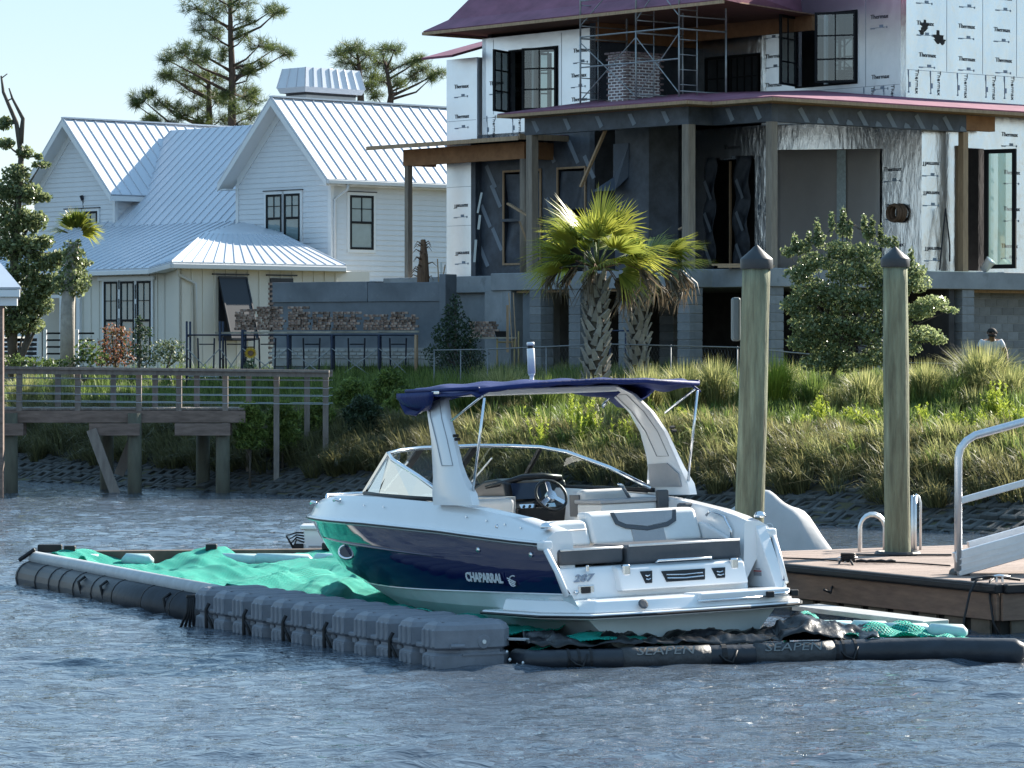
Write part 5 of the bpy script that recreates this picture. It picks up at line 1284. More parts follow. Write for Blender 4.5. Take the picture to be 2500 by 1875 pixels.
# windows: fixed frames and opened casements
def sash(org, ang, w, h, nx_, ny_, nm, gl=m_glass_h, fr=.055, par=house):
    """glazed sash; hinge line at org, swings by ang (local heading of the sash), width w, height h"""
    d = Vector((math.cos(ang), math.sin(ang), 0)); o_ = Vector(org); n = Vector((-d.y, d.x, 0))
    q = MB()
    def br(a, b_, w_, h_): q.bar(o_ + d * a[0] + Vector((0, 0, a[1])), o_ + d * b_[0] + Vector((0, 0, b_[1])), w_, h_, up=n)
    br((fr / 2, 0), (fr / 2, h), fr, .06); br((w - fr / 2, 0), (w - fr / 2, h), fr, .06); br((fr, fr / 2), (w - fr, fr / 2), fr, .06); br((fr, h - fr / 2), (w - fr, h - fr / 2), fr, .06)
    s_ = q.build(nm, m_blackmetal, par)
    for i in range(1, nx_): q = MB(); q.bar(o_ + d * (w * i / nx_) + Vector((0, 0, fr)), o_ + d * (w * i / nx_) + Vector((0, 0, h - fr)), .022, .035, up=n); q.build('muntin', m_blackmetal, s_)
    for i in range(1, ny_): q = MB(); q.bar(o_ + d * fr + Vector((0, 0, h * i / ny_)), o_ + d * (w - fr) + Vector((0, 0, h * i / ny_)), .035, .020, up=n); q.build('muntin', m_blackmetal, s_)
    q = MB(); q.add([o_ + d * fr + Vector((0, 0, fr)), o_ + d * (w - fr) + Vector((0, 0, fr)), o_ + d * (w - fr) + Vector((0, 0, h - fr)), o_ + d * fr + Vector((0, 0, h - fr))], [(0, 1, 2, 3)]); q.build('pane', gl, s_)
    return s_
m_whitet = M('white_protective_tape', (.6, .62, .6), rough=.6)
sash((1.88, 11.45, 8.80), R_(180 + 25), .92, 1.55, 2, 3, 'window_sash'); sash((1.88, 9.62, 8.80), R_(180 - 62), .92, 1.55, 2, 3, 'window_sash')
hb(1.88, 1.96, 10.50, 10.57, 8.80, 10.35, 'window_mullion', m_whitet); sash((2.0, 9.66, 8.82), R_(90), .84, 1.5, 2, 3, 'window_sash'); hb(2.6, 2.62, 10.62, 11.4, 8.8, 10.3, 'inner_board', m_inner)
sash((4.65, 3.95, 9.18), R_(180 + 22), .95, 1.68, 2, 3, 'window_sash'); sash((4.65, 1.93, 9.18), R_(180 - 60), 1.0, 1.68, 2, 3, 'window_sash')
hb(4.64, 4.72, 2.92, 2.99, 9.18, 10.86, 'window_mullion', m_whitet); sash((4.8, 2.0, 9.2), R_(90), .9, 1.62, 2, 3, 'window_sash')
sash((5.18, 5.78, 8.52), R_(90), 1.05, 1.6, 4, 3, 'window_sash'); sash((5.18, 6.86, 8.52), R_(90), .86, 1.6, 2, 3, 'window_sash')
for nm, y0, y1, z0, z1, x in (('window_frame', 9.62, 11.45, 8.80, 10.35, 1.88), ('window_frame', 1.93, 3.95, 9.18, 10.86, 4.65)):
    q = MB(); q.box((x, y0 - .04, z0 - .04), (x + .09, y1 + .04, z0)); q.box((x, y0 - .04, z1), (x + .09, y1 + .04, z1 + .04)); q.box((x, y0 - .04, z0), (x + .09, y0, z1)); q.box((x, y1, z0), (x + .09, y1 + .04, z1)); q.build(nm, m_blackmetal, house)
# lower right door leaf, opened outwards
sash((7.35, .28, 4.75), R_(-78 + 6), .82, 2.85, 1, 1, 'door_leaf', m_glass_g, fr=.10); hb(6.42, 7.35, .45, .5, 7.62, 8.3, 'door_head', m_blackmetal)
q = MB(); q.box((6.38, .24, 4.66), (6.42, .32, 7.66)); q.build('door_jamb', m_lumber, house)
hb(7.05, 7.45, -.30, -.1, 7.62, 8.0, 'transom_light', m_blackmetal) if False else None

# --- main roof
sof = [(0.35, 2.0), (0.35, 12.9), (6.5, 12.9), (6.5, 4.6), (4.67, 3.3)]
q = MB(); q.prism([(x, y, 10.86) for x, y in sof], (0, 0, .03)); q.build('main_soffit', m_ceil, house, fixn=True)
hb(1.9, 5.2, 8.05, 8.16, 10.4, 10.86, 'header_beam', m_osb); hb(4.55, 4.67, 3.3, 8.1, 10.5, 10.86, 'header_beam', m_osb)
ez = 10.86
a0, a1 = (0.30, 1.9, ez), (0.30, 12.95, ez); b0, b1 = (0.75, 2.0, ez + .28), (0.75, 12.5, ez + .28); t0, t1 = (3.6, 4.0, 15.0), (3.6, 9.8, 15.0)
q = MB(); q.add([a0, a1, b1, b0], [(0, 1, 2, 3)]); q.add([b0, b1, t1, t0], [(0, 1, 2, 3)]); q.add([a1, (6.5, 12.95, ez), (6.5, 12.5, ez + .28), b1], [(0, 1, 2, 3)]); q.add([b1, (6.5, 12.5, ez + .28), (6.5, 9.8, 15.0), t1], [(0, 1, 2, 3)]); q.add([a0, b0, t0, (6.5, 4.6, 15), (6.5, 4.6, ez)], [(0, 1, 2, 3, 4)])
q.build('main_roof', m_roofred, house, solid=.05, fixn=True)
hb(0.27, 0.33, 1.9, 12.98, ez - .08, ez - .005, 'main_fascia', m_lumber); hb(0.33, 6.5, 12.94, 12.98, ez - .08, ez - .005, 'main_fascia', m_lumber)
for z, d_ in ((11.9, .42), (12.9, 1.05), (13.9, 1.7)):
    xx = .75 + (z - ez - .28) / (15 - ez - .28) * 2.85; q = MB(); q.box((xx - .05, 2.4 + d_, z - .02), (xx - .03, 12.2 - d_ * 1.4, z + .02)); q.build('felt_lap', m_roofred, house)
q = MB(); q.add([(1.2, 12.9, 10.30), (1.2, 14.15, 10.30), (3.2, 14.0, 10.85), (3.2, 12.9, 10.85)], [(0, 1, 2, 3)]); q.build('wing_roof', m_roofred, house, solid=.06)
q = MB(); q.cbox((1.15, 10.7, 11.95), (.35, .5, .12)); o = q.build('roof_vent_patch', m_whitet, house); o.rotation_euler = (0, R_(-52), 0)
# --- brick chimney rising through the porch roof
ch = hb(.52, 1.60, 5.50, 6.14, 8.3, 9.86, 'chimney', m_limemort)
me_br = beveled_box_mesh('brick', .190, .10, .050, .006, m_brickw)
nz = 20
for k in range(nz):
    z = 8.55 + k * .0705; fl = max(0, k - (nz - 4)) * .022
    for j in range(6):
        x = .60 + .20 * j + (.1 if k % 2 else 0) - .05
        if x < 1.66: inst(me_br, 'brick', ch, (x, 5.50 - fl + .045, z), (0, 0, 0), (.88, 1, 1))
    for j in range(4):
        y = 5.58 + .20 * j - (.1 if k % 2 else 0) + .04
        if y < 6.2: inst(me_br, 'brick', ch, (.52 - fl + .045, y, z), (0, 0, R_(90)), (.88, 1, 1))
# fireplace chase under the porch roof, dark and half wrapped
hb(.8, 1.75, 5.0, 6.2, Z1, 8.3, 'fireplace_chase', m_wrap)
m_bluewrap = M('blue_grey_membrane', (.055, .075, .11), rough=.5, var=.2, vscale=3, bump=.4, bscale=8)
q = MB(); q.prism([(.78, 6.25, 7.75), (.78, 6.25, 6.95), (.50, 6.7, 6.62), (.50, 5.9, 6.62), (.78, 5.7, 6.95), (.78, 5.7, 7.75)], (.02, 0, 0)); q.build('hood_membrane', m_bluewrap, house, fixn=True)
# braces and loose boards
for a, b_ in ((W(1492, 286, 83.6), W(1418, 456, 84.2)), (W(1240, 497, 86.0), W(1322, 546, 85.2)), (W(1268, 540, 86.2), W(1300, 625, 86.2)), (W(1690, 545, 81.2), W(1660, 560, 82.5))):
    q = MB(); q.bar(a, b_, .09, .045); o = q.build('timber_brace', m_lumber); tag(o, {0: 'diagonal timber brace leaning against the wrapped porch beam', 1: 'slanting board propped between two porch posts beside the palm', 2: 'thin short prop board standing on the slab beside the round post', 3: 'thin wooden prop crossing behind the corner porch post'}[[0, 1, 2, 3][len([1 for q_ in bpy.data.objects if q_.name.startswith('timber_brace')]) - 1]], 'brace')
house.location = (5.85, 80.0, 0); house.rotation_euler = (0, 0, R_(40))
HM = Matrix.Translation((5.85, 80.0, 0)) @ Matrix.Rotation(R_(40), 4, 'Z')
def HL(x, y, z): return HM @ Vector((x, y, z))
# --- scaffold tower on the porch roof
def scaffold_frames(root, frames, w, h, mt, part='frame', ladder=True):
    for (p, d) in frames:
        q = MB(); p = Vector(p); d = Vector(d).normalized()
        q.tube([p, p + Vector((0, 0, h))], .024, 7); q.tube([p + d * w, p + d * w + Vector((0, 0, h))], .024, 7); q.tube([p + Vector((0, 0, h - .05)), p + d * w + Vector((0, 0, h - .05))], .022, 7)
        q.tube([p + Vector((0, 0, .25)), p + d * w + Vector((0, 0, .25))], .018, 6)
        if ladder:
            q.tube([p + d * (w * .38), p + d * (w * .38) + Vector((0, 0, h - .05))], .016, 6)
            for k in range(4): q.tube([p + Vector((0, 0, .4 + .35 * k)), p + d * (w * .38) + Vector((0, 0, .4 + .35 * k))], .014, 6)
        q.build(part, mt, root, smooth=True)
sc = thing('scaffold_tower', 'grey tubular scaffold tower standing on the porch roof beside the brick chimney', 'scaffold', tuple(HL(.2, 5, 8.7)))
fr = [(HL(.3, 6.9, 8.6), U), (HL(.3, 4.9, 8.6), U), (HL(.3, 6.9, 10.35), U), (HL(.3, 4.9, 10.35), U), (HL(.3, 3.4, 8.6), U), (HL(.3, 3.4, 10.35), U)]
scaffold_frames(sc, fr, 1.5, 1.75, m_scaf)
for (a, b_) in ((HL(.3, 6.9, 8.8), HL(.3, 4.9, 10.2)), (HL(.3, 4.9, 8.8), HL(.3, 6.9, 10.2)), (HL(.3, 6.9, 10.6), HL(.3, 4.9, 12.0)), (HL(.3, 4.9, 8.8), HL(.3, 3.4, 10.2)), (HL(.3, 3.4, 8.8), HL(.3, 4.9, 10.2)), (HL(.3, 4.9, 10.6), HL(.3, 3.4, 12.0)), (HL(.3, 3.4, 10.6), HL(.3, 4.9, 12.0))):
    q = MB(); q.tube([a, b_], .014, 6); q.build('brace', m_scaf, sc)
for y0, y1, z in ((3.4, 6.9, 10.33), (3.4, 6.9, 9.6), (3.4, 6.9, 11.2)):
    q = MB(); q.tube([HL(.3, y0, z), HL(.3, y1, z)], .02, 6); q.build('ledger', m_scaf, sc)
# --- things hanging on and lying about the house
hc = HL(5.14, .95, 6.05)
co = thing('hose_coil', 'round brown hose coil hanging on the crinkled foil wall', 'coil', tuple(hc))
m_hose = M('brown_hose', (.13, .075, .045), rough=.7, var=.3, vscale=14)
for k in range(5):
    q = MB(); r_ = .20 - .014 * (k % 3); q.tube([hc + V * (r_ * math.cos(t) + .02 * k) + Vector((-.03 * k, -.03 * k, r_ * math.sin(t))) for t in np.linspace(0, 6.28, 20, endpoint=False)], .035, 6, closed=True); q.build('loop', m_hose, co, smooth=True)
q = MB(); q.tube([HL(5.6, .1, 4.7), HL(5.8, .1, 6.15), HL(5.95, .1, 5.3), HL(5.95, .1, 4.9)], .02, 6); o = q.build('cable', m_strap); tag(o, 'black cable hung in a narrow loop against the foil wall', 'cable')
bk = HL(7.0, -.12, 4.68); q = MB(); q.lathe([(.10, 0), (.13, .30), (.14, .31), (.02, .33)], (0, 0, 0), 14); o = q.build('bucket', m_gel, smooth=True, org=(0, 0, .15)); o.location = bk + Vector((0, 0, .14)); o.rotation_euler = (R_(20), R_(38), 0); tag(o, 'white plastic bucket tipped over on the slab by the open door', 'bucket')
for i, (x0, x1, y) in enumerate(((.6, 2.2, .35), (.8, 2.4, .5))):
    q = MB(); q.bar(HL(-.6, 1.1 + .2 * i, 4.70 + .05 * i), HL(.0, -.1 + .2 * i, 4.70 + .05 * i), .14, .045); o = q.build('loose_board', m_lumber); tag(o, 'loose timber board lying on the porch slab by the corner post', 'board', 'boards on the porch slab')
q = MB(); q.bar(W(1176, 470, 87.5), W(1166, 520, 87.5), .05, .03); q.bar(W(1172, 525, 87.5), W(1168, 560, 87.5), .06, .03); q.bar(W(1162, 585, 87.4), W(1158, 640, 87.4), .06, .03); o = q.build('hanging_strip', m_whitet); tag(o, 'white strips hanging before the wrapped wall opening', 'strip')
q = MB(); q.tube([W(1385 + 6 * k, 500, 87.4) for k in ()] or [W(1169, 440, 87.5), W(1171, 560, 87.5), W(1172, 660, 87.5)], .008, 5); o = q.build('rope', m_strap); tag(o, 'thin dark rope hanging before the wrapped wall opening', 'rope')
# ================================================================ WHITE HOUSE  (local: x inland to the right, y along to the left)
m_side = M('white_lap_siding', (0.66, 0.68, 0.70), rough=0.55, var=0.03, vscale=2)
m_trimw = M('white_trim', (0.72, 0.73, 0.73), rough=0.5)
m_cream = M('cream_batten_siding', (0.66, 0.63, 0.56), rough=0.6, var=0.03, vscale=1)
m_seam = M('galvalume_roof', (0.58, 0.61, 0.66), rough=0.40, metal=0.25, var=0.04, vscale=0.6)
m_wpane = M('curtain_and_reflection_pane', (0.20, 0.27, 0.28), rough=0.06, coat=0.5, var=0.15, vscale=1.2)  # grey-green base holds curtains behind plus a reflection put into the colour
m_shut = M('navy_shutter', (0.012, 0.017, 0.028), rough=0.45)
m_gutter = M('grey_gutter', (0.55, 0.57, 0.58), rough=0.4)
wh_ = thing('white_house', 'white lap sided house with standing seam metal roofs and black windows', 'house')
def wb(x0, x1, y0, y1, z0, z1, nm, mt, par=wh_, bev=0.0): q = MB(); q.box((x0, y0, z0), (x1, y1, z1)); return q.build(nm, mt, par, bevel=bev)
EX = 0.165
def siding(pa, pb, z0, z1, n, fn=None, nm='siding_board'):
    """lap boards between plan points pa, pb; n = outward normal; fn(z) -> (t0,t1) trims the board"""
    pa, pb, n = Vector((*pa, 0)), Vector((*pb, 0)), Vector((*n, 0)).normalized(); k = 0; z = z0
    while z < z1 - .02:
        t0, t1 = fn(z + EX) if fn else (0, 1)
        if t1 - t0 > .02:
            a, b_ = pa + (pb - pa) * t0, pa + (pb - pa) * t1
            q = MB(); q.add([a + Vector((0, 0, z)), b_ + Vector((0, 0, z)), b_ + n * .028 + Vector((0, 0, z)), a + n * .028 + Vector((0, 0, z)), a + Vector((0, 0, z + EX)), b_ + Vector((0, 0, z + EX)), b_ + n * .006 + Vector((0, 0, z + EX)), a + n * .006 + Vector((0, 0, z + EX))], [(0, 1, 2, 3), (7, 6, 5, 4), (3, 2, 6, 7), (0, 4, 5, 1), (1, 5, 6, 2), (0, 3, 7, 4)])
            q.build(nm, m_side, wh_, fixn=True)
        z += EX
def seamroof(a, b_, c, d, nm, spacing=.42, thick=.06):
    """a-b eave, d-c ridge; seams run from eave to ridge"""
    a, b_, c, d = map(Vector, (a, b_, c, d)); q = MB(); q.add([a, b_, c, d], [(0, 1, 2, 3)]); r = q.build(nm, m_seam, wh_, solid=thick)
    nrm = (b_ - a).cross(d - a).normalized()
    if nrm.z < 0: nrm = -nrm
    n = max(2, int((b_ - a).length / spacing))
    for k in range(n + 1):
        f = k / n; p, s_ = a * (1 - f) + b_ * f, d * (1 - f) + c * f
        q = MB(); q.bar(p + nrm * (thick / 2 + .012), s_ + nrm * (thick / 2 + .012), .02, .035, up=nrm); q.build('seam', m_seam, r)
    return r
def window(pc, n, w, h, zb, sashes=2, nm='window', cas=True, lower_split=True):
    """double hung window: centre plan point pc, outward normal n"""
    n = Vector((*n, 0)).normalized(); t = Vector((-n.y, n.x, 0)); o_ = Vector((*pc, zb))
    def bx(q, a0, a1, z0, z1, d0, d1):
        c = [o_ + t * a + n * d for a, d in ((a0, d0), (a1, d0), (a1, d1), (a0, d1))]; q.prism([p + Vector((0, 0, z0)) for p in c], (0, 0, z1 - z0))
    q = MB(); f = .075
    bx(q, -w / 2, w / 2, 0, f, .03, .07); bx(q, -w / 2, w / 2, h - f, h, .03, .07); bx(q, -w / 2, -w / 2 + f, f, h - f, .03, .07); bx(q, w / 2 - f, w / 2, f, h - f, .03, .07)
    if lower_split: bx(q, -w / 2 + f, w / 2 - f, h * .5 - f / 2, h * .5 + f / 2, .03, .07)
    win = q.build(nm, m_blackmetal, wh_, fixn=True)
    if cas:
        q = MB(); c = .10; bx(q, -w / 2 - c, -w / 2, -c, h + c, .02, .06); bx(q, w / 2, w / 2 + c, -c, h + c, .02, .06); bx(q, -w / 2, w / 2, h, h + c, .02, .06); bx(q, -w / 2, w / 2, -c, 0, .02, .06); q.build('casing', m_trimw, win, fixn=True)
        q = MB(); bx(q, -w / 2 - c - .03, w / 2 + c + .03, h + c, h + c + .03, .0, .09); q.build('drip_cap', m_shut, win, fixn=True)
    q = MB(); bx(q, -.018, .018, h * .5 + f / 2, h - f, .045, .066); bx(q, -w / 2 + f, w / 2 - f, h * .75 - .010, h * .75 + .014, .045, .065); q.build('muntin', m_blackmetal, win, fixn=True)
    q = MB(); bx(q, -w / 2 + f, w / 2 - f, f, h * .5 - f / 2, .028, .040); q.build('pane', m_wpane, win, fixn=True)
    q = MB(); bx(q, -w / 2 + f, w / 2 - f, h * .5 + f / 2, h - f, .036, .048); q.build('pane', m_wpane, win, fixn=True)
    return win
g0 = 1.9
# --- right gable block
wb(0.03, 13, 0.03, 4.57, g0, 8.15, 'wall_core', m_side)
q = MB(); q.prism([(0.03, .03, 8.15), (0.03, 4.57, 8.15), (0.03, 2.3, 10.40)], (12.9, 0, 0)); q.build('gable_core', m_side, wh_, fixn=True)
siding((0, 0), (0, 4.6), 5.0, 10.4, (-1, 0), lambda z: (0, 1) if z < 8.2 else (max(0, (z - 8.12) / 2.3 / 2), 1 - max(0, (z - 8.12) / 2.3 / 2)))
siding((0, 0), (13, 0), 4.95, 8.2, (0, -1)); siding((0, 0), (13, 0), 3.6, 4.7, (0, -1))
wb(-.05, .09, -.05, .09, g0, 8.15, 'corner_board', m_trimw); wb(-.05, .05, 4.52, 4.65, 5.0, 8.15, 'corner_board', m_trimw)
wb(0.1, 13, -.06, .0, 4.72, 4.90, 'band_board', m_trimw); wb(0.1, 13, -.09, .0, 4.90, 4.935, 'band_flashing', m_shut)
for k in range(16): wb(.55 + .75 * k, .63 + .75 * k, -.045, .0, 3.9, 4.7, 'batten', m_trimw)
zr_, ze_ = 10.80, 8.12; OV = -.52
seamroof((OV, -.38, ze_), (13, -.38, ze_), (13, 2.3, zr_), (OV, 2.3, zr_), 'gable_roof'); seamroof((13, 4.98, ze_), (OV, 4.98, ze_), (OV, 2.3, zr_), (13, 2.3, zr_), 'gable_roof')
q = MB(); q.bar((OV, 2.3, zr_ + .05), (13, 2.3, zr_ + .05), .22, .05); q.build('ridge_cap', m_seam, wh_)
for s, ww in ((-.36, 0), (4.96, 4.6)):
    q = MB(); q.prism([(-.045, ww, ze_ + .19), (-.045, 2.3, zr_ - .17), (-.045, 2.3, zr_ - .50), (-.045, ww, ze_ - .12)], (.05, 0, 0)); q.build('frieze_board', m_trimw, wh_, fixn=True)
    q = MB(); q.bar((OV - .02, s, ze_ - .10), (OV - .02, 2.3, zr_ - .10), .05, .20, up=(1, 0, 0)) if False else None
    q = MB(); d_ = 1 if s < 2 else -1; q.prism([(OV - .03, s - .03 * d_, ze_ - .02), (OV - .03, 2.3, zr_ - .03), (OV - .03, 2.3, zr_ - .25), (OV - .03, s - .03 * d_, ze_ - .22)], (.04, 0, 0)); q.build('rake_board', m_trimw, wh_, fixn=True)
    q = MB(); q.prism([(OV + .01, s, ze_ - .16), (OV + .01, 2.3, zr_ - .17), (OV + .01, 2.3, zr_ - .20), (OV + .01, s, ze_ - .19)], (.55, 0, 0)); q.build('soffit', m_trimw, wh_, fixn=True)
wb(-.52, 13, -.50, -.37, ze_ - .14, ze_ - .01, 'gutter', m_gutter, bev=.02); wb(-.5, 13, -.37, 0, ze_ - .18, ze_ - .145, 'soffit', m_trimw); wb(-.5, 0, 4.6, 4.98, ze_ - .18, ze_ - .145, 'soffit', m_trimw)
q = MB(); q.tube([(.35, -.42, ze_ - .14), (.35, -.38, ze_ - .30), (.08, -.10, ze_ - .62), (.08, -.09, 5.2)], .05, 8); q.build('downspout', m_gutter, wh_, smooth=True)
for yc in (1.83, 2.72): window((0, yc), (-1, 0), .78, 1.55, 6.20)
for xc in (1.25, 6.0): window((xc, 0), (0, -1), 1.0, 1.72, 5.95)
q = MB(); q.tube([(7.6, 0.92, 9.25), (7.6, .92, 10.15)], .07, 8); q.build('vent_pipe', m_shut, wh_, smooth=True)
# --- main roof behind
seamroof((.3, 4.7, 6.92), (.3, 13.4, 6.92), (4.3, 13.4, 10.42), (4.3, 4.7, 10.42), 'main_roof'); seamroof((8.3, 13.4, 6.92), (8.3, 4.7, 6.92), (4.3, 4.7, 10.42), (4.3, 13.4, 10.42), 'main_roof')
wb(.6, 8, 4.7, 17, g0, 6.9, 'wall_core', m_side)
# --- left gable block
gy = 14.0; hw = 2.3
wb(.53, 8, gy - hw + .03, gy + hw - .03, g0, 8.05, 'wall_core', m_side)
q = MB(); q.prism([(.53, gy - hw, 8.05), (.53, gy + hw, 8.05), (.53, gy, 10.30)], (7, 0, 0)); q.build('gable_core', m_side, wh_, fixn=True)
siding((.5, gy - hw), (.5, gy + hw), 5.4, 10.3, (-1, 0), lambda z: (0, 1) if z < 8.1 else (max(0, (z - 8.02) / 2.3 / 2), 1 - max(0, (z - 8.02) / 2.3 / 2)))
siding((.5, gy - hw), (3.2, gy - hw), 6.9, 8.05, (0, -1))
zr2, ze2 = 10.68, 8.0
seamroof((0, gy - hw - .38, ze2), (7.5, gy - hw - .38, ze2), (7.5, gy, zr2), (0, gy, zr2), 'gable_roof'); seamroof((7.5, gy + hw + .38, ze2), (0, gy + hw + .38, ze2), (0, gy, zr2), (7.5, gy, zr2), 'gable_roof')
q = MB(); q.bar((0, gy, zr2 + .05), (7.5, gy, zr2 + .05), .22, .05); q.build('ridge_cap', m_seam, wh_)
for s, d_ in ((gy - hw - .36, 1), (gy + hw + .36, -1)):
    q = MB(); q.prism([(.455, gy - hw * d_, ze2 + .19), (.455, gy, zr2 - .17), (.455, gy, zr2 - .50), (.455, gy - hw * d_, ze2 - .12)], (.05, 0, 0)); q.build('frieze_board', m_trimw, wh_, fixn=True)
    q = MB(); q.prism([(-.03, s - .03 * d_, ze2 - .02), (-.03, gy, zr2 - .03), (-.03, gy, zr2 - .25), (-.03, s - .03 * d_, ze2 - .22)], (.04, 0, 0)); q.build('rake_board', m_trimw, wh_, fixn=True)
    q = MB(); q.prism([(.01, s, ze2 - .16), (.01, gy, zr2 - .17), (.01, gy, zr2 - .20), (.01, s, ze2 - .19)], (.52, 0, 0)); q.build('soffit', m_trimw, wh_, fixn=True)
wb(.0, 7.5, gy - hw - .40, gy - hw - .34, ze2 - .2, ze2 - .03, 'eave_board', m_trimw); wb(.42, .54, gy - hw - .06, gy - hw + .06, 5.4, 8, 'corner_board', m_trimw)
for yc in (13.05, 14.0): window((.5, yc), (-1, 0), .80, 1.9, 5.6)
q = MB(); q.tube([(.46, 13.5, 7.9), (.40, 13.5, 8.05)], .06, 8); q.tube([(.5, 13.5, 7.6), (.47, 13.5, 7.95)], .02, 6); q.build('wall_lamp', m_shut, wh_)
# --- low wing and porch roofs
A_, B_, C_, D_ = (-1.5, -2.4, 5.35), (-8.3, -2.4, 5.35), (-4.4, 3.6, 5.32), (-4.3, 14, 5.28); G_, H_ = (.3, 4.6, 6.92), (.3, 14, 6.92); R1, R2 = (-4.4, .9, 6.35), (-1.2, .9, 6.35)
seamroof(B_, A_, R2, R1, 'wing_roof', .40); seamroof(C_, D_, H_, G_, 'porch_roof', .40)
q = MB(); q.add([B_, R1, G_, C_], [(0, 1, 2), (0, 2, 3)]); q.add([A_, (0.0, 1.0, 5.4), R2], [(0, 1, 2)]); q.add([R1, R2, (0.0, 2.3, 6.5), (0.1, 4.6, 6.9), G_], [(0, 1, 2, 3, 4)]); wr_ = q.build('wing_roof', m_seam, wh_, solid=.05)
for k in range(9):
    f = k / 8; p = Vector(B_) * (1 - f) + Vector(C_) * f; e = Vector(R1) * (1 - f) + Vector(G_) * f; q = MB(); q.bar(p + Vector((0, 0, .04)), e + Vector((0, 0, .04)), .025, .04); q.build('seam', m_seam, wr_)
for a, b_, nm in ((B_, A_, 'gutter'), (C_, B_, 'gutter'), (D_, C_, 'eave_board')):
    q = MB(); q.bar(Vector(a) + Vector((0, 0, -.10)), Vector(b_) + Vector((0, 0, -.10)), .12, .15); q.build(nm, m_gutter if nm == 'gutter' else m_trimw, wh_, bevel=.02)
q = MB(); q.prism([(x, y, 5.18) for x, y in ((-1.5, -2.35), (-8.2, -2.35), (-4.4, 3.5), (-4.3, 14), (.3, 14), (.3, -1))], (0, 0, .02)); q.build('soffit', m_trimw, wh_, fixn=True)
# walls of the wing, cream board and batten
foot = [(-1.6, -2.05), (-7.7, -2.05), (-4.0, 3.3), (-4.0, 7.6)]
q = MB(); q.prism([(x, y, g0 - .2) for x, y in foot + [(-.2, 7.6), (-.2, -2.05)]], (0, 0, 5.19 - g0 + .2)); q.build('wing_wall', m_cream, wh_, fixn=True)
for a, b_ in zip(foot[:-1], foot[1:]):
    a, b_ = Vector((*a, 0)), Vector((*b_, 0)); n = int((b_ - a).length / .42); nn = Vector(((b_ - a).y, -(b_ - a).x, 0)).normalized()
    for sg in (1,):
        for k in range(n + 1):
            p = a + (b_ - a) * (k / n); pn = -nn if nn.dot(Vector((1, 0, 0))) > 0.5 or nn.y > 0.3 else nn
            q = MB(); q.bar(p + Vector((0, 0, g0)), p + Vector((0, 0, 5.18)), .06, .06); q.build('batten', m_cream, wh_)
q = MB(); q.tube([(-7.9, -2.2, 5.2), (-7.8, -2.1, 5.0), (-7.2, -2.13, 4.75), (-7.15, -2.12, 2.2)], .05, 8); q.build('downspout', m_gutter, wh_, smooth=True)
for k, yc in enumerate((4.35, 5.2, 6.05)):
    window((-4.0, yc), (-1, 0), .72, 2.5, 2.45, cas=True)
wb(-4.1, -4.02, 3.8, 6.7, 4.98, 5.1, 'window_head', m_trimw)
# Bermuda shutter on the right wall
wb(-6.25, -5.3, -2.10, -2.05, 3.05, 4.95, 'shutter_opening', m_shut)
sh = MB(); sh.bar((-6.30, -2.14, 4.95), (-6.30, -2.75, 3.1), .05, .06); sh.bar((-5.25, -2.14, 4.95), (-5.25, -2.75, 3.1), .05, .06); sh.bar((-6.3, -2.14, 4.95), (-5.25, -2.14, 4.95), .06, .06); sh.bar((-6.3, -2.75, 3.1), (-5.25, -2.75, 3.1), .06, .06); sho = sh.build('shutter', m_shut, wh_)
for k in range(26):
    f = (k + .5) / 26; q = MB(); q.bar((-6.3, -2.14 - .61 * f, 4.95 - 1.85 * f), (-5.25, -2.14 - .61 * f, 4.95 - 1.85 * f), .02, .075, up=(0, .3, 1)); q.build('slat', m_shut, sho)
wb(-6.5, -5.1, -2.12, -2.05, 5.02, 5.06, 'shutter_flashing', m_shut); wb(-4.4, -3.2, -2.12, -2.05, 5.02, 5.06, 'shutter_flashing', m_shut); wb(-4.25, -3.35, -2.10, -2.04, 3.0, 4.95, 'shutter_opening', m_shut)
# screened porch to the left
for y in (7.7, 8.6, 10.5, 12.5): wb(-4.12, -3.92, y - .09, y + .09, g0, 5.2, 'porch_column', m_trimw)
wb(-4.08, -3.98, 7.7, 12.5, 4.45, 4.55, 'porch_rail', m_trimw); wb(-4.06, -4.0, 7.8, 8.5, 4.55, 5.15, 'porch_screen', m_shut)
wb(-.9, -.7, 7.6, 14, g0, 5.2, 'porch_back_wall', m_cream)
for k in range(12): wb(-3.95, -3.93, 10.6, 12.4, 2.6 + .2 * k, 2.72 + .2 * k, 'porch_louvre', m_trimw)
# --- metal chimney shroud
cb = wb(3.0, 5.2, 4.7, 5.7, 8.5, 11.2, 'chimney', M('chimney_stucco', (.42, .42, .41), rough=.9, var=.06))
q = MB(); lo = [(2.85, 4.55, 11.28), (5.35, 4.55, 11.28), (5.35, 5.85, 11.28), (2.85, 5.85, 11.28)]; md_ = [(2.78, 4.48, 11.45), (5.42, 4.48, 11.45), (5.42, 5.92, 11.45), (2.78, 5.92, 11.45)]; hi = [(2.92, 4.62, 12.1), (5.28, 4.62, 12.1), (5.28, 5.78, 12.1), (2.92, 5.78, 12.1)]
q.add(lo + md_ + hi, [(i, (i + 1) % 4, 4 + (i + 1) % 4, 4 + i) for i in range(4)] + [(4 + i, 4 + (i + 1) % 4, 8 + (i + 1) % 4, 8 + i) for i in range(4)] + [(8, 9, 10, 11)]); shd = q.build('shroud', m_seam, cb)
for k in range(8):
    f = k / 7; q = MB(); q.bar(Vector(md_[0]) * (1 - f) + Vector(md_[1]) * f, Vector(hi[0]) * (1 - f) + Vector(hi[1]) * f, .03, .05); q.build('rib', m_seam, shd)
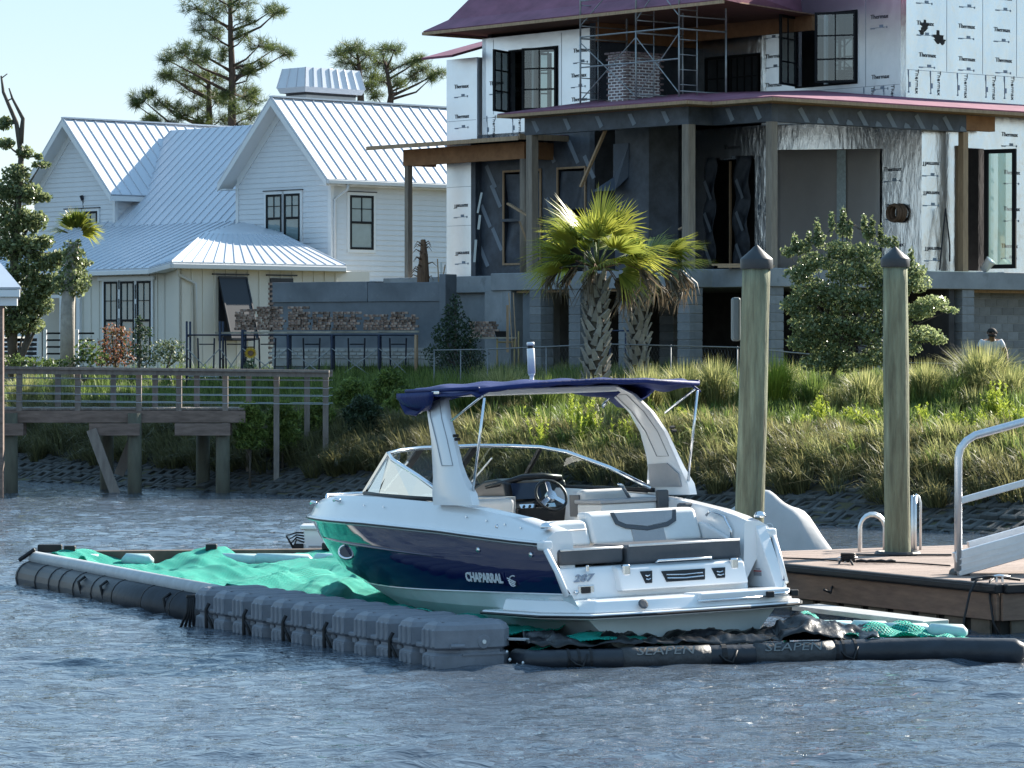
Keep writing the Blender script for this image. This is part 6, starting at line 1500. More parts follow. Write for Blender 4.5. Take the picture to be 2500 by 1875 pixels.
for k in range(4):
    f = k / 3; q = MB(); q.bar(Vector(md_[0]) * (1 - f) + Vector(md_[3]) * f, Vector(hi[0]) * (1 - f) + Vector(hi[3]) * f, .03, .05); q.build('rib', m_seam, shd)
wb(3.0, 5.2, 4.69, 5.71, 11.2, 11.27, 'shroud_gap', m_shut, par=cb); q = MB(); q.lathe([(.5, 12.05), (.45, 12.12), (.1, 12.14)], (4.1, 5.2, 0), 16); q.build('cowl', m_seam, cb)
wh_.location = (-5.71, 112.0, 0); wh_.rotation_euler = (0, 0, R_(44))

# ================================================================ CORNER OF A BOATHOUSE ROOF (at the frame's edge) AND TIMBER BOARDWALK
m_bw = M('weathered_boardwalk', (0.25, 0.22, 0.195), rough=0.85, col2=(0.16, 0.135, 0.12), vscale=2, stretch=(5, 5, 1), bump=0.3, rnd=0.12)
m_bwred = M('stained_joist', (0.17, 0.125, 0.105), rough=0.85, var=0.3, vscale=3, stretch=(1, 5, 5), rnd=0.1)
m_cable = M('steel_cable', (0.5, 0.52, 0.53), rough=.4, metal=.8)
m_bwpile = M('pier_pile', (0.15, 0.15, 0.11), rough=.9, col2=(.08, .075, .06), vscale=1.6, stretch=(3, 3, .6), bump=.6, bscale=8)
YB = 70.5
def bx_(px): return (px - CX) / F_PX * YB
bw_ = thing('boardwalk', 'weathered timber boardwalk with cable railing leading from the water to the bank', 'boardwalk', (bx_(300), YB, 1.6))
RZ, DZ = 2.47, 1.66
def bq(x0, x1, y0, y1, z0, z1, nm, mt, par=bw_, bev=.006): q = MB(); q.box((x0, y0, z0), (x1, y1, z1)); return q.build(nm, mt, par, bevel=bev)
xl, xr = bx_(-150), bx_(806)
BWD = 1.35
for yy in (0, BWD):
    q = MB(); q.bar((xl, YB + yy, RZ + .02), (xr, YB + yy - .35, RZ - .06), .15, .045); q.build('cap_rail', m_bw, bw_)
    q = MB(); q.bar((xl, YB + yy, RZ - .05), (xr, YB + yy - .35, RZ - .13), .045, .09); q.build('top_rail', m_bw, bw_)
for i, px in enumerate((-95, 47, 190, 339, 437, 550, 675, 795)):
    x = bx_(px); dz = -.06 * (px + 150) / 950
    bq(x - .055, x + .055, YB - .06, YB + .05, (DZ - .28 if px < 500 else gz(x, YB) - .1), RZ - .10 + dz, 'rail_post', m_bw)
for i, px in enumerate((-40, 120, 258, 362, 466, 595, 740)):
    x = bx_(px); dz = -.06 * (px + 150) / 950
    bq(x - .055, x + .055, YB + BWD - .05, YB + BWD + .06, (DZ - .28 if px < 500 else gz(x, YB) - .1), RZ - .10 + dz, 'rail_post', m_bw)
for k in range(4):
    z = DZ + .16 + .155 * k
    for yy in (0, BWD): q = MB(); q.tube([(xl, YB + yy, z), (xr, YB + yy - .3, z - .06)], .007, 5); q.build('cable', m_cable, bw_)
xe = bx_(612)
n = int((xe - xl) / .145); me_bp = beveled_box_mesh('deck_plank', .138, BWD + .1, .04, .004, m_bw)
for k in range(n): inst(me_bp, 'deck_plank', bw_, (xl + .145 * k + .07, YB + BWD / 2, DZ + random.uniform(-.004, .004)))
for yy in (-.075, BWD + .02): bq(xl, xe - .1, YB + yy, YB + yy + .045, DZ - .27, DZ - .03, 'joist', m_bwred)
bq(xl, xe, YB - .09, YB - .078, DZ + .03, DZ + .07, 'kick_board', m_bw) if False else None
for px, deep in ((28, 0), (330, 0), (240, 1), (545, 0), (480, 1)):
    x = bx_(px); y = YB + (BWD + .1 if deep else -.12)
    q = MB(); q.lathe([(.145, -1.5), (.14, .6), (.135, DZ - .08 if px < 400 else DZ - .3)], (x, y + .0, 0), 16); q.build('pier_pile', m_bwpile, bw_, smooth=True)
for x0, x1 in ((bx_(-20), bx_(62)), (bx_(222), bx_(345)), (bx_(430), bx_(565))): bq(x0, x1, YB - .33, YB - .28, DZ - .52, DZ - .28, 'pile_cap_beam', m_bwred); bq(x0, x1, YB + .1, YB + .16, DZ - .52, DZ - .28, 'pile_cap_beam', m_bwred)
for (a, b_) in (((bx_(228), YB - .36, DZ - .4), (bx_(290), YB - .36, -.1)), ((bx_(320), YB + 1.3, DZ - .4), (bx_(272), YB + 1.3, .3))): q = MB(); q.bar(a, b_, .05, .20, up=(1, 0, 0)); q.build('cross_brace', m_bw, bw_)
# boathouse corner
gz0 = thing('boathouse', 'corner of a small boathouse roof with brown post beside the boardwalk', 'boathouse', (bx_(-60), YB - 2, 0))
q = MB(); Yg = 68.0; gx_ = lambda px: (px - CX) / F_PX * Yg
P1, P2 = W(50, 704, Yg), W(-250, 690, Yg + 4); q.add([(gx_(50), Yg, P1.z), (gx_(-260), Yg, P1.z), (gx_(-260), Yg + 2.6, P1.z + 1.2), (gx_(-120), Yg + 2.6, P1.z + 1.2)], [(0, 1, 2, 3)]); q.add([(gx_(50), Yg, P1.z), (gx_(-120), Yg + 2.6, P1.z + 1.2), (gx_(38) - .6, Yg + 5, P1.z)], [(0, 1, 2)]); q.build('roof', m_seam, gz0, solid=.05)
q = MB(); q.box((gx_(-260), Yg, P1.z - .16), (gx_(48), Yg + .05, P1.z - .03)); q.bar((gx_(46), Yg + .05, P1.z - .1), (gx_(34) - .6, Yg + 5, P1.z - .1), .04, .13); q.build('fascia', m_trimw, gz0)
q = MB(); q.box((gx_(-260), Yg + .1, P1.z - .33), (gx_(40), Yg + .2, P1.z - .17)); q.build('beam', m_trimw, gz0)
q = MB(); q.box((gx_(-10) - .08, Yg + .15, -1.0), (gx_(-10) + .11, Yg + .34, P1.z - .33)); q.build('post', m_bwred, gz0)
q = MB(); q.box((gx_(-260), Yg + .15, -1), (gx_(-245), Yg + .34, P1.z - .33)); q.build('post', m_bwred, gz0)
# ================================================================ TERRACE WALL, BRICK STACKS, SCAFFOLD, FENCE
m_terr = M('terrace_stucco', (0.15, 0.165, 0.185), rough=0.9, var=0.25, vscale=0.8, bump=0.2, bscale=7, wear=(0.24, 0.255, 0.27), wscale=1.1, wth=0.60, detail=8)
def XY(px, Y): return Vector(((px - CX) / F_PX * Y, Y, 0))
T0, T1 = XY(667, 89.5), XY(1094, 86.8); td = (T1 - T0).normalized(); tn = Vector((td.y, -td.x, 0))
tw = thing('terrace_wall', 'long grey stuccoed terrace wall with toothed brick end behind the scaffold', 'wall', tuple(T0))
def tb(a0, a1, d0, d1, z0, z1, nm, mt, par=tw, bev=.01):
    q = MB(); L_ = (T1 - T0).length; c = [T0 + td * (a * L_) + tn * d for a, d in ((a0, d0), (a1, d0), (a1, d1), (a0, d1))]; q.prism([p + Vector((0, 0, z0)) for p in c], (0, 0, z1 - z0)); return q.build(nm, mt, par, bevel=bev, fixn=True)
tb(0, 1, -.3, 0.0, 1.6, 4.0, 'wall_body', m_terr); tb(0, 0.55, -.3, .035, 4.0, 4.50, 'upper_band', m_terr); tb(0.552, 1, -.3, .03, 4.0, 4.47, 'upper_band', m_terr)
tb(.965, 1.0, -.4, .12, 1.7, 4.66, 'end_pier', m_terr)
me_tb = beveled_box_mesh('brick', .21, .10, .06, .006, M('old_brick', (.20, .125, .095), rough=.95, var=.4, vscale=5, rnd=.5, bump=.4, bscale=40, wear=(.38, .33, .28), wscale=3, wth=.56))
yaw = math.atan2(td.y, td.x)
for k in range(34):
    z = 2.42 + .062 * k
    if k % 2: inst(me_tb, 'brick', tw, T0 - td * .05 - tn * .05 + Vector((0, 0, z)), (0, 0, yaw))
m_wb = M('pale_brick', (.33, .33, .32), rough=.95, var=.2, rnd=.2)
me_wb = beveled_box_mesh('brick', .205, .05, .058, .005, m_wb)
for k in range(3):
    for j in range(24):
        inst(me_wb, 'brick', tw, T0 + td * (.12 + .222 * j - (.11 if k % 2 else 0)) + tn * .04 + Vector((0, 0, 2.62 + .085 * k)), (0, 0, yaw))
tb(0.0, .95, 0.0, .045, 2.4, 2.86, 'brick_bed', m_mort, bev=0)

# scaffold run carrying the bricks
m_navyt = M('navy_scaffold_tube', (.022, .028, .05), rough=.45, metal=.3, var=.2)
m_plank = M('scaffold_plank', (.30, .27, .22), rough=.8, var=.25, vscale=3, rnd=.2)
YS = 85.0
def sx(px): return (px - CX) / F_PX * YS
zp = W(700, 815, YS).z
sca = thing('scaffold', 'run of dark blue scaffold frames with planks before the terrace wall', 'scaffold', (sx(700), YS, 1.9))
gzs = 2.0
for px in (456, 537, 592, 703, 810, 925, 1015):
    q = MB(); x = sx(px); top = zp + (.30 if px < 560 else (.10 if px < 600 else -.02))
    for yy in (0, .9): q.tube([(x, YS + yy, gzs - .3), (x, YS + yy, top)], .035 if px not in (456, 537) else .026, 8)
    q.tube([(x, YS, zp - .05), (x, YS + .9, zp - .05)], .025, 6); q.tube([(x, YS, zp - .6), (x, YS + .9, zp - .6)], .02, 6)
    q.build('frame', m_navyt if px != 1015 else m_lumber, sca, smooth=True)
xs = [456, 537, 592, 703, 810, 925, 1015]
for a, b_ in zip(xs[:-1], xs[1:]):
    for s in (1, -1):
        p, r_ = (a, b_) if s > 0 else (b_, a)
        q = MB(); q.tube([(sx(p), YS - .03 * s, zp - .35), (sx(r_), YS - .03 * s, gzs + .05)], .013, 6); q.build('brace', m_scaf, sca)
    q = MB(); q.tube([(sx(a), YS, zp - .03), (sx(b_), YS, zp - .03)], .022, 6); q.build('ledger', m_navyt, sca)
    q = MB(); q.tube([(sx(a), YS + .02, gzs + .18), (sx(b_), YS + .02, gzs + .16)], .018, 6); q.build('ledger', m_scaf, sca)
    m_ = (a + b_) / 2
    for dx in (-18, 16):
        q = MB(); x = sx(m_ + dx); q.tube([(x, YS + .9, gzs - .2), (x + dx * .002, YS + .9, zp - .1)], .022, 6); q.tube([(x, YS + .9, zp - .25), (sx(m_ - dx), YS + .9, zp - .25)], .016, 6); q.build('inner_leg', m_navyt, sca)
for k in range(5):
    q = MB(); q.tube([(sx(592), YS, zp - .15 - .17 * k), (sx(617), YS + .2, zp - .15 - .17 * k)], .018, 6); q.build('rung', m_navyt, sca)
q = MB(); q.tube([(sx(617), YS + .2, gzs), (sx(620), YS + .2, zp)], .02, 6); q.build('ladder_stile', m_navyt, sca)
for i, (p0, p1, dy) in enumerate(((525, 612, .1), (560, 640, .4), (590, 700, .15), (640, 760, .5), (700, 812, .2), (760, 880, .55), (808, 925, .1), (860, 960, .5), (905, 1020, .25), (930, 1022, .6))):
    q = MB(); q.box((sx(p0), YS + dy - .1, zp + .0 + .004 * i), (sx(p1), YS + dy + .12, zp + .045 + .004 * i)); q.build('plank', m_plank, sca)
# bricks in stacks
me_sb = [beveled_box_mesh('brick', .098, .205, .060, .008, MATS['old_brick']), beveled_box_mesh('brick', .150, .205, .060, .008, MATS['old_brick'])]
stacks = [(571, 624, 755, 'low brick stack next to the open shutter on the scaffold'), (625, 689, 746, 'tallest brick stack on the scaffold at the toothed wall end'), (699, 756, 749, 'narrow tall brick stack third from the toothed wall end'), (760, 809, 758, 'narrow brick stack fourth from the toothed wall end'), (811, 874, 762, 'squarish brick stack in the middle of the terrace wall scaffold'), (886, 948, 768, 'low brick stack with gaps beside the last stack by the cedar'), (952, 1018, 760, 'ragged brick stack next to the dark cedar')]
sr = random.Random(4)
for (p0, p1, yt, lab) in stacks:
    x0, x1 = sx(p0), sx(p1); z0 = zp + .09; z1 = W(p0, yt, YS).z
    t = thing('brick_stack', lab, 'bricks', ((x0 + x1) / 2, YS + .3, z0), 'brick stacks on the scaffold')
    z = z0 + .03; row = 0
    while z < z1:
        x = x0 + sr.uniform(-.01, .03)
        while x < x1 - .06:
            k = 0 if sr.random() < .55 else 1; w = .098 if k == 0 else .150
            if not (z > z1 - .14 and sr.random() < .25):
                inst(me_sb[k], 'brick', t, (x + w / 2, YS + .3 + sr.uniform(-.045, .045), z + sr.uniform(-.003, .003)), (0, 0, sr.uniform(-.10, .10)))
            x += w + sr.uniform(.004, .016)
        z += .0635; row += 1
Yb8 = 85.2; t = thing('brick_stack', 'short low brick stack on the yellow trestle by the undercroft opening', 'bricks', (XY(1180, Yb8).x, Yb8, 2.9), 'brick stacks on the scaffold')
zz0 = W(1180, 823, Yb8).z
for r_ in range(6):
    x = XY(1146, Yb8).x + sr.uniform(0, .03)
    while x < XY(1212, Yb8).x - .05:
        k = sr.randint(0, 1); w = (.098, .150)[k]; inst(me_sb[k], 'brick', t, (x + w / 2, Yb8, zz0 + .03 + .0635 * r_), (0, 0, sr.uniform(-.08, .08))); x += w + .01
m_yel = M('yellow_trestle_paint', (.33, .24, .10), rough=.6, var=.2)
tr_ = thing('trestle', 'yellow painted scaffold trestle by the undercroft opening under the low brick stack', 'trestle', (XY(1240, Yb8).x, Yb8, 1.9))
for px in (1148, 1214, 1256, 1266):
    q = MB(); q.tube([(XY(px, Yb8).x, Yb8 - .1, 1.7), (XY(px, Yb8).x, Yb8 - .1, zz0 + (.14 if px == 1266 else 0))], .024, 6); q.build('leg', m_yel, tr_, smooth=True)
q = MB(); q.bar((XY(1140, Yb8).x, Yb8, zz0 - .02), (XY(1262, Yb8).x, Yb8, zz0 - .02), .3, .04); q.build('board', m_plank, tr_)
q = MB(); q.tube([(XY(1214, Yb8).x, Yb8 - .1, zz0 - .12), (XY(1258, Yb8).x, Yb8 - .1, zz0 - .12)], .02, 6); q.build('rail', m_yel, tr_)
for i, (a, b_, lab) in enumerate((((1239, 745, 84.6), (1239, 860, 84.6), 'upright timber plank leaning in the undercroft opening'), ((1242, 715, 84.5), (1251, 850, 84.3), 'thin pole leaning in the undercroft opening beside the plank'), ((1253, 715, 84.4), (1260, 850, 84.2), 'thin pole leaning in the undercroft opening next to the trestle'))):
    q = MB(); q.bar(W(*a), W(*b_), .06 if i == 0 else .025, .03); o = q.build('pole', m_lumber); tag(o, lab, 'pole')
# mortar tub
q = MB(); c = Vector((XY(1225, Yb8).x, Yb8, zz0)); q.add([c + Vector(p) for p in ((-.13, -.1, 0), (.13, -.1, 0), (.13, .1, 0), (-.13, .1, 0), (-.17, -.13, .14), (.17, -.13, .14), (.17, .13, .14), (-.17, .13, .14))], [(0, 3, 2, 1), (0, 1, 5, 4), (1, 2, 6, 5), (2, 3, 7, 6), (3, 0, 4, 7)]); o = q.build('mortar_tub', m_blk, solid=.01); tag(o, 'black mortar tub on the yellow trestle', 'tub')

# chain link fence along the plot
m_fence = M('galvanised_fence', (.20, .21, .22), rough=.55, metal=.5)
fp = [W(1060, 855, 79.5), W(1190, 853, 78.5), W(1480, 840, 76.8), W(1800, 848, 74.5), W(2200, 886, 72.0), W(2330, 888, 71.5), W(2560, 884, 70.5)]
fe = thing('chain_link_fence', 'low chain link fence with pale top rail in front of the block piers', 'fence', (fp[0].x, fp[0].y, 1.6))
q = MB(); q.tube(fp, .016, 6); q.build('top_rail', m_fence, fe, smooth=True)
for i in range(len(fp) - 1):
    for f in (0, .5):
        p = fp[i] * (1 - f) + fp[i + 1] * f; q = MB(); q.tube([(p.x, p.y, gz(p.x, p.y) - .2), p + Vector((0, 0, .02))], .016, 6); q.build('post', m_fence, fe, smooth=True)
q = MB()
for i in range(len(fp) - 1):
    a, b_ = fp[i], fp[i + 1]; L_ = (b_ - a).length; n = int(L_ / .09); h = 1.0
    for k in range(n):
        for s in (1, -1):
            p = a + (b_ - a) * (k / n); e_ = min(1, max(0, k / n + s * .55 * h / L_)); r_ = a + (b_ - a) * e_
            q.add([p + Vector((0, 0, -.0)), p + Vector((.0025, 0, 0)), r_ + Vector((.0025, 0, -h)), r_ + Vector((0, 0, -h))], [(0, 1, 2, 3)])
o = q.build('wire_mesh', m_fence, fe); tag(o, kind='stuff')

# cut palm stub and stakes on the terrace
pc = XY(1033, 89.0); pc.z = 4.45
m_stub = M('dry_palm_stub', (.20, .12, .07), rough=.95, col2=(.11, .065, .045), vscale=5, stretch=(2, 2, .6), bump=.8, bscale=12)
stp = thing('palm_stub', 'dry brown cut palm stub standing on the terrace beside the side porch post', 'palm', tuple(pc))
q = MB(); q.tube([pc + Vector((.0, 0, -.6)), pc + Vector((0, 0, .3)), pc + Vector((.02, 0, .75)), pc + Vector((0, 0, 1.12))], [.17, .15, .10, .06], 9); q.build('trunk', m_stub, stp)
for k in range(26):
    a_ = random.random() * 6.28; z = random.uniform(.1, 1.05); d_ = Vector((math.cos(a_), math.sin(a_), 0)); b0 = pc + d_ * (.16 - .09 * z) + Vector((0, 0, z)); L_ = random.uniform(.12, .26)
    q = MB(); q.tube([b0, b0 + d_ * L_ * .5 + Vector((0, 0, .05)), b0 + d_ * L_ + Vector((0, 0, -.06))], [.02, .012, .004], 4); q.build('dry_strip', m_stub, stp)
for i, (a, b_) in enumerate((((1068, 632, 88.8), (1071, 690, 88.8)), ((1077, 640, 88.8), (1078, 690, 88.8)), ((1087, 646, 88.8), (1079, 690, 88.8)))):
    q = MB(); q.bar(W(*a), W(*b_), .03 if i != 1 else .05, .03); o = q.build('stake', m_lumber if i != 1 else m_whitet); tag(o, ['thin brown stake standing on the terrace beside the white stake', 'short white stake standing on the terrace wall', 'slanting brown stake behind the white stake on the terrace'][i], 'stake')
# blue gate frame in the undercroft and grey utility box on the pile
gtp = XY(1500, 80.0); q = MB(); q.tube([(gtp.x - .1, 80, 1.8), (gtp.x - .1, 80, 3.25), (gtp.x + .62, 80, 3.25)], .03, 6); q.tube([(gtp.x + .25, 80, 1.8), (gtp.x + .25, 80, 3.2)], .02, 6); o = q.build('blue_frame', M('blue_steel', (.02, .03, .07), rough=.5)); tag(o, 'blue steel tube frame standing under the slab behind the palms', 'frame')
ub = Vector(((1795 - CX) / F_PX * 38.6, 38.5, 0)); z0, z1 = W(1795, 833, 38.5).z, W(1795, 726, 38.5).z
q = MB(); q.box((ub.x - .045, 38.45, z0), (ub.x + .05, 38.65, z1)); o = q.build('utility_box', M('grey_green_plastic', (.13, .15, .15), rough=.5), bevel=.03, seg=3); tag(o, 'grey plastic utility box mounted on the back of the timber pile', 'box')
# patio things before the white house
m_patio = M('dark_wicker', (.018, .018, .02), rough=.8, var=.3)
for i, (px, lab) in enumerate(((60, 'dark patio armchair with slatted back beside the white house porch'), (25, 'dark patio armchair half hidden behind the leafy tree'))):
    c = XY(px, 101.0); c.z = 2.05; t = thing('patio_chair', lab, 'chair', tuple(c))
    q = MB(); q.box((c.x - .3, c.y - .3, c.z + .3), (c.x + .3, c.y + .3, c.z + .42)); q.build('seat', m_patio, t, bevel=.02)
    for k in range(5): q = MB(); q.bar((c.x - .3, c.y + .3 + .03 * k, c.z + .5 + .13 * k), (c.x + .3, c.y + .3 + .03 * k, c.z + .5 + .13 * k), .03, .09); q.build('back_slat', m_patio, t)
    for sx_, sy_ in ((-1, -1), (1, -1), (-1, 1), (1, 1)): q = MB(); q.bar((c.x + .27 * sx_, c.y + .27 * sy_, c.z - .1), (c.x + .27 * sx_, c.y + .27 * sy_, c.z + .3), .05, .05); q.build('leg', m_patio, t)
pf = thing('patio_railing', 'black patio railing with white posts beside the small palm', 'railing', tuple(XY(150, 99)))
for px in (100, 108, 186): c = XY(px, 99.0); q = MB(); q.box((c.x - .07, 98.93, 1.8), (c.x + .07, 99.07, 3.35)); q.build('post', m_trimw, pf, bevel=.01)
for k in range(6): q = MB(); q.bar(XY(100, 99) + Vector((0, 0, 2.3 + .19 * k)), XY(230, 99) + Vector((0, 0, 2.3 + .19 * k)), .03, .05); q.build('rail', m_blackmetal, pf)
# ================================================================ VEGETATION
m_bark = M('grey_bark', (.10, .085, .07), rough=.95, var=.3, vscale=3, bump=.8, bscale=14, stretch=(3, 3, .8))
m_pinebark = M('pine_bark', (.085, .06, .05), rough=.95, var=.3, vscale=3, bump=.8, bscale=12, stretch=(3, 3, .8))
m_boot = M('palm_boots', (.29, .27, .24), rough=.95, var=.25, vscale=4, bump=.6, bscale=18, rnd=.2)
m_fiber = M('palm_fibre', (.085, .07, .055), rough=.95, var=.3, vscale=6, bump=.8, bscale=20)
m_grass_dry = leafmat('olive_bank_grass', (.085, .088, .040), (.31, .285, .125), .5)
m_grass_pale = leafmat('pale_tussock_grass', (.12, .15, .045), (.52, .50, .22), .55)
m_grass_green = leafmat('green_bank_grass', (.06, .10, .026), (.27, .35, .085), .5)
m_golden = leafmat('yellow_green_stems', (.15, .21, .025), (.42, .48, .075), .55)
m_lf_oak = leafmat('oak_leaf', (.06, .09, .035), (.33, .38, .18), .5, .35, .6)
m_lf_silver = leafmat('silvery_leaf', (.075, .11, .045), (.46, .52, .26), .5, .3, .7)
m_lf_cedar = leafmat('cedar_leaf', (.016, .034, .018), (.055, .09, .042), .3)
m_lf_shrub = leafmat('shrub_leaf', (.035, .065, .018), (.15, .21, .06), .45)
m_lf_sage = leafmat('sage_leaf', (.06, .085, .045), (.20, .25, .14), .35)
m_lf_pink = leafmat('pink_tipped_leaf', (.035, .07, .015), (.34, .13, .09), .4)
m_needle = leafmat('pine_needle', (.035, .06, .02), (.18, .22, .06), .4)
m_palm = leafmat('palm_leaf', (.06, .11, .02), (.50, .50, .09), .5, .35, .6)
m_palmdead = leafmat('dead_palm_leaf', (.075, .058, .042), (.24, .185, .12), .3)

class Strips:
    """accumulates thin tapering strips (grass blades, needles, leaflets)"""
    def __init__(s): s.P = []; s.S = []
    def add(s, base, mid, tip, wv, shade):
        # all arrays (n,3); wv = half-width vector at base
        s.P.append(np.stack([base - wv, base + wv, mid + wv * .8, mid - wv * .8, tip], 1)); s.S.append(np.asarray(shade))
    def build(s, name, mat, parent=None, org=(0, 0, 0)):
        P = np.concatenate(s.P); n = len(P); sh = np.repeat(np.concatenate(s.S), 5)
        i0 = np.arange(n)[:, None] * 5
        T = np.concatenate([i0 + np.array([0, 1, 2]), i0 + np.array([0, 2, 3]), i0 + np.array([3, 2, 4])])
        return raw_mesh(name, P.reshape(-1, 3), T, mat, parent, org, sh)
def unit(a): return a / np.maximum(np.linalg.norm(a, axis=1, keepdims=True), 1e-9)
def tussock(st, c, n, h, spread, w=.008, droop=.5, shade=(0, 1), lean=(0, 0)):
    """arching blades from a point"""
    th = RNG.random(n) * 2 * np.pi; out = np.abs(RNG.normal(0, .5, n)).clip(0, 1.3); d = np.stack([np.cos(th), np.sin(th), np.zeros(n)], 1)
    hh = h * RNG.uniform(.55, 1.08, n); r0 = RNG.random((n, 1)) ** .5 * spread * .35
    base = np.array(c) + d * r0; ln = np.array([lean[0], lean[1], 0]) * h
    mid = base + d * (out * spread * .55)[:, None] + np.stack([0 * hh, 0 * hh, hh * (.62 + .05 * RNG.random(n))], 1) + ln * .4
    tip = base + d * (out * spread * (1.1 + droop * .6))[:, None] + np.stack([0 * hh, 0 * hh, hh * (1 - droop * out * .55)], 1) + ln
    wv = unit(np.cross(d, np.array([0, 0, 1.0])) + RNG.normal(0, .4, (n, 3)) * [1, 1, 0]) * (w * RNG.uniform(.7, 1.4, (n, 1)))
    st.add(base, mid, tip, wv, RNG.uniform(shade[0], shade[1], n) ** 1.2)

def leaves(pts, size, n_dir=None, asp=.55, shade=None, up=.3):
    """leaf diamonds at pts (n,3): returns verts, faces, shade"""
    n = len(pts); a = unit(RNG.normal(0, 1, (n, 3)) + [0, 0, up]); b = unit(np.cross(a, RNG.normal(0, 1, (n, 3))))
    s_ = size * RNG.uniform(.6, 1.35, (n, 1)); V_ = np.stack([pts - a * s_, pts + b * s_ * asp, pts + a * s_, pts - b * s_ * asp], 1).reshape(-1, 3)
    F_ = np.arange(n * 4).reshape(n, 4); sh = RNG.random(n) if shade is None else shade
    return V_, F_, np.repeat(sh, 4)
def blob_pts(c, r, n, seed, gap=.1, freq=2.2):
    """points in a noisy ellipsoid with gaps, denser near the shell"""
    u = unit(RNG.normal(0, 1, (n * 2, 3))); rad = RNG.random((n * 2, 1)) ** .45
    p = np.array(c) + u * rad * np.array(r)
    q_ = p * freq / max(r); v = np.sin(q_[:, 0] * 3.1 + seed) * np.sin(q_[:, 1] * 2.7 + seed * 2) * np.sin(q_[:, 2] * 3.3 + seed * 3) + .5 * np.sin(q_[:, 0] * 6 + seed) * np.sin(q_[:, 2] * 6.5)
    return p[v > -gap][:n]
def tree(name, label, base, blobs, leaf, n_per, mat, trunk_r=.1, bark=m_bark, group=None, gap=.1, trunk_pts=None, cat='tree', freq=2.2, limb=True, shade_fn=None, asp=.55):
    base = Vector(base); t = thing(name, label, cat, tuple(base), group)
    cs = np.array([b[0] for b in blobs]); top = cs[cs[:, 2].argmax()]
    tp = trunk_pts or [base, base * .5 + Vector(cs.mean(0)) * .5 * 1.0, Vector(top)]
    tp = [Vector(p) for p in tp]; m = len(tp)
    q = MB(); q.tube(tp, [trunk_r * (1 - .8 * i / (m - 1)) for i in range(m)], 8); q.build('trunk', bark, t, smooth=True)
    if limb:
        q = MB()
        for (c, r) in blobs:
            if hasattr(r, '__len__') and r[0] < .09: continue
            c = Vector(c); k = min(range(m), key=lambda i: (tp[i] - c).length + 2 * max(0, tp[i].z - c.z)); a = tp[k]; r0 = trunk_r * (.5 - .35 * k / m)
            q.tube([a, a * .45 + c * .55 + Vector((0, 0, -.05 * (c - a).length)), c], [r0, r0 * .6, r0 * .2], 5)
        tag(q.build('limbs', bark, t, smooth=True), kind='stuff')
    Vs, Fs, Ss = [], [], []; k = 0
    for i, (c, r) in enumerate(blobs):
        r3 = r if hasattr(r, '__len__') else (r, r, r * .85)
        n = int(n_per * (r3[0] * r3[2]) / .25); p = blob_pts(c, r3, n, i * 1.7 + base.x, gap, freq)
        v, f, s_ = leaves(p, leaf, asp=asp, shade=(shade_fn(p) if shade_fn else None)); Vs.append(v); Fs.append(f + k); Ss.append(s_); k += len(v)
    raw_mesh('crown', np.concatenate(Vs), np.concatenate(Fs), mat, t, tuple(cs.mean(0)), np.concatenate(Ss))
    return t
def pb(px, py, Y, rpx, ry=None, dy=0):     # blob from photo position: centre and radii (metres) at depth Y
    p = W(px, py, Y); r = rpx * 1.12 * Y / F_PX; return ((p.x, p.y + dy, p.z), (r, r * .9, (ry or rpx) * Y / F_PX))

# --- pines behind the white house
def pine(label, trunk, clusters, Y, tuft=.38, per=26):
    b = W(*trunk[0], Y); t = thing('pine_tree', label, 'tree', (b.x, Y, 2.2), 'tall pines behind the white house')
    tp = [Vector((b.x, Y, 2.2))] + [W(px, py, Y) for px, py in trunk]; m = len(tp)
    q = MB(); q.tube(tp, [.24 * (1 - .75 * i / (m - 1)) for i in range(m)], 9); q.build('trunk', m_pinebark, t, smooth=True)
    st = Strips(); q = MB()
    for i, (px, py, r) in enumerate(clusters):
        dy = RNG.normal(0, 1.0); c = W(px, py, Y) + Vector((0, dy, 0)); rm = r * Y / F_PX
        a = min(tp[1:], key=lambda p: abs(p.z - (c.z - .25 * abs(c.x - p.x)))); f = tp[1].lerp(tp[-1], 0)
        # attach at the trunk height a bit below the cluster
        za = min(max(c.z - .45 * abs(c.x - tp[1].x) - .2, tp[1].z - 1), tp[-1].z - .3); k = max(j for j in range(m - 1) if tp[j].z <= za); ff = (za - tp[k].z) / (tp[k + 1].z - tp[k].z); a = tp[k].lerp(tp[k + 1], ff)
        L_ = (c - a).length; mid = a.lerp(c, .55) + Vector((RNG.normal(0, .15), 0, -.06 * L_ + RNG.normal(0, .1)))
        q.tube([a, mid, c], [.03 + .018 * L_, .02 + .010 * L_, .015], 5)
        rm *= 1.4; nt = int(13 + 16 * rm * rm)
        for k2 in range(nt):
            o_ = Vector(unit(RNG.normal(0, 1, (1, 3)))[0]) * (rm * RNG.random() ** .4); o_.z *= .62; e = c + o_
            q.tube([c.lerp(mid, .15 * RNG.random()), e], [.014, .006], 4)
            n = per; dirs = unit(RNG.normal(0, 1, (n, 3)) + np.array([o_.x, o_.y, abs(o_.z) + .3]) * .9); ln = tuft * RNG.uniform(.7, 1.15, (n, 1))
            B = np.array(e) + RNG.normal(0, .05, (n, 3)); wv = unit(np.cross(dirs, RNG.normal(0, 1, (n, 3)))) * .008
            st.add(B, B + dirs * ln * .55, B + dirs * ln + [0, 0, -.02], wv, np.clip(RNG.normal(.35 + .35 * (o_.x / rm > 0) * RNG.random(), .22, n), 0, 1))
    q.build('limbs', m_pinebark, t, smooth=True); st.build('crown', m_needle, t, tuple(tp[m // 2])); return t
YP = 150.0
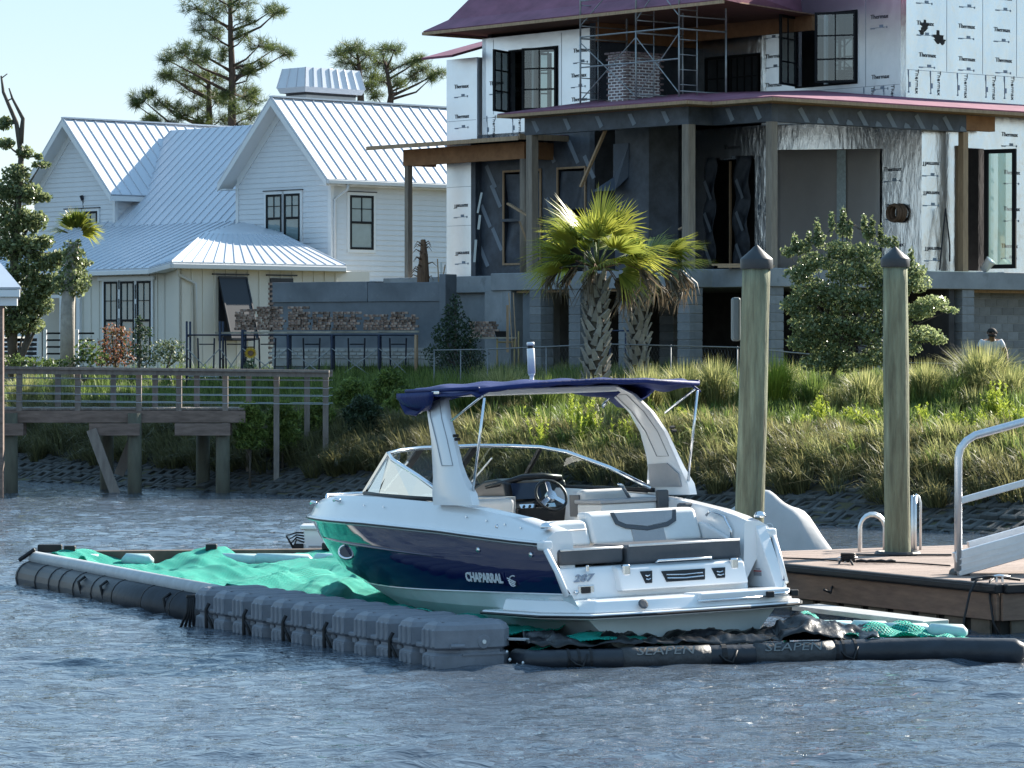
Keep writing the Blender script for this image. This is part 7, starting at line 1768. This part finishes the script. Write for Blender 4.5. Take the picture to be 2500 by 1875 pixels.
pine('tall pine with a straight dark trunk and high open crown behind the blue roof', [(566, 420), (566, 300), (567, 180), (563, 90), (562, 20), (562, -60)],
     [(480, 18, 30), (520, 48, 26), (545, 8, 26), (590, 12, 26), (605, 48, 24), (680, 36, 17), (664, 20, 14), (600, 90, 20), (640, 118, 24), (664, 112, 18), (690, 125, 16), (645, 158, 10), (500, 75, 26), (528, 85, 22), (470, 120, 28), (440, 128, 22), (410, 148, 18), (505, 140, 26), (545, 135, 20), (590, 165, 22), (612, 175, 16), (590, 205, 20), (600, 235, 26), (622, 245, 20), (580, 265, 26), (610, 280, 20), (590, 305, 22), (545, 225, 20), (560, -30, 36), (500, -25, 34), (620, -25, 30)], YP)
pine('shorter pine with wide low limbs growing beside the tall straight pine', [(511, 420), (511, 300), (510, 230), (508, 170)],
     [(450, 178, 30), (490, 185, 28), (525, 190, 24), (420, 190, 22), (398, 178, 12), (470, 215, 26), (515, 222, 26), (350, 245, 22), (336, 258, 14), (372, 232, 12), (395, 255, 16), (430, 268, 24), (480, 258, 24), (530, 250, 28), (358, 290, 12), (385, 298, 14), (420, 305, 14), (455, 285, 18), (540, 290, 20), (500, 300, 18), (475, 150, 22)], YP + 1.5)
pine('slender forked pine with airy crown behind the metal chimney', [(882, 420), (881, 260), (880, 215), (878, 170), (872, 130)],
     [(828, 128, 22), (850, 118, 22), (875, 122, 22), (900, 138, 20), (850, 155, 22), (885, 165, 24), (905, 185, 20), (860, 195, 22), (835, 185, 16), (870, 215, 18), (900, 215, 16), (845, 228, 14)], YP + 6, .38)
pine('leaning forked pine with a long bare limb beside the slender pine', [(952, 420), (951, 262), (955, 232), (948, 190), (940, 150)],
     [(935, 122, 22), (965, 128, 18), (925, 150, 20), (955, 165, 18), (1000, 148, 16), (1035, 168, 18), (1068, 172, 15), (1050, 188, 12), (1012, 186, 16), (975, 205, 14), (930, 195, 16), (1025, 150, 10), (915, 228, 12)], YP + 8, .38)

# --- leafy tree with a dead top at the frame's edge
YO = 96.0
tree('leafy_tree', 'dense grey green leafy tree with a bare dead leader beside the boathouse', (XY(30, YO).x, YO, 2.0),
     [pb(12, 300, YO, 18), pb(60, 372, YO, 20, 16), pb(92, 382, YO, 12, 9), pb(15, 350, YO, 20, 16), pb(40, 425, YO, 34, 26), pb(100, 402, YO, 22, 9), pb(15, 470, YO, 42, 34), pb(70, 472, YO, 34, 28), pb(108, 482, YO, 18, 12), pb(28, 535, YO, 50, 42), pb(82, 540, YO, 34, 28), pb(20, 600, YO, 44, 36), pb(72, 602, YO, 38, 32), pb(110, 590, YO, 22, 18), pb(118, 640, YO, 34, 24), pb(62, 660, YO, 44, 34), pb(18, 690, YO, 40, 34), pb(98, 700, YO, 38, 32), pb(150, 622, YO, 22, 14), pb(205, 642, YO, 22, 10), pb(185, 655, YO, 24, 14), pb(45, 735, YO, 46, 34), pb(95, 745, YO, 36, 28), pb(128, 690, YO, 26, 24), pb(60, 790, YO, 46, 30), pb(15, 790, YO, 40, 34)],
     .058, 1500, m_lf_oak, .13, group=None, gap=.18,
     trunk_pts=[(XY(30, YO).x, YO, 2.0), W(35, 600, YO), W(45, 480, YO), W(52, 380, YO), W(40, 300, YO), W(8, 225, YO), W(3, 185, YO)])
q = MB(); q.tube([W(50, 350, YO), W(56, 290, YO), W(30, 240, YO), W(22, 215, YO)], [.09, .06, .035, .02], 6); q.tube([W(30, 240, YO), W(20, 245, YO)], .02, 5); q.tube([W(40, 300, YO), W(25, 295, YO)], .03, 5); q.tube([W(5, 190, YO), W(18, 180, YO)], .015, 4); q.build('dead_limb', m_bark, bpy.data.objects['leafy_tree'], smooth=True)

# --- silvery shrub tree between the piles
YT = 71.0
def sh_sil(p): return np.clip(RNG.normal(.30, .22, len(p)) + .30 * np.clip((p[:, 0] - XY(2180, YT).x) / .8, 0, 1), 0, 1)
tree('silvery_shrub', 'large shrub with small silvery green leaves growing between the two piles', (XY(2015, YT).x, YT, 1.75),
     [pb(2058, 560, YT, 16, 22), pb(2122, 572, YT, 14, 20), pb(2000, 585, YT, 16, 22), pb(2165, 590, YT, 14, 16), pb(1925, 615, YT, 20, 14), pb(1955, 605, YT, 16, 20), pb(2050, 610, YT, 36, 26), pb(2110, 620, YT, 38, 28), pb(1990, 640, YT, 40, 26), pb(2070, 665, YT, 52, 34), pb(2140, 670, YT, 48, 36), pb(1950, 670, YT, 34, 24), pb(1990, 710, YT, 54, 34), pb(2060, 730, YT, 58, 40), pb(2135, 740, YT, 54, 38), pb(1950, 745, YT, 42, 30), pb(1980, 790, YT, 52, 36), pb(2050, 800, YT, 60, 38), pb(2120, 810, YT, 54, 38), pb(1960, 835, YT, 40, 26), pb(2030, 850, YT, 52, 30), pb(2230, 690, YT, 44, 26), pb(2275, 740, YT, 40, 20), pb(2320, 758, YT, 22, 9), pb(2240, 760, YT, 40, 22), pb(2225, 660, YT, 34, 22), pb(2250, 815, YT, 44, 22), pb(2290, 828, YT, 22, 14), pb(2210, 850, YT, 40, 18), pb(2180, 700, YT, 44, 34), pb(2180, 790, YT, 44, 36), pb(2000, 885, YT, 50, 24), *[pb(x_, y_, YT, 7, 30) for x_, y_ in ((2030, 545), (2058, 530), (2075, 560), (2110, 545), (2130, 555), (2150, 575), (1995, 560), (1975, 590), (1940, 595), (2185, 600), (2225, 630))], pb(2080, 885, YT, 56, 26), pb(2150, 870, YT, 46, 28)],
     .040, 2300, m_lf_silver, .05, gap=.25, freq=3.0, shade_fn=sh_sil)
# --- dark cedar and shrubs
YC = 82.5
tree('cedar_bush', 'dark conical cedar bush standing before the terrace wall', (XY(1112, YC).x, YC, 1.85), [pb(1112, 735, YC, 14, 18), pb(1108, 760, YC, 26, 24), pb(1112, 795, YC, 42, 28), pb(1085, 815, YC, 32, 26), pb(1140, 822, YC, 34, 28), pb(1110, 850, YC, 58, 34), pb(1070, 862, YC, 38, 24), pb(1150, 866, YC, 40, 26), pb(1112, 893, YC, 66, 26)], .034, 1150, m_lf_cedar, .08, gap=.12, cat='bush')
YH = 92.0
tree('pink_shrub', 'shrub with pinkish red new leaves before the triple window', (XY(285, YH).x, YH, 2.0), [pb(272, 810, YH, 26, 22), pb(300, 815, YH, 22, 20), pb(262, 845, YH, 32, 24), pb(300, 850, YH, 32, 24), pb(285, 878, YH, 44, 20), pb(250, 880, YH, 26, 16)], .045, 520, m_lf_pink, .05, gap=.05, cat='bush')
tree('dark_shrub', 'upright dark green shrub before the triple window', (XY(345, YH).x, YH - 1, 2.0), [pb(340, 790, YH - 1, 10, 22), pb(345, 815, YH - 1, 20, 24), pb(360, 810, YH - 1, 20, 14), pb(340, 850, YH - 1, 30, 26), pb(352, 880, YH - 1, 36, 20)], .04, 620, m_lf_cedar, .05, gap=.05, cat='bush')
tree('sage_shrub', 'rounded grey green shrub below the cream wall corner', (XY(410, YH).x, YH - 1, 2.0), [pb(395, 850, YH - 1, 30, 22), pb(425, 845, YH - 1, 26, 20), pb(410, 875, YH - 1, 44, 20), pb(440, 872, YH - 1, 20, 16)], .045, 560, m_lf_sage, .05, gap=.05, cat='bush')
tree('porch_shrub', 'dark leafy shrub below the screened porch', (XY(220, YH).x, YH - 1, 2.0), [pb(215, 850, YH - 1, 30, 26), pb(228, 875, YH - 1, 34, 22), pb(180, 880, YH - 1, 26, 14), pb(130, 888, YH - 1, 40, 14), pb(80, 885, YH - 1, 46, 16), pb(30, 880, YH - 1, 40, 18)], .05, 480, m_lf_shrub, .05, gap=.03, cat='bush')
# --- bushes on the bank by the boardwalk end
for i, (px, py, Y, r, lab) in enumerate(((610, 1012, 70.6, 38, 'green bush swallowing the end of the boardwalk deck'), (690, 1012, 71.2, 44, 'broad green bush beneath the boardwalk railing end'), (775, 1005, 72.2, 42, 'green bush growing beyond the boardwalk end'), (860, 960, 75.0, 50, 'tall feathery dark green bush before the scaffold'), (950, 935, 76.5, 46, 'dark green bush on the slope below the brick stacks'), (885, 1000, 72.0, 46, 'low dark bush on the bank above the bow'), (980, 985, 73.0, 46, 'dark bank bush behind the canopy front edge'))):
    g_ = gz(XY(px, Y).x, Y); tree('bank_bush', lab, (XY(px, Y).x, Y, g_), [pb(px - r * .5, py + 8, Y, r * .55, r * .45), pb(px + r * .5, py + 6, Y, r * .55, r * .45), pb(px, py - 12, Y, r * .6, r * .55), pb(px, py + 22, Y, r * .9, r * .4), pb(px - r * .3, py + 48, Y, r * .8, r * .5), pb(px + r * .35, py + 50, Y, r * .75, r * .5), pb(px, py + 72, Y, r * .9, r * .4)], .05, 4200, m_grass_green if i != 5 else m_lf_cedar, .03, gap=.3, cat='bush', group='bushes on the bank', asp=.3)
# --- cabbage palms
def fan(st, c, d, size, n=34, droop=.25, shade=(.2, 1.0), arc=2.2, w=.022):
    """costapalmate leaf: leaflets fanned about direction d from c"""
    d = Vector(d).normalized(); s_ = d.cross(Vector((0, 0, 1))); s_ = s_.normalized() if s_.length > .05 else Vector((1, 0, 0)); up = s_.cross(d).normalized()
    roll = RNG.normal(0, .45); s_, up = s_ * math.cos(roll) + up * math.sin(roll), up * math.cos(roll) - s_ * math.sin(roll)
    a = np.linspace(-arc / 2, arc / 2, n) + RNG.normal(0, .02, n); L_ = size * (1 - .22 * (np.abs(a) / (arc / 2)) ** 2) * RNG.uniform(.86, 1.06, n)
    D = np.outer(np.cos(a), d) + np.outer(np.sin(a), s_) + np.outer(-.18 * np.abs(np.sin(a)), up); B = np.repeat(np.array([c]), n, 0) + D * size * .10
    mid = B + D * (L_ * .55)[:, None] + np.array([0, 0, 1.0]) * (.02 * size); tip = B + D * (L_)[:, None] + np.array([0, 0, -1.0]) * (droop * size * RNG.uniform(.3, 1.2, (n, 1)))
    nrm = np.array(up); wv = unit(np.cross(D, nrm)) * w
    base_s = RNG.uniform(*shade); sh = np.clip(base_s + RNG.normal(0, .15, n), 0, 1); st.add(B, mid, tip, wv, sh)
def cabbage_palm(label, px, Y, y_top, r0, heads, dead, fr_len, seed, nboot=95):
    b = XY(px, Y); b.z = gz(b.x, Y) - .1; zt = W(px, y_top, Y).z; t = thing('cabbage_palm', label, 'palm', tuple(b), 'cabbage palms before the unfinished house')
    q = MB(); q.tube([b, b + Vector((.02, 0, (zt - b.z) * .5)), Vector((b.x + .03, Y, zt))], [r0 * .95, r0 * .86, r0 * .8], 12); q.build('trunk', m_fiber, t, smooth=True)
    bm_ = MB(); bm_.add([(-.075, 0, 0), (.075, 0, 0), (.028, .05, .20), (-.028, .05, .20), (-.06, .035, -.0), (.06, .035, 0), (.024, .085, .205), (-.024, .085, .205)], [(0, 1, 2, 3), (7, 6, 5, 4), (0, 4, 5, 1), (1, 5, 6, 2), (2, 6, 7, 3), (3, 7, 4, 0)]); meb = mesh_of(bm_, 'leaf_base', m_boot)
    for k in range(nboot):
        f = k / nboot; a_ = k * 2.399; z = b.z + .15 + (zt - b.z - .2) * f; rr_ = r0 * (.93 - .12 * f)
        inst(meb, 'leaf_base', t, (b.x + rr_ * math.cos(a_), Y + rr_ * math.sin(a_), z), (R_(-12 + RNG.normal(0, 5)), R_(RNG.normal(0, 14)), a_ - math.pi / 2), (1.15, 1, 1.15 + .2 * RNG.random()))
    st = Strips(); pq = MB(); top = Vector((b.x + .03, Y, zt + .1))
    for (dx, dz, L_, sh) in heads:
        for k in range(2 if L_ > .88 else 1):
            dy = RNG.normal(0, .5); d = Vector((dx + RNG.normal(0, .08), dy, dz + RNG.normal(0, .06))).normalized(); pet = L_ * RNG.uniform(.72, .95)
            e = top + d * pet * .95 + Vector((0, 0, .10 * pet)); pq.tube([top + d * .05, top + d * pet * .5 + Vector((0, 0, .09 * pet)), e], [.025, .016, .012], 5)
            fan(st, e, (d + Vector((0, 0, -.12))).normalized(), fr_len * RNG.uniform(.85, 1.12), 34, .20, sh)
    pq.build('petioles', M('petiole_green', (.13, .16, .05), rough=.6), t, smooth=True); st.build('crown', m_palm, t, tuple(top))
    st = Strips()
    for (dx, dz, L_) in dead:
        d = Vector((dx, RNG.normal(-.2, .35), dz)).normalized(); e = top + d * L_ + Vector((0, 0, -.05)); n = 34
        a = RNG.normal(0, .30, (n, 3)); D = unit(np.array([d.x * .25, d.y * .25, -1.0]) + a * [.9, .9, .25]); ln = fr_len * RNG.uniform(.5, 1.0, (n, 1)); B = np.repeat(np.array([e]), n, 0) + RNG.normal(0, .03, (n, 3))
        st.add(B, B + D * ln * .5 + np.array([d.x * .15, d.y * .1, 0]), B + D * ln, unit(np.cross(D, RNG.normal(0, 1, (n, 3)))) * .018, RNG.random(n))
        pq = MB(); pq.tube([top, top + d * L_ * .6 + Vector((0, 0, .12)), e], [.02, .014, .01], 5); pq.build('dead_petiole', m_stub, t, smooth=True)
    st.build('dead_fronds', m_palmdead, t, tuple(top)); return t
YPm = 75.0
cabbage_palm('broad cabbage palm with lush green fan leaves and crisscross trunk boots', 1455, YPm, 668, .215,
    [(-.9, .75, .85, (.3, 1)), (-.55, 1.0, .9, (.35, 1)), (-.2, 1.15, .85, (.3, .9)), (.15, 1.15, .9, (.3, 1)), (.5, 1.0, .9, (.35, 1)), (.85, .75, .85, (.3, 1)), (-1.0, .30, .9, (.4, 1)), (-1.0, .05, .95, (.5, 1)), (1.0, .35, .9, (.2, .8)), (1.0, .1, .75, (.8, 1)), (-.3, .55, .5, (.1, .5)), (.3, .55, .5, (.1, .5)), (0, .7, .5, (.1, .5)), (-.6, .25, .55, (.1, .6)), (.6, .2, .6, (.2, .7)), (.1, .25, .45, (.1, .6)), (-.1, .95, .7, (.1, .6)), (.7, -.05, .6, (.2, .7))],
    [(-.5, .05, .55), (-.3, -.1, .4), (.35, -.15, .45), (.55, -.35, .5), (.6, .1, .9), (.75, .0, .95), (-.75, .1, .8)], .98, 1, 110)
cabbage_palm('narrower cabbage palm with drooping brown dead fronds behind the broad one', 1558, YPm + 1.6, 690, .185,
    [(.6, .7, .8, (.1, .6)), (.9, .35, .85, (.1, .5)), (1.0, .05, .85, (.05, .45)), (.3, .9, .7, (.1, .6)), (-.3, .8, .6, (.1, .5)), (.8, .6, .9, (.2, .7))],
    [(.5, .2, .6), (.75, .15, .75), (.9, .05, .85), (.3, .1, .4), (1.0, .2, .95), (-.2, .1, .4), (.1, .1, .4)], .9, 2, 95)
YSP = 93.0
sp = thing('small_palm', 'small cabbage palm with ragged head before the white house porch', 'palm', (XY(163, YSP).x, YSP, 2.0))
q = MB(); q.tube([(XY(163, YSP).x, YSP, 1.9), W(165, 750, YSP), W(172, 660, YSP), W(180, 590, YSP)], [.20, .19, .16, .14], 9); q.build('trunk', m_boot, sp, smooth=True)
st = Strips(); tp = W(183, 575, YSP)
for (dx, dz) in ((-.4, 1), (-.15, 1.1), (.1, 1.1), (.35, 1), (.6, .8), (.8, .5), (-.6, .7), (.85, .2), (-.7, .3), (0, .8), (.3, .6)): fan(st, tp + Vector((dx * .18, 0, dz * .18)), (dx, RNG.normal(0, .3), dz), .62, 30, .3, (.0, .7), 1.5, .018)
st.build('crown', m_palm, sp, tuple(tp))
Vs = leaves(blob_pts((tp.x - .05, YSP, tp.z - .55), (.32, .3, .5), 700, 3.), .06); raw_mesh('vine_growth', Vs[0], Vs[1], m_lf_oak, sp, tuple(tp), Vs[2])
Vs = leaves(blob_pts((tp.x - .1, YSP, tp.z - 1.2), (.55, .4, .45), 1100, 5.), .06); raw_mesh('vine_growth', Vs[0], Vs[1], m_lf_oak, sp, tuple(tp), Vs[2])

# --- tall grass clumps on the crest (each a plant) and the grass of the bank
def clump(px, py_top, Y, wpx, n, mat, lab, shade=(0, 1), droop=.6):
    x = XY(px, Y).x; g_ = gz(x, Y); zt = W(px, py_top, Y).z; h = max(.35, zt - g_); t = Strips(); r = wpx * Y / F_PX / 2
    tussock(t, (x, Y, g_ - .02), n, h, r, .0085, droop, shade); o = t.build('grass_clump', mat, None, (x, Y, g_)); tag(o, lab, 'grass clump', 'tall grass clumps on the bank crest'); return o
CL = [(1230, 880, 73.5, 190, 900, 0, 'wide arching grass clump behind the white mast lamp'), (1150, 905, 73.0, 120, 500, 1, 'green grass clump below the dark cedar'), (1330, 905, 72.5, 130, 500, 1, 'grass clump at the foot of the broad cabbage palm'),
      (1580, 880, 70.5, 130, 700, 0, 'pale tussock at the foot of the narrower cabbage palm'), (1670, 872, 70.0, 140, 800, 0, 'pale feathery tussock by the tall pile beside the boat'), (1745, 860, 70.2, 130, 800, 0, 'straw tipped tussock touching the tall pile beside the boat'), (1890, 852, 69.0, 150, 800, 2, 'bright green bushy tussock right behind the tall pile beside the boat'), (1985, 895, 68.2, 130, 650, 1, 'dark green tussock below the silvery shrub'),
      (2110, 890, 67.8, 150, 800, 0, 'straw coloured tussock before the dock pile'), (2260, 870, 67.2, 150, 900, 0, 'green and straw tussock on the crest next to the dock pile'), (2400, 828, 67.0, 230, 1600, 0, 'largest tall grass clump hiding the bending person'), (2470, 880, 66.0, 170, 900, 0, 'grass clump above the gangway handrail'), (2330, 905, 66.2, 110, 500, 1, 'small green grass clump next to the largest grass clump'),
      (1060, 905, 74.5, 130, 520, 1, 'dark grass clump on the crest below the cedar'), (60, 900, 84, 130, 500, 0, 'pale grass clump behind the boardwalk railing'), (150, 902, 84, 120, 480, 0, 'pale grass clump below the small palm')]
mats3 = [m_grass_pale, m_grass_green, m_golden]
for c in CL: clump(c[0], c[1], c[2], c[3], c[4], mats3[c[5]], c[6], (0, 1) if c[5] != 1 else (0, .8))
# yellow green weeds, upright leafy stems
def weed(px, py_top, Y, k, lab):
    x = XY(px, Y).x; g_ = gz(x, Y); h = W(px, py_top, Y).z - g_; st = Strips()
    for j in range(k):
        bx, by = x + RNG.normal(0, .11), Y + RNG.normal(0, .16); hh = h * RNG.uniform(.5, 1.05); ln = RNG.normal(0, .10, 2); n = int(26 + 40 * hh); f = np.sort(RNG.random(n)) * .95 + .05
        B = np.stack([bx + ln[0] * f * hh, by + ln[1] * f * hh, g_ + hh * f], 1); th = RNG.random(n) * 6.28; D = unit(np.stack([np.cos(th), np.sin(th), RNG.uniform(.5, 1.4, n)], 1)); L_ = (.11 * (1.15 - f) + .035)[:, None]
        st.add(B, B + D * L_ * .5, B + D * L_, unit(np.cross(D, RNG.normal(0, 1, (n, 3)))) * .010, np.clip(RNG.normal(.55, .25, n) + .2 * (f - .5), 0, 1))
        st.add(np.array([[bx, by, g_]]), np.array([[bx + ln[0] * hh * .5, by + ln[1] * hh * .5, g_ + hh * .5]]), np.array([[bx + ln[0] * hh, by + ln[1] * hh, g_ + hh]]), np.array([[.008, 0, 0]]), np.array([.3]))
    o = st.build('weed_plant', m_golden, None, (x, Y, g_)); tag(o, lab, 'weed', 'yellow green weeds on the bank')
wl_ = [(1310, 985, 66.5, 7, 'yellow green weed seen under the canopy pole'), (1430, 968, 66.2, 22, 'bushy yellow green weed seen through the boat arch'), (1400, 940, 68, 8, 'tall sparse weed behind the bushy weed seen through the arch'), (1530, 1000, 65.5, 10, 'yellow weed beside the starboard arch leg'), (1600, 965, 67, 8, 'yellow green weed below the canopy strut'), (1660, 975, 66.8, 8, 'spindly weed by the canopy pole'), (1720, 1005, 65.5, 8, 'low yellow weed beside the boat side pile')]
wl_ += [(1960, 1010, 64.0, 12, 'low yellow green weed behind the covered watercraft'), (2000, 955, 65.5, 14, 'tall slender weed between the piles'), (2070, 985, 64.5, 14, 'bright weed between the piles beside the dock pile'), (2120, 1000, 64, 12, 'bright weed touching the dock pile'), (2250, 985, 64, 12, 'yellow green weed beyond the dock pile'), (2330, 1010, 62.8, 14, 'low weed below the small green grass clump'), (2420, 935, 63.5, 24, 'tall bright weed above the gangway rail'), (2470, 985, 62.2, 18, 'bushy weed above the gangway rail end'), (2390, 1005, 62.0, 14, 'low yellow weed beside the gangway rail')]
for w_ in wl_: weed(*w_)
# grass carpet: many small tussocks over the bank, joined
sA, sB, sC = Strips(), Strips(), Strips()
def px_of(p): return CX + F_PX * p.x / p.y
rg = random.Random(21); cnt = 0
while cnt < 4200:
    s_, d_ = rg.uniform(-5.5, 30), rg.uniform(.8, 15)
    p = on_bank(s_, d_); px = px_of(p)
    if not (-40 < px < 2540): continue
    cnt += 1
    nz = mnoise.noise(Vector((s_ * .5, d_ * .9, 4.)))
    bare = 3.5 < d_ < 5.4 and nz > -.10
    if bare and rg.random() < .85: continue
    leftside = px < 1150
    if d_ < 3.6:
        if d_ < (1.5 if s_ < 6 else 1.1) and rg.random() < .55: continue
        tussock(sA if (leftside or d_ < 1.8 or rg.random() < .45) else (sC if rg.random() < .7 else sB), tuple(p), rg.randint(60, 100), rg.uniform(.38, .72), rg.uniform(.34, .62), .009, 1.0, (0, .9 if not leftside else .55), (-.25 * U.x, -.25 * U.y))
    elif d_ < 7:
        (lambda st: tussock(st, tuple(p), rg.randint(35, 70), rg.uniform(.22, .5), rg.uniform(.22, .42), .009, .7, (0, .8)))(sB if nz > -.2 else sA)
    else:
        (lambda st: tussock(st, tuple(p), rg.randint(40, 70), rg.uniform(.35, .75), rg.uniform(.22, .45), .008, .7, (0, .9)))(sB if (nz > 0 or leftside) else sC)
for st, mt, nm, lab in ((sA, m_grass_dry, 'slope_grass', 'olive brown grass drooping down the bank above the concrete blocks'), (sB, m_grass_green, 'green_grass', 'short green grass covering the bank top'), (sC, m_grass_pale, 'straw_grass', 'pale straw grass scattered along the bank crest')):
    o = st.build(nm, mt, None, (0, 60, 1)); tag(o, lab, 'grass', kind='stuff')
# grass beyond the boardwalk and under the houses
st = Strips()
for k in range(800):
    Y = rg.uniform(76, 96); px = rg.uniform(-30, 1250); x = XY(px, Y).x
    if sd(x, Y)[1] < 5: continue
    tussock(st, (x, Y, gz(x, Y)), 34, rg.uniform(.25, .7), rg.uniform(.2, .45), .009, .6, (0, .8))
o = st.build('yard_grass', m_grass_green, None, (-5, 85, 2)); tag(o, 'rough green grass in the yard behind the boardwalk', 'grass', kind='stuff')
# sunflower before the cream wall
sf = W(612, 862, 84.0); t = thing('sunflower', 'yellow sunflower blooming between the scaffold frames', 'flower', (sf.x, 84.0, 2.0))
q = MB(); q.tube([(sf.x, 84.0, 2.0), (sf.x + .03, 84, 2.4), sf], .014, 5); q.build('stem', m_lf_shrub, t)
st = Strips(); n = 26; th = np.linspace(0, 6.28, n); D = np.stack([np.cos(th), np.full(n, -.2), np.sin(th)], 1); B = np.repeat(np.array([sf]), n, 0); st.add(B + D * .05, B + D * .10, B + D * .16, unit(np.cross(D, [0, 1, 0])) * .02, RNG.random(n)); st.build('petals', leafmat('sunflower_petal', (.5, .28, .02), (.7, .45, .04), .4), t, tuple(sf))
q = MB(); q.tube([sf + Vector((0, .01, 0)), sf + Vector((0, -.03, 0))], .065, 12); q.build('disc', m_stub, t)
Vs = leaves(blob_pts((sf.x, 84, sf.z - .35), (.16, .15, .26), 60, 2.), .06); raw_mesh('leaf', Vs[0], Vs[1], m_lf_sage, t, tuple(sf), Vs[2])
# ================================================================ PERSON
PY = 77.0
pp = XY(2418, PY); gzp = W(2418, 803, PY).z - 1.66
m_skin = M('skin', (.16, .085, .055), rough=.6); m_shirt = M('pale_grey_shirt', (.50, .52, .55), rough=.8, var=.05, vscale=8, bump=.2, bscale=12); m_hair = M('dark_hair', (.012, .010, .010), rough=.8); m_trous = M('dark_trousers', (.03, .035, .05), rough=.85)
person = thing('person', 'person in pale grey T-shirt and dark cap bending behind the tall grass clump', 'person', (pp.x, PY, gzp))
def skin_mesh(name, joints, edges, mat, parent, base, root=0, sub=2):
    me = bpy.data.meshes.new(name); me.from_pydata([Vector(j[0]) for j in joints], edges, []); me.materials.append(mat)
    o = bpy.data.objects.new(name, me); COL.objects.link(o); place(o, parent, base)
    md = o.modifiers.new('skin', 'SKIN'); md.use_smooth_shade = True
    for i, j in enumerate(joints):
        sv_ = me.skin_vertices[0].data[i]; r_ = j[1]; sv_.radius = r_ if hasattr(r_, '__len__') else (r_, r_); sv_.use_root = (i == root)
    o.modifiers.new('sub', 'SUBSURF').render_levels = sub
    return o
# facing the camera (towards -y), leaning forward
J = [((0, .05, .88), (.15, .11)), ((0, .00, 1.08), (.155, .11)), ((0, -.10, 1.28), (.18, .12)), ((0, -.16, 1.40), (.10, .09)), ((0, -.21, 1.46), (.06, .06)), ((0, -.25, 1.53), (.085, .095)), ((0, -.26, 1.60), (.09, .10)),
     ((.19, -.13, 1.36), .075), ((.30, -.16, 1.18), .055), ((.31, -.30, .98), .045), ((.28, -.40, .86), .035), ((-.19, -.13, 1.36), .075), ((-.30, -.16, 1.18), .055), ((-.31, -.30, .98), .045), ((-.26, -.40, .88), .035),
     ((.10, .05, .82), .10), ((.12, -.02, .46), .07), ((.12, .06, .10), .05), ((.13, -.10, .04), .045), ((-.10, .05, .82), .10), ((-.12, -.02, .46), .07), ((-.12, .06, .10), .05), ((-.13, -.10, .04), .045)]
Ed = [(0, 1), (1, 2), (2, 3), (3, 4), (4, 5), (5, 6), (2, 7), (7, 8), (8, 9), (9, 10), (2, 11), (11, 12), (12, 13), (13, 14), (0, 15), (15, 16), (16, 17), (17, 18), (0, 19), (19, 20), (20, 21), (21, 22)]
base = Vector((pp.x, PY, gzp))
body = skin_mesh('body', J, Ed, m_skin, person, base)
S = [((0, .05, .86), (.175, .135)), ((0, .00, 1.08), (.18, .135)), ((0, -.10, 1.28), (.205, .145)), ((0, -.155, 1.385), (.12, .11)), ((.20, -.13, 1.36), .10), ((.285, -.15, 1.22), .085), ((-.20, -.13, 1.36), .10), ((-.285, -.15, 1.22), .085)]
skin_mesh('shirt', S, [(0, 1), (1, 2), (2, 3), (2, 4), (4, 5), (2, 6), (6, 7)], m_shirt, person, base)
T = [((0, .05, .86), (.165, .125)), ((.10, .05, .80), .115), ((.12, -.02, .46), .085), ((.12, .06, .12), .07), ((-.10, .05, .80), .115), ((-.12, -.02, .46), .085), ((-.12, .06, .12), .07)]
skin_mesh('trousers', T, [(0, 1), (1, 2), (2, 3), (0, 4), (4, 5), (5, 6)], m_trous, person, base)
q = MB(); hc_ = base + Vector((0, -.255, 1.575)); rows = []
for i in range(9):
    a_ = math.pi * .5 * i / 8; rows.append([hc_ + Vector((.102 * math.cos(a_) * math.cos(t), .112 * math.cos(a_) * math.sin(t) + .012, .10 * math.sin(a_) + .005)) for t in np.linspace(0, 2 * math.pi, 17)])
q.sheet(rows); q.build('cap', m_hair, person, smooth=True, solid=.01)
q = MB(); rows = [[hc_ + Vector((.088 * math.sin(t), -.095 * math.cos(t) - .004, -.035 - .03 * i * (1 - abs(t) * .25))) for t in np.linspace(-1.4, 1.4, 11)] for i in range(3)]; q.sheet(rows); q.build('beard', m_hair, person, smooth=True, solid=.012)
for s in (-1, 1):
    q = MB(); q.lathe([(.004, -.006), (.011, 0), (.004, .006)], hc_ + Vector((.035 * s, -.098, .0)), 8); q.build('eye', m_hair, person)
    q = MB(); q.tube([hc_ + Vector((.092 * s, .0, -.02)), hc_ + Vector((.105 * s, .01, .005)), hc_ + Vector((.095 * s, .02, .025))], [.012, .016, .01], 6); q.build('ear', m_skin, person, smooth=True)
    hx = .28 if s > 0 else -.26; hb_ = base + Vector((hx, -.40, .87))
    for k in range(5):
        o0 = hb_ + Vector(((k - 2) * .018, -.01, -.02)); L_ = (.045, .07, .075, .068, .055)[k]
        q = MB(); q.tube([o0, o0 + Vector(((k - 2) * .004 + (.03 * -s if k == 0 else 0), -.03, -L_ * .6)), o0 + Vector(((k - 2) * .004, -.02, -L_ * 1.1))], [.011, .010, .007], 6); q.build('finger', m_skin, person, smooth=True)
q = MB(); q.tube([hc_ + Vector((0, -.10, .01)), hc_ + Vector((0, -.122, -.02)), hc_ + Vector((0, -.105, -.03))], [.01, .017, .012], 6); q.build('nose', m_skin, person, smooth=True)
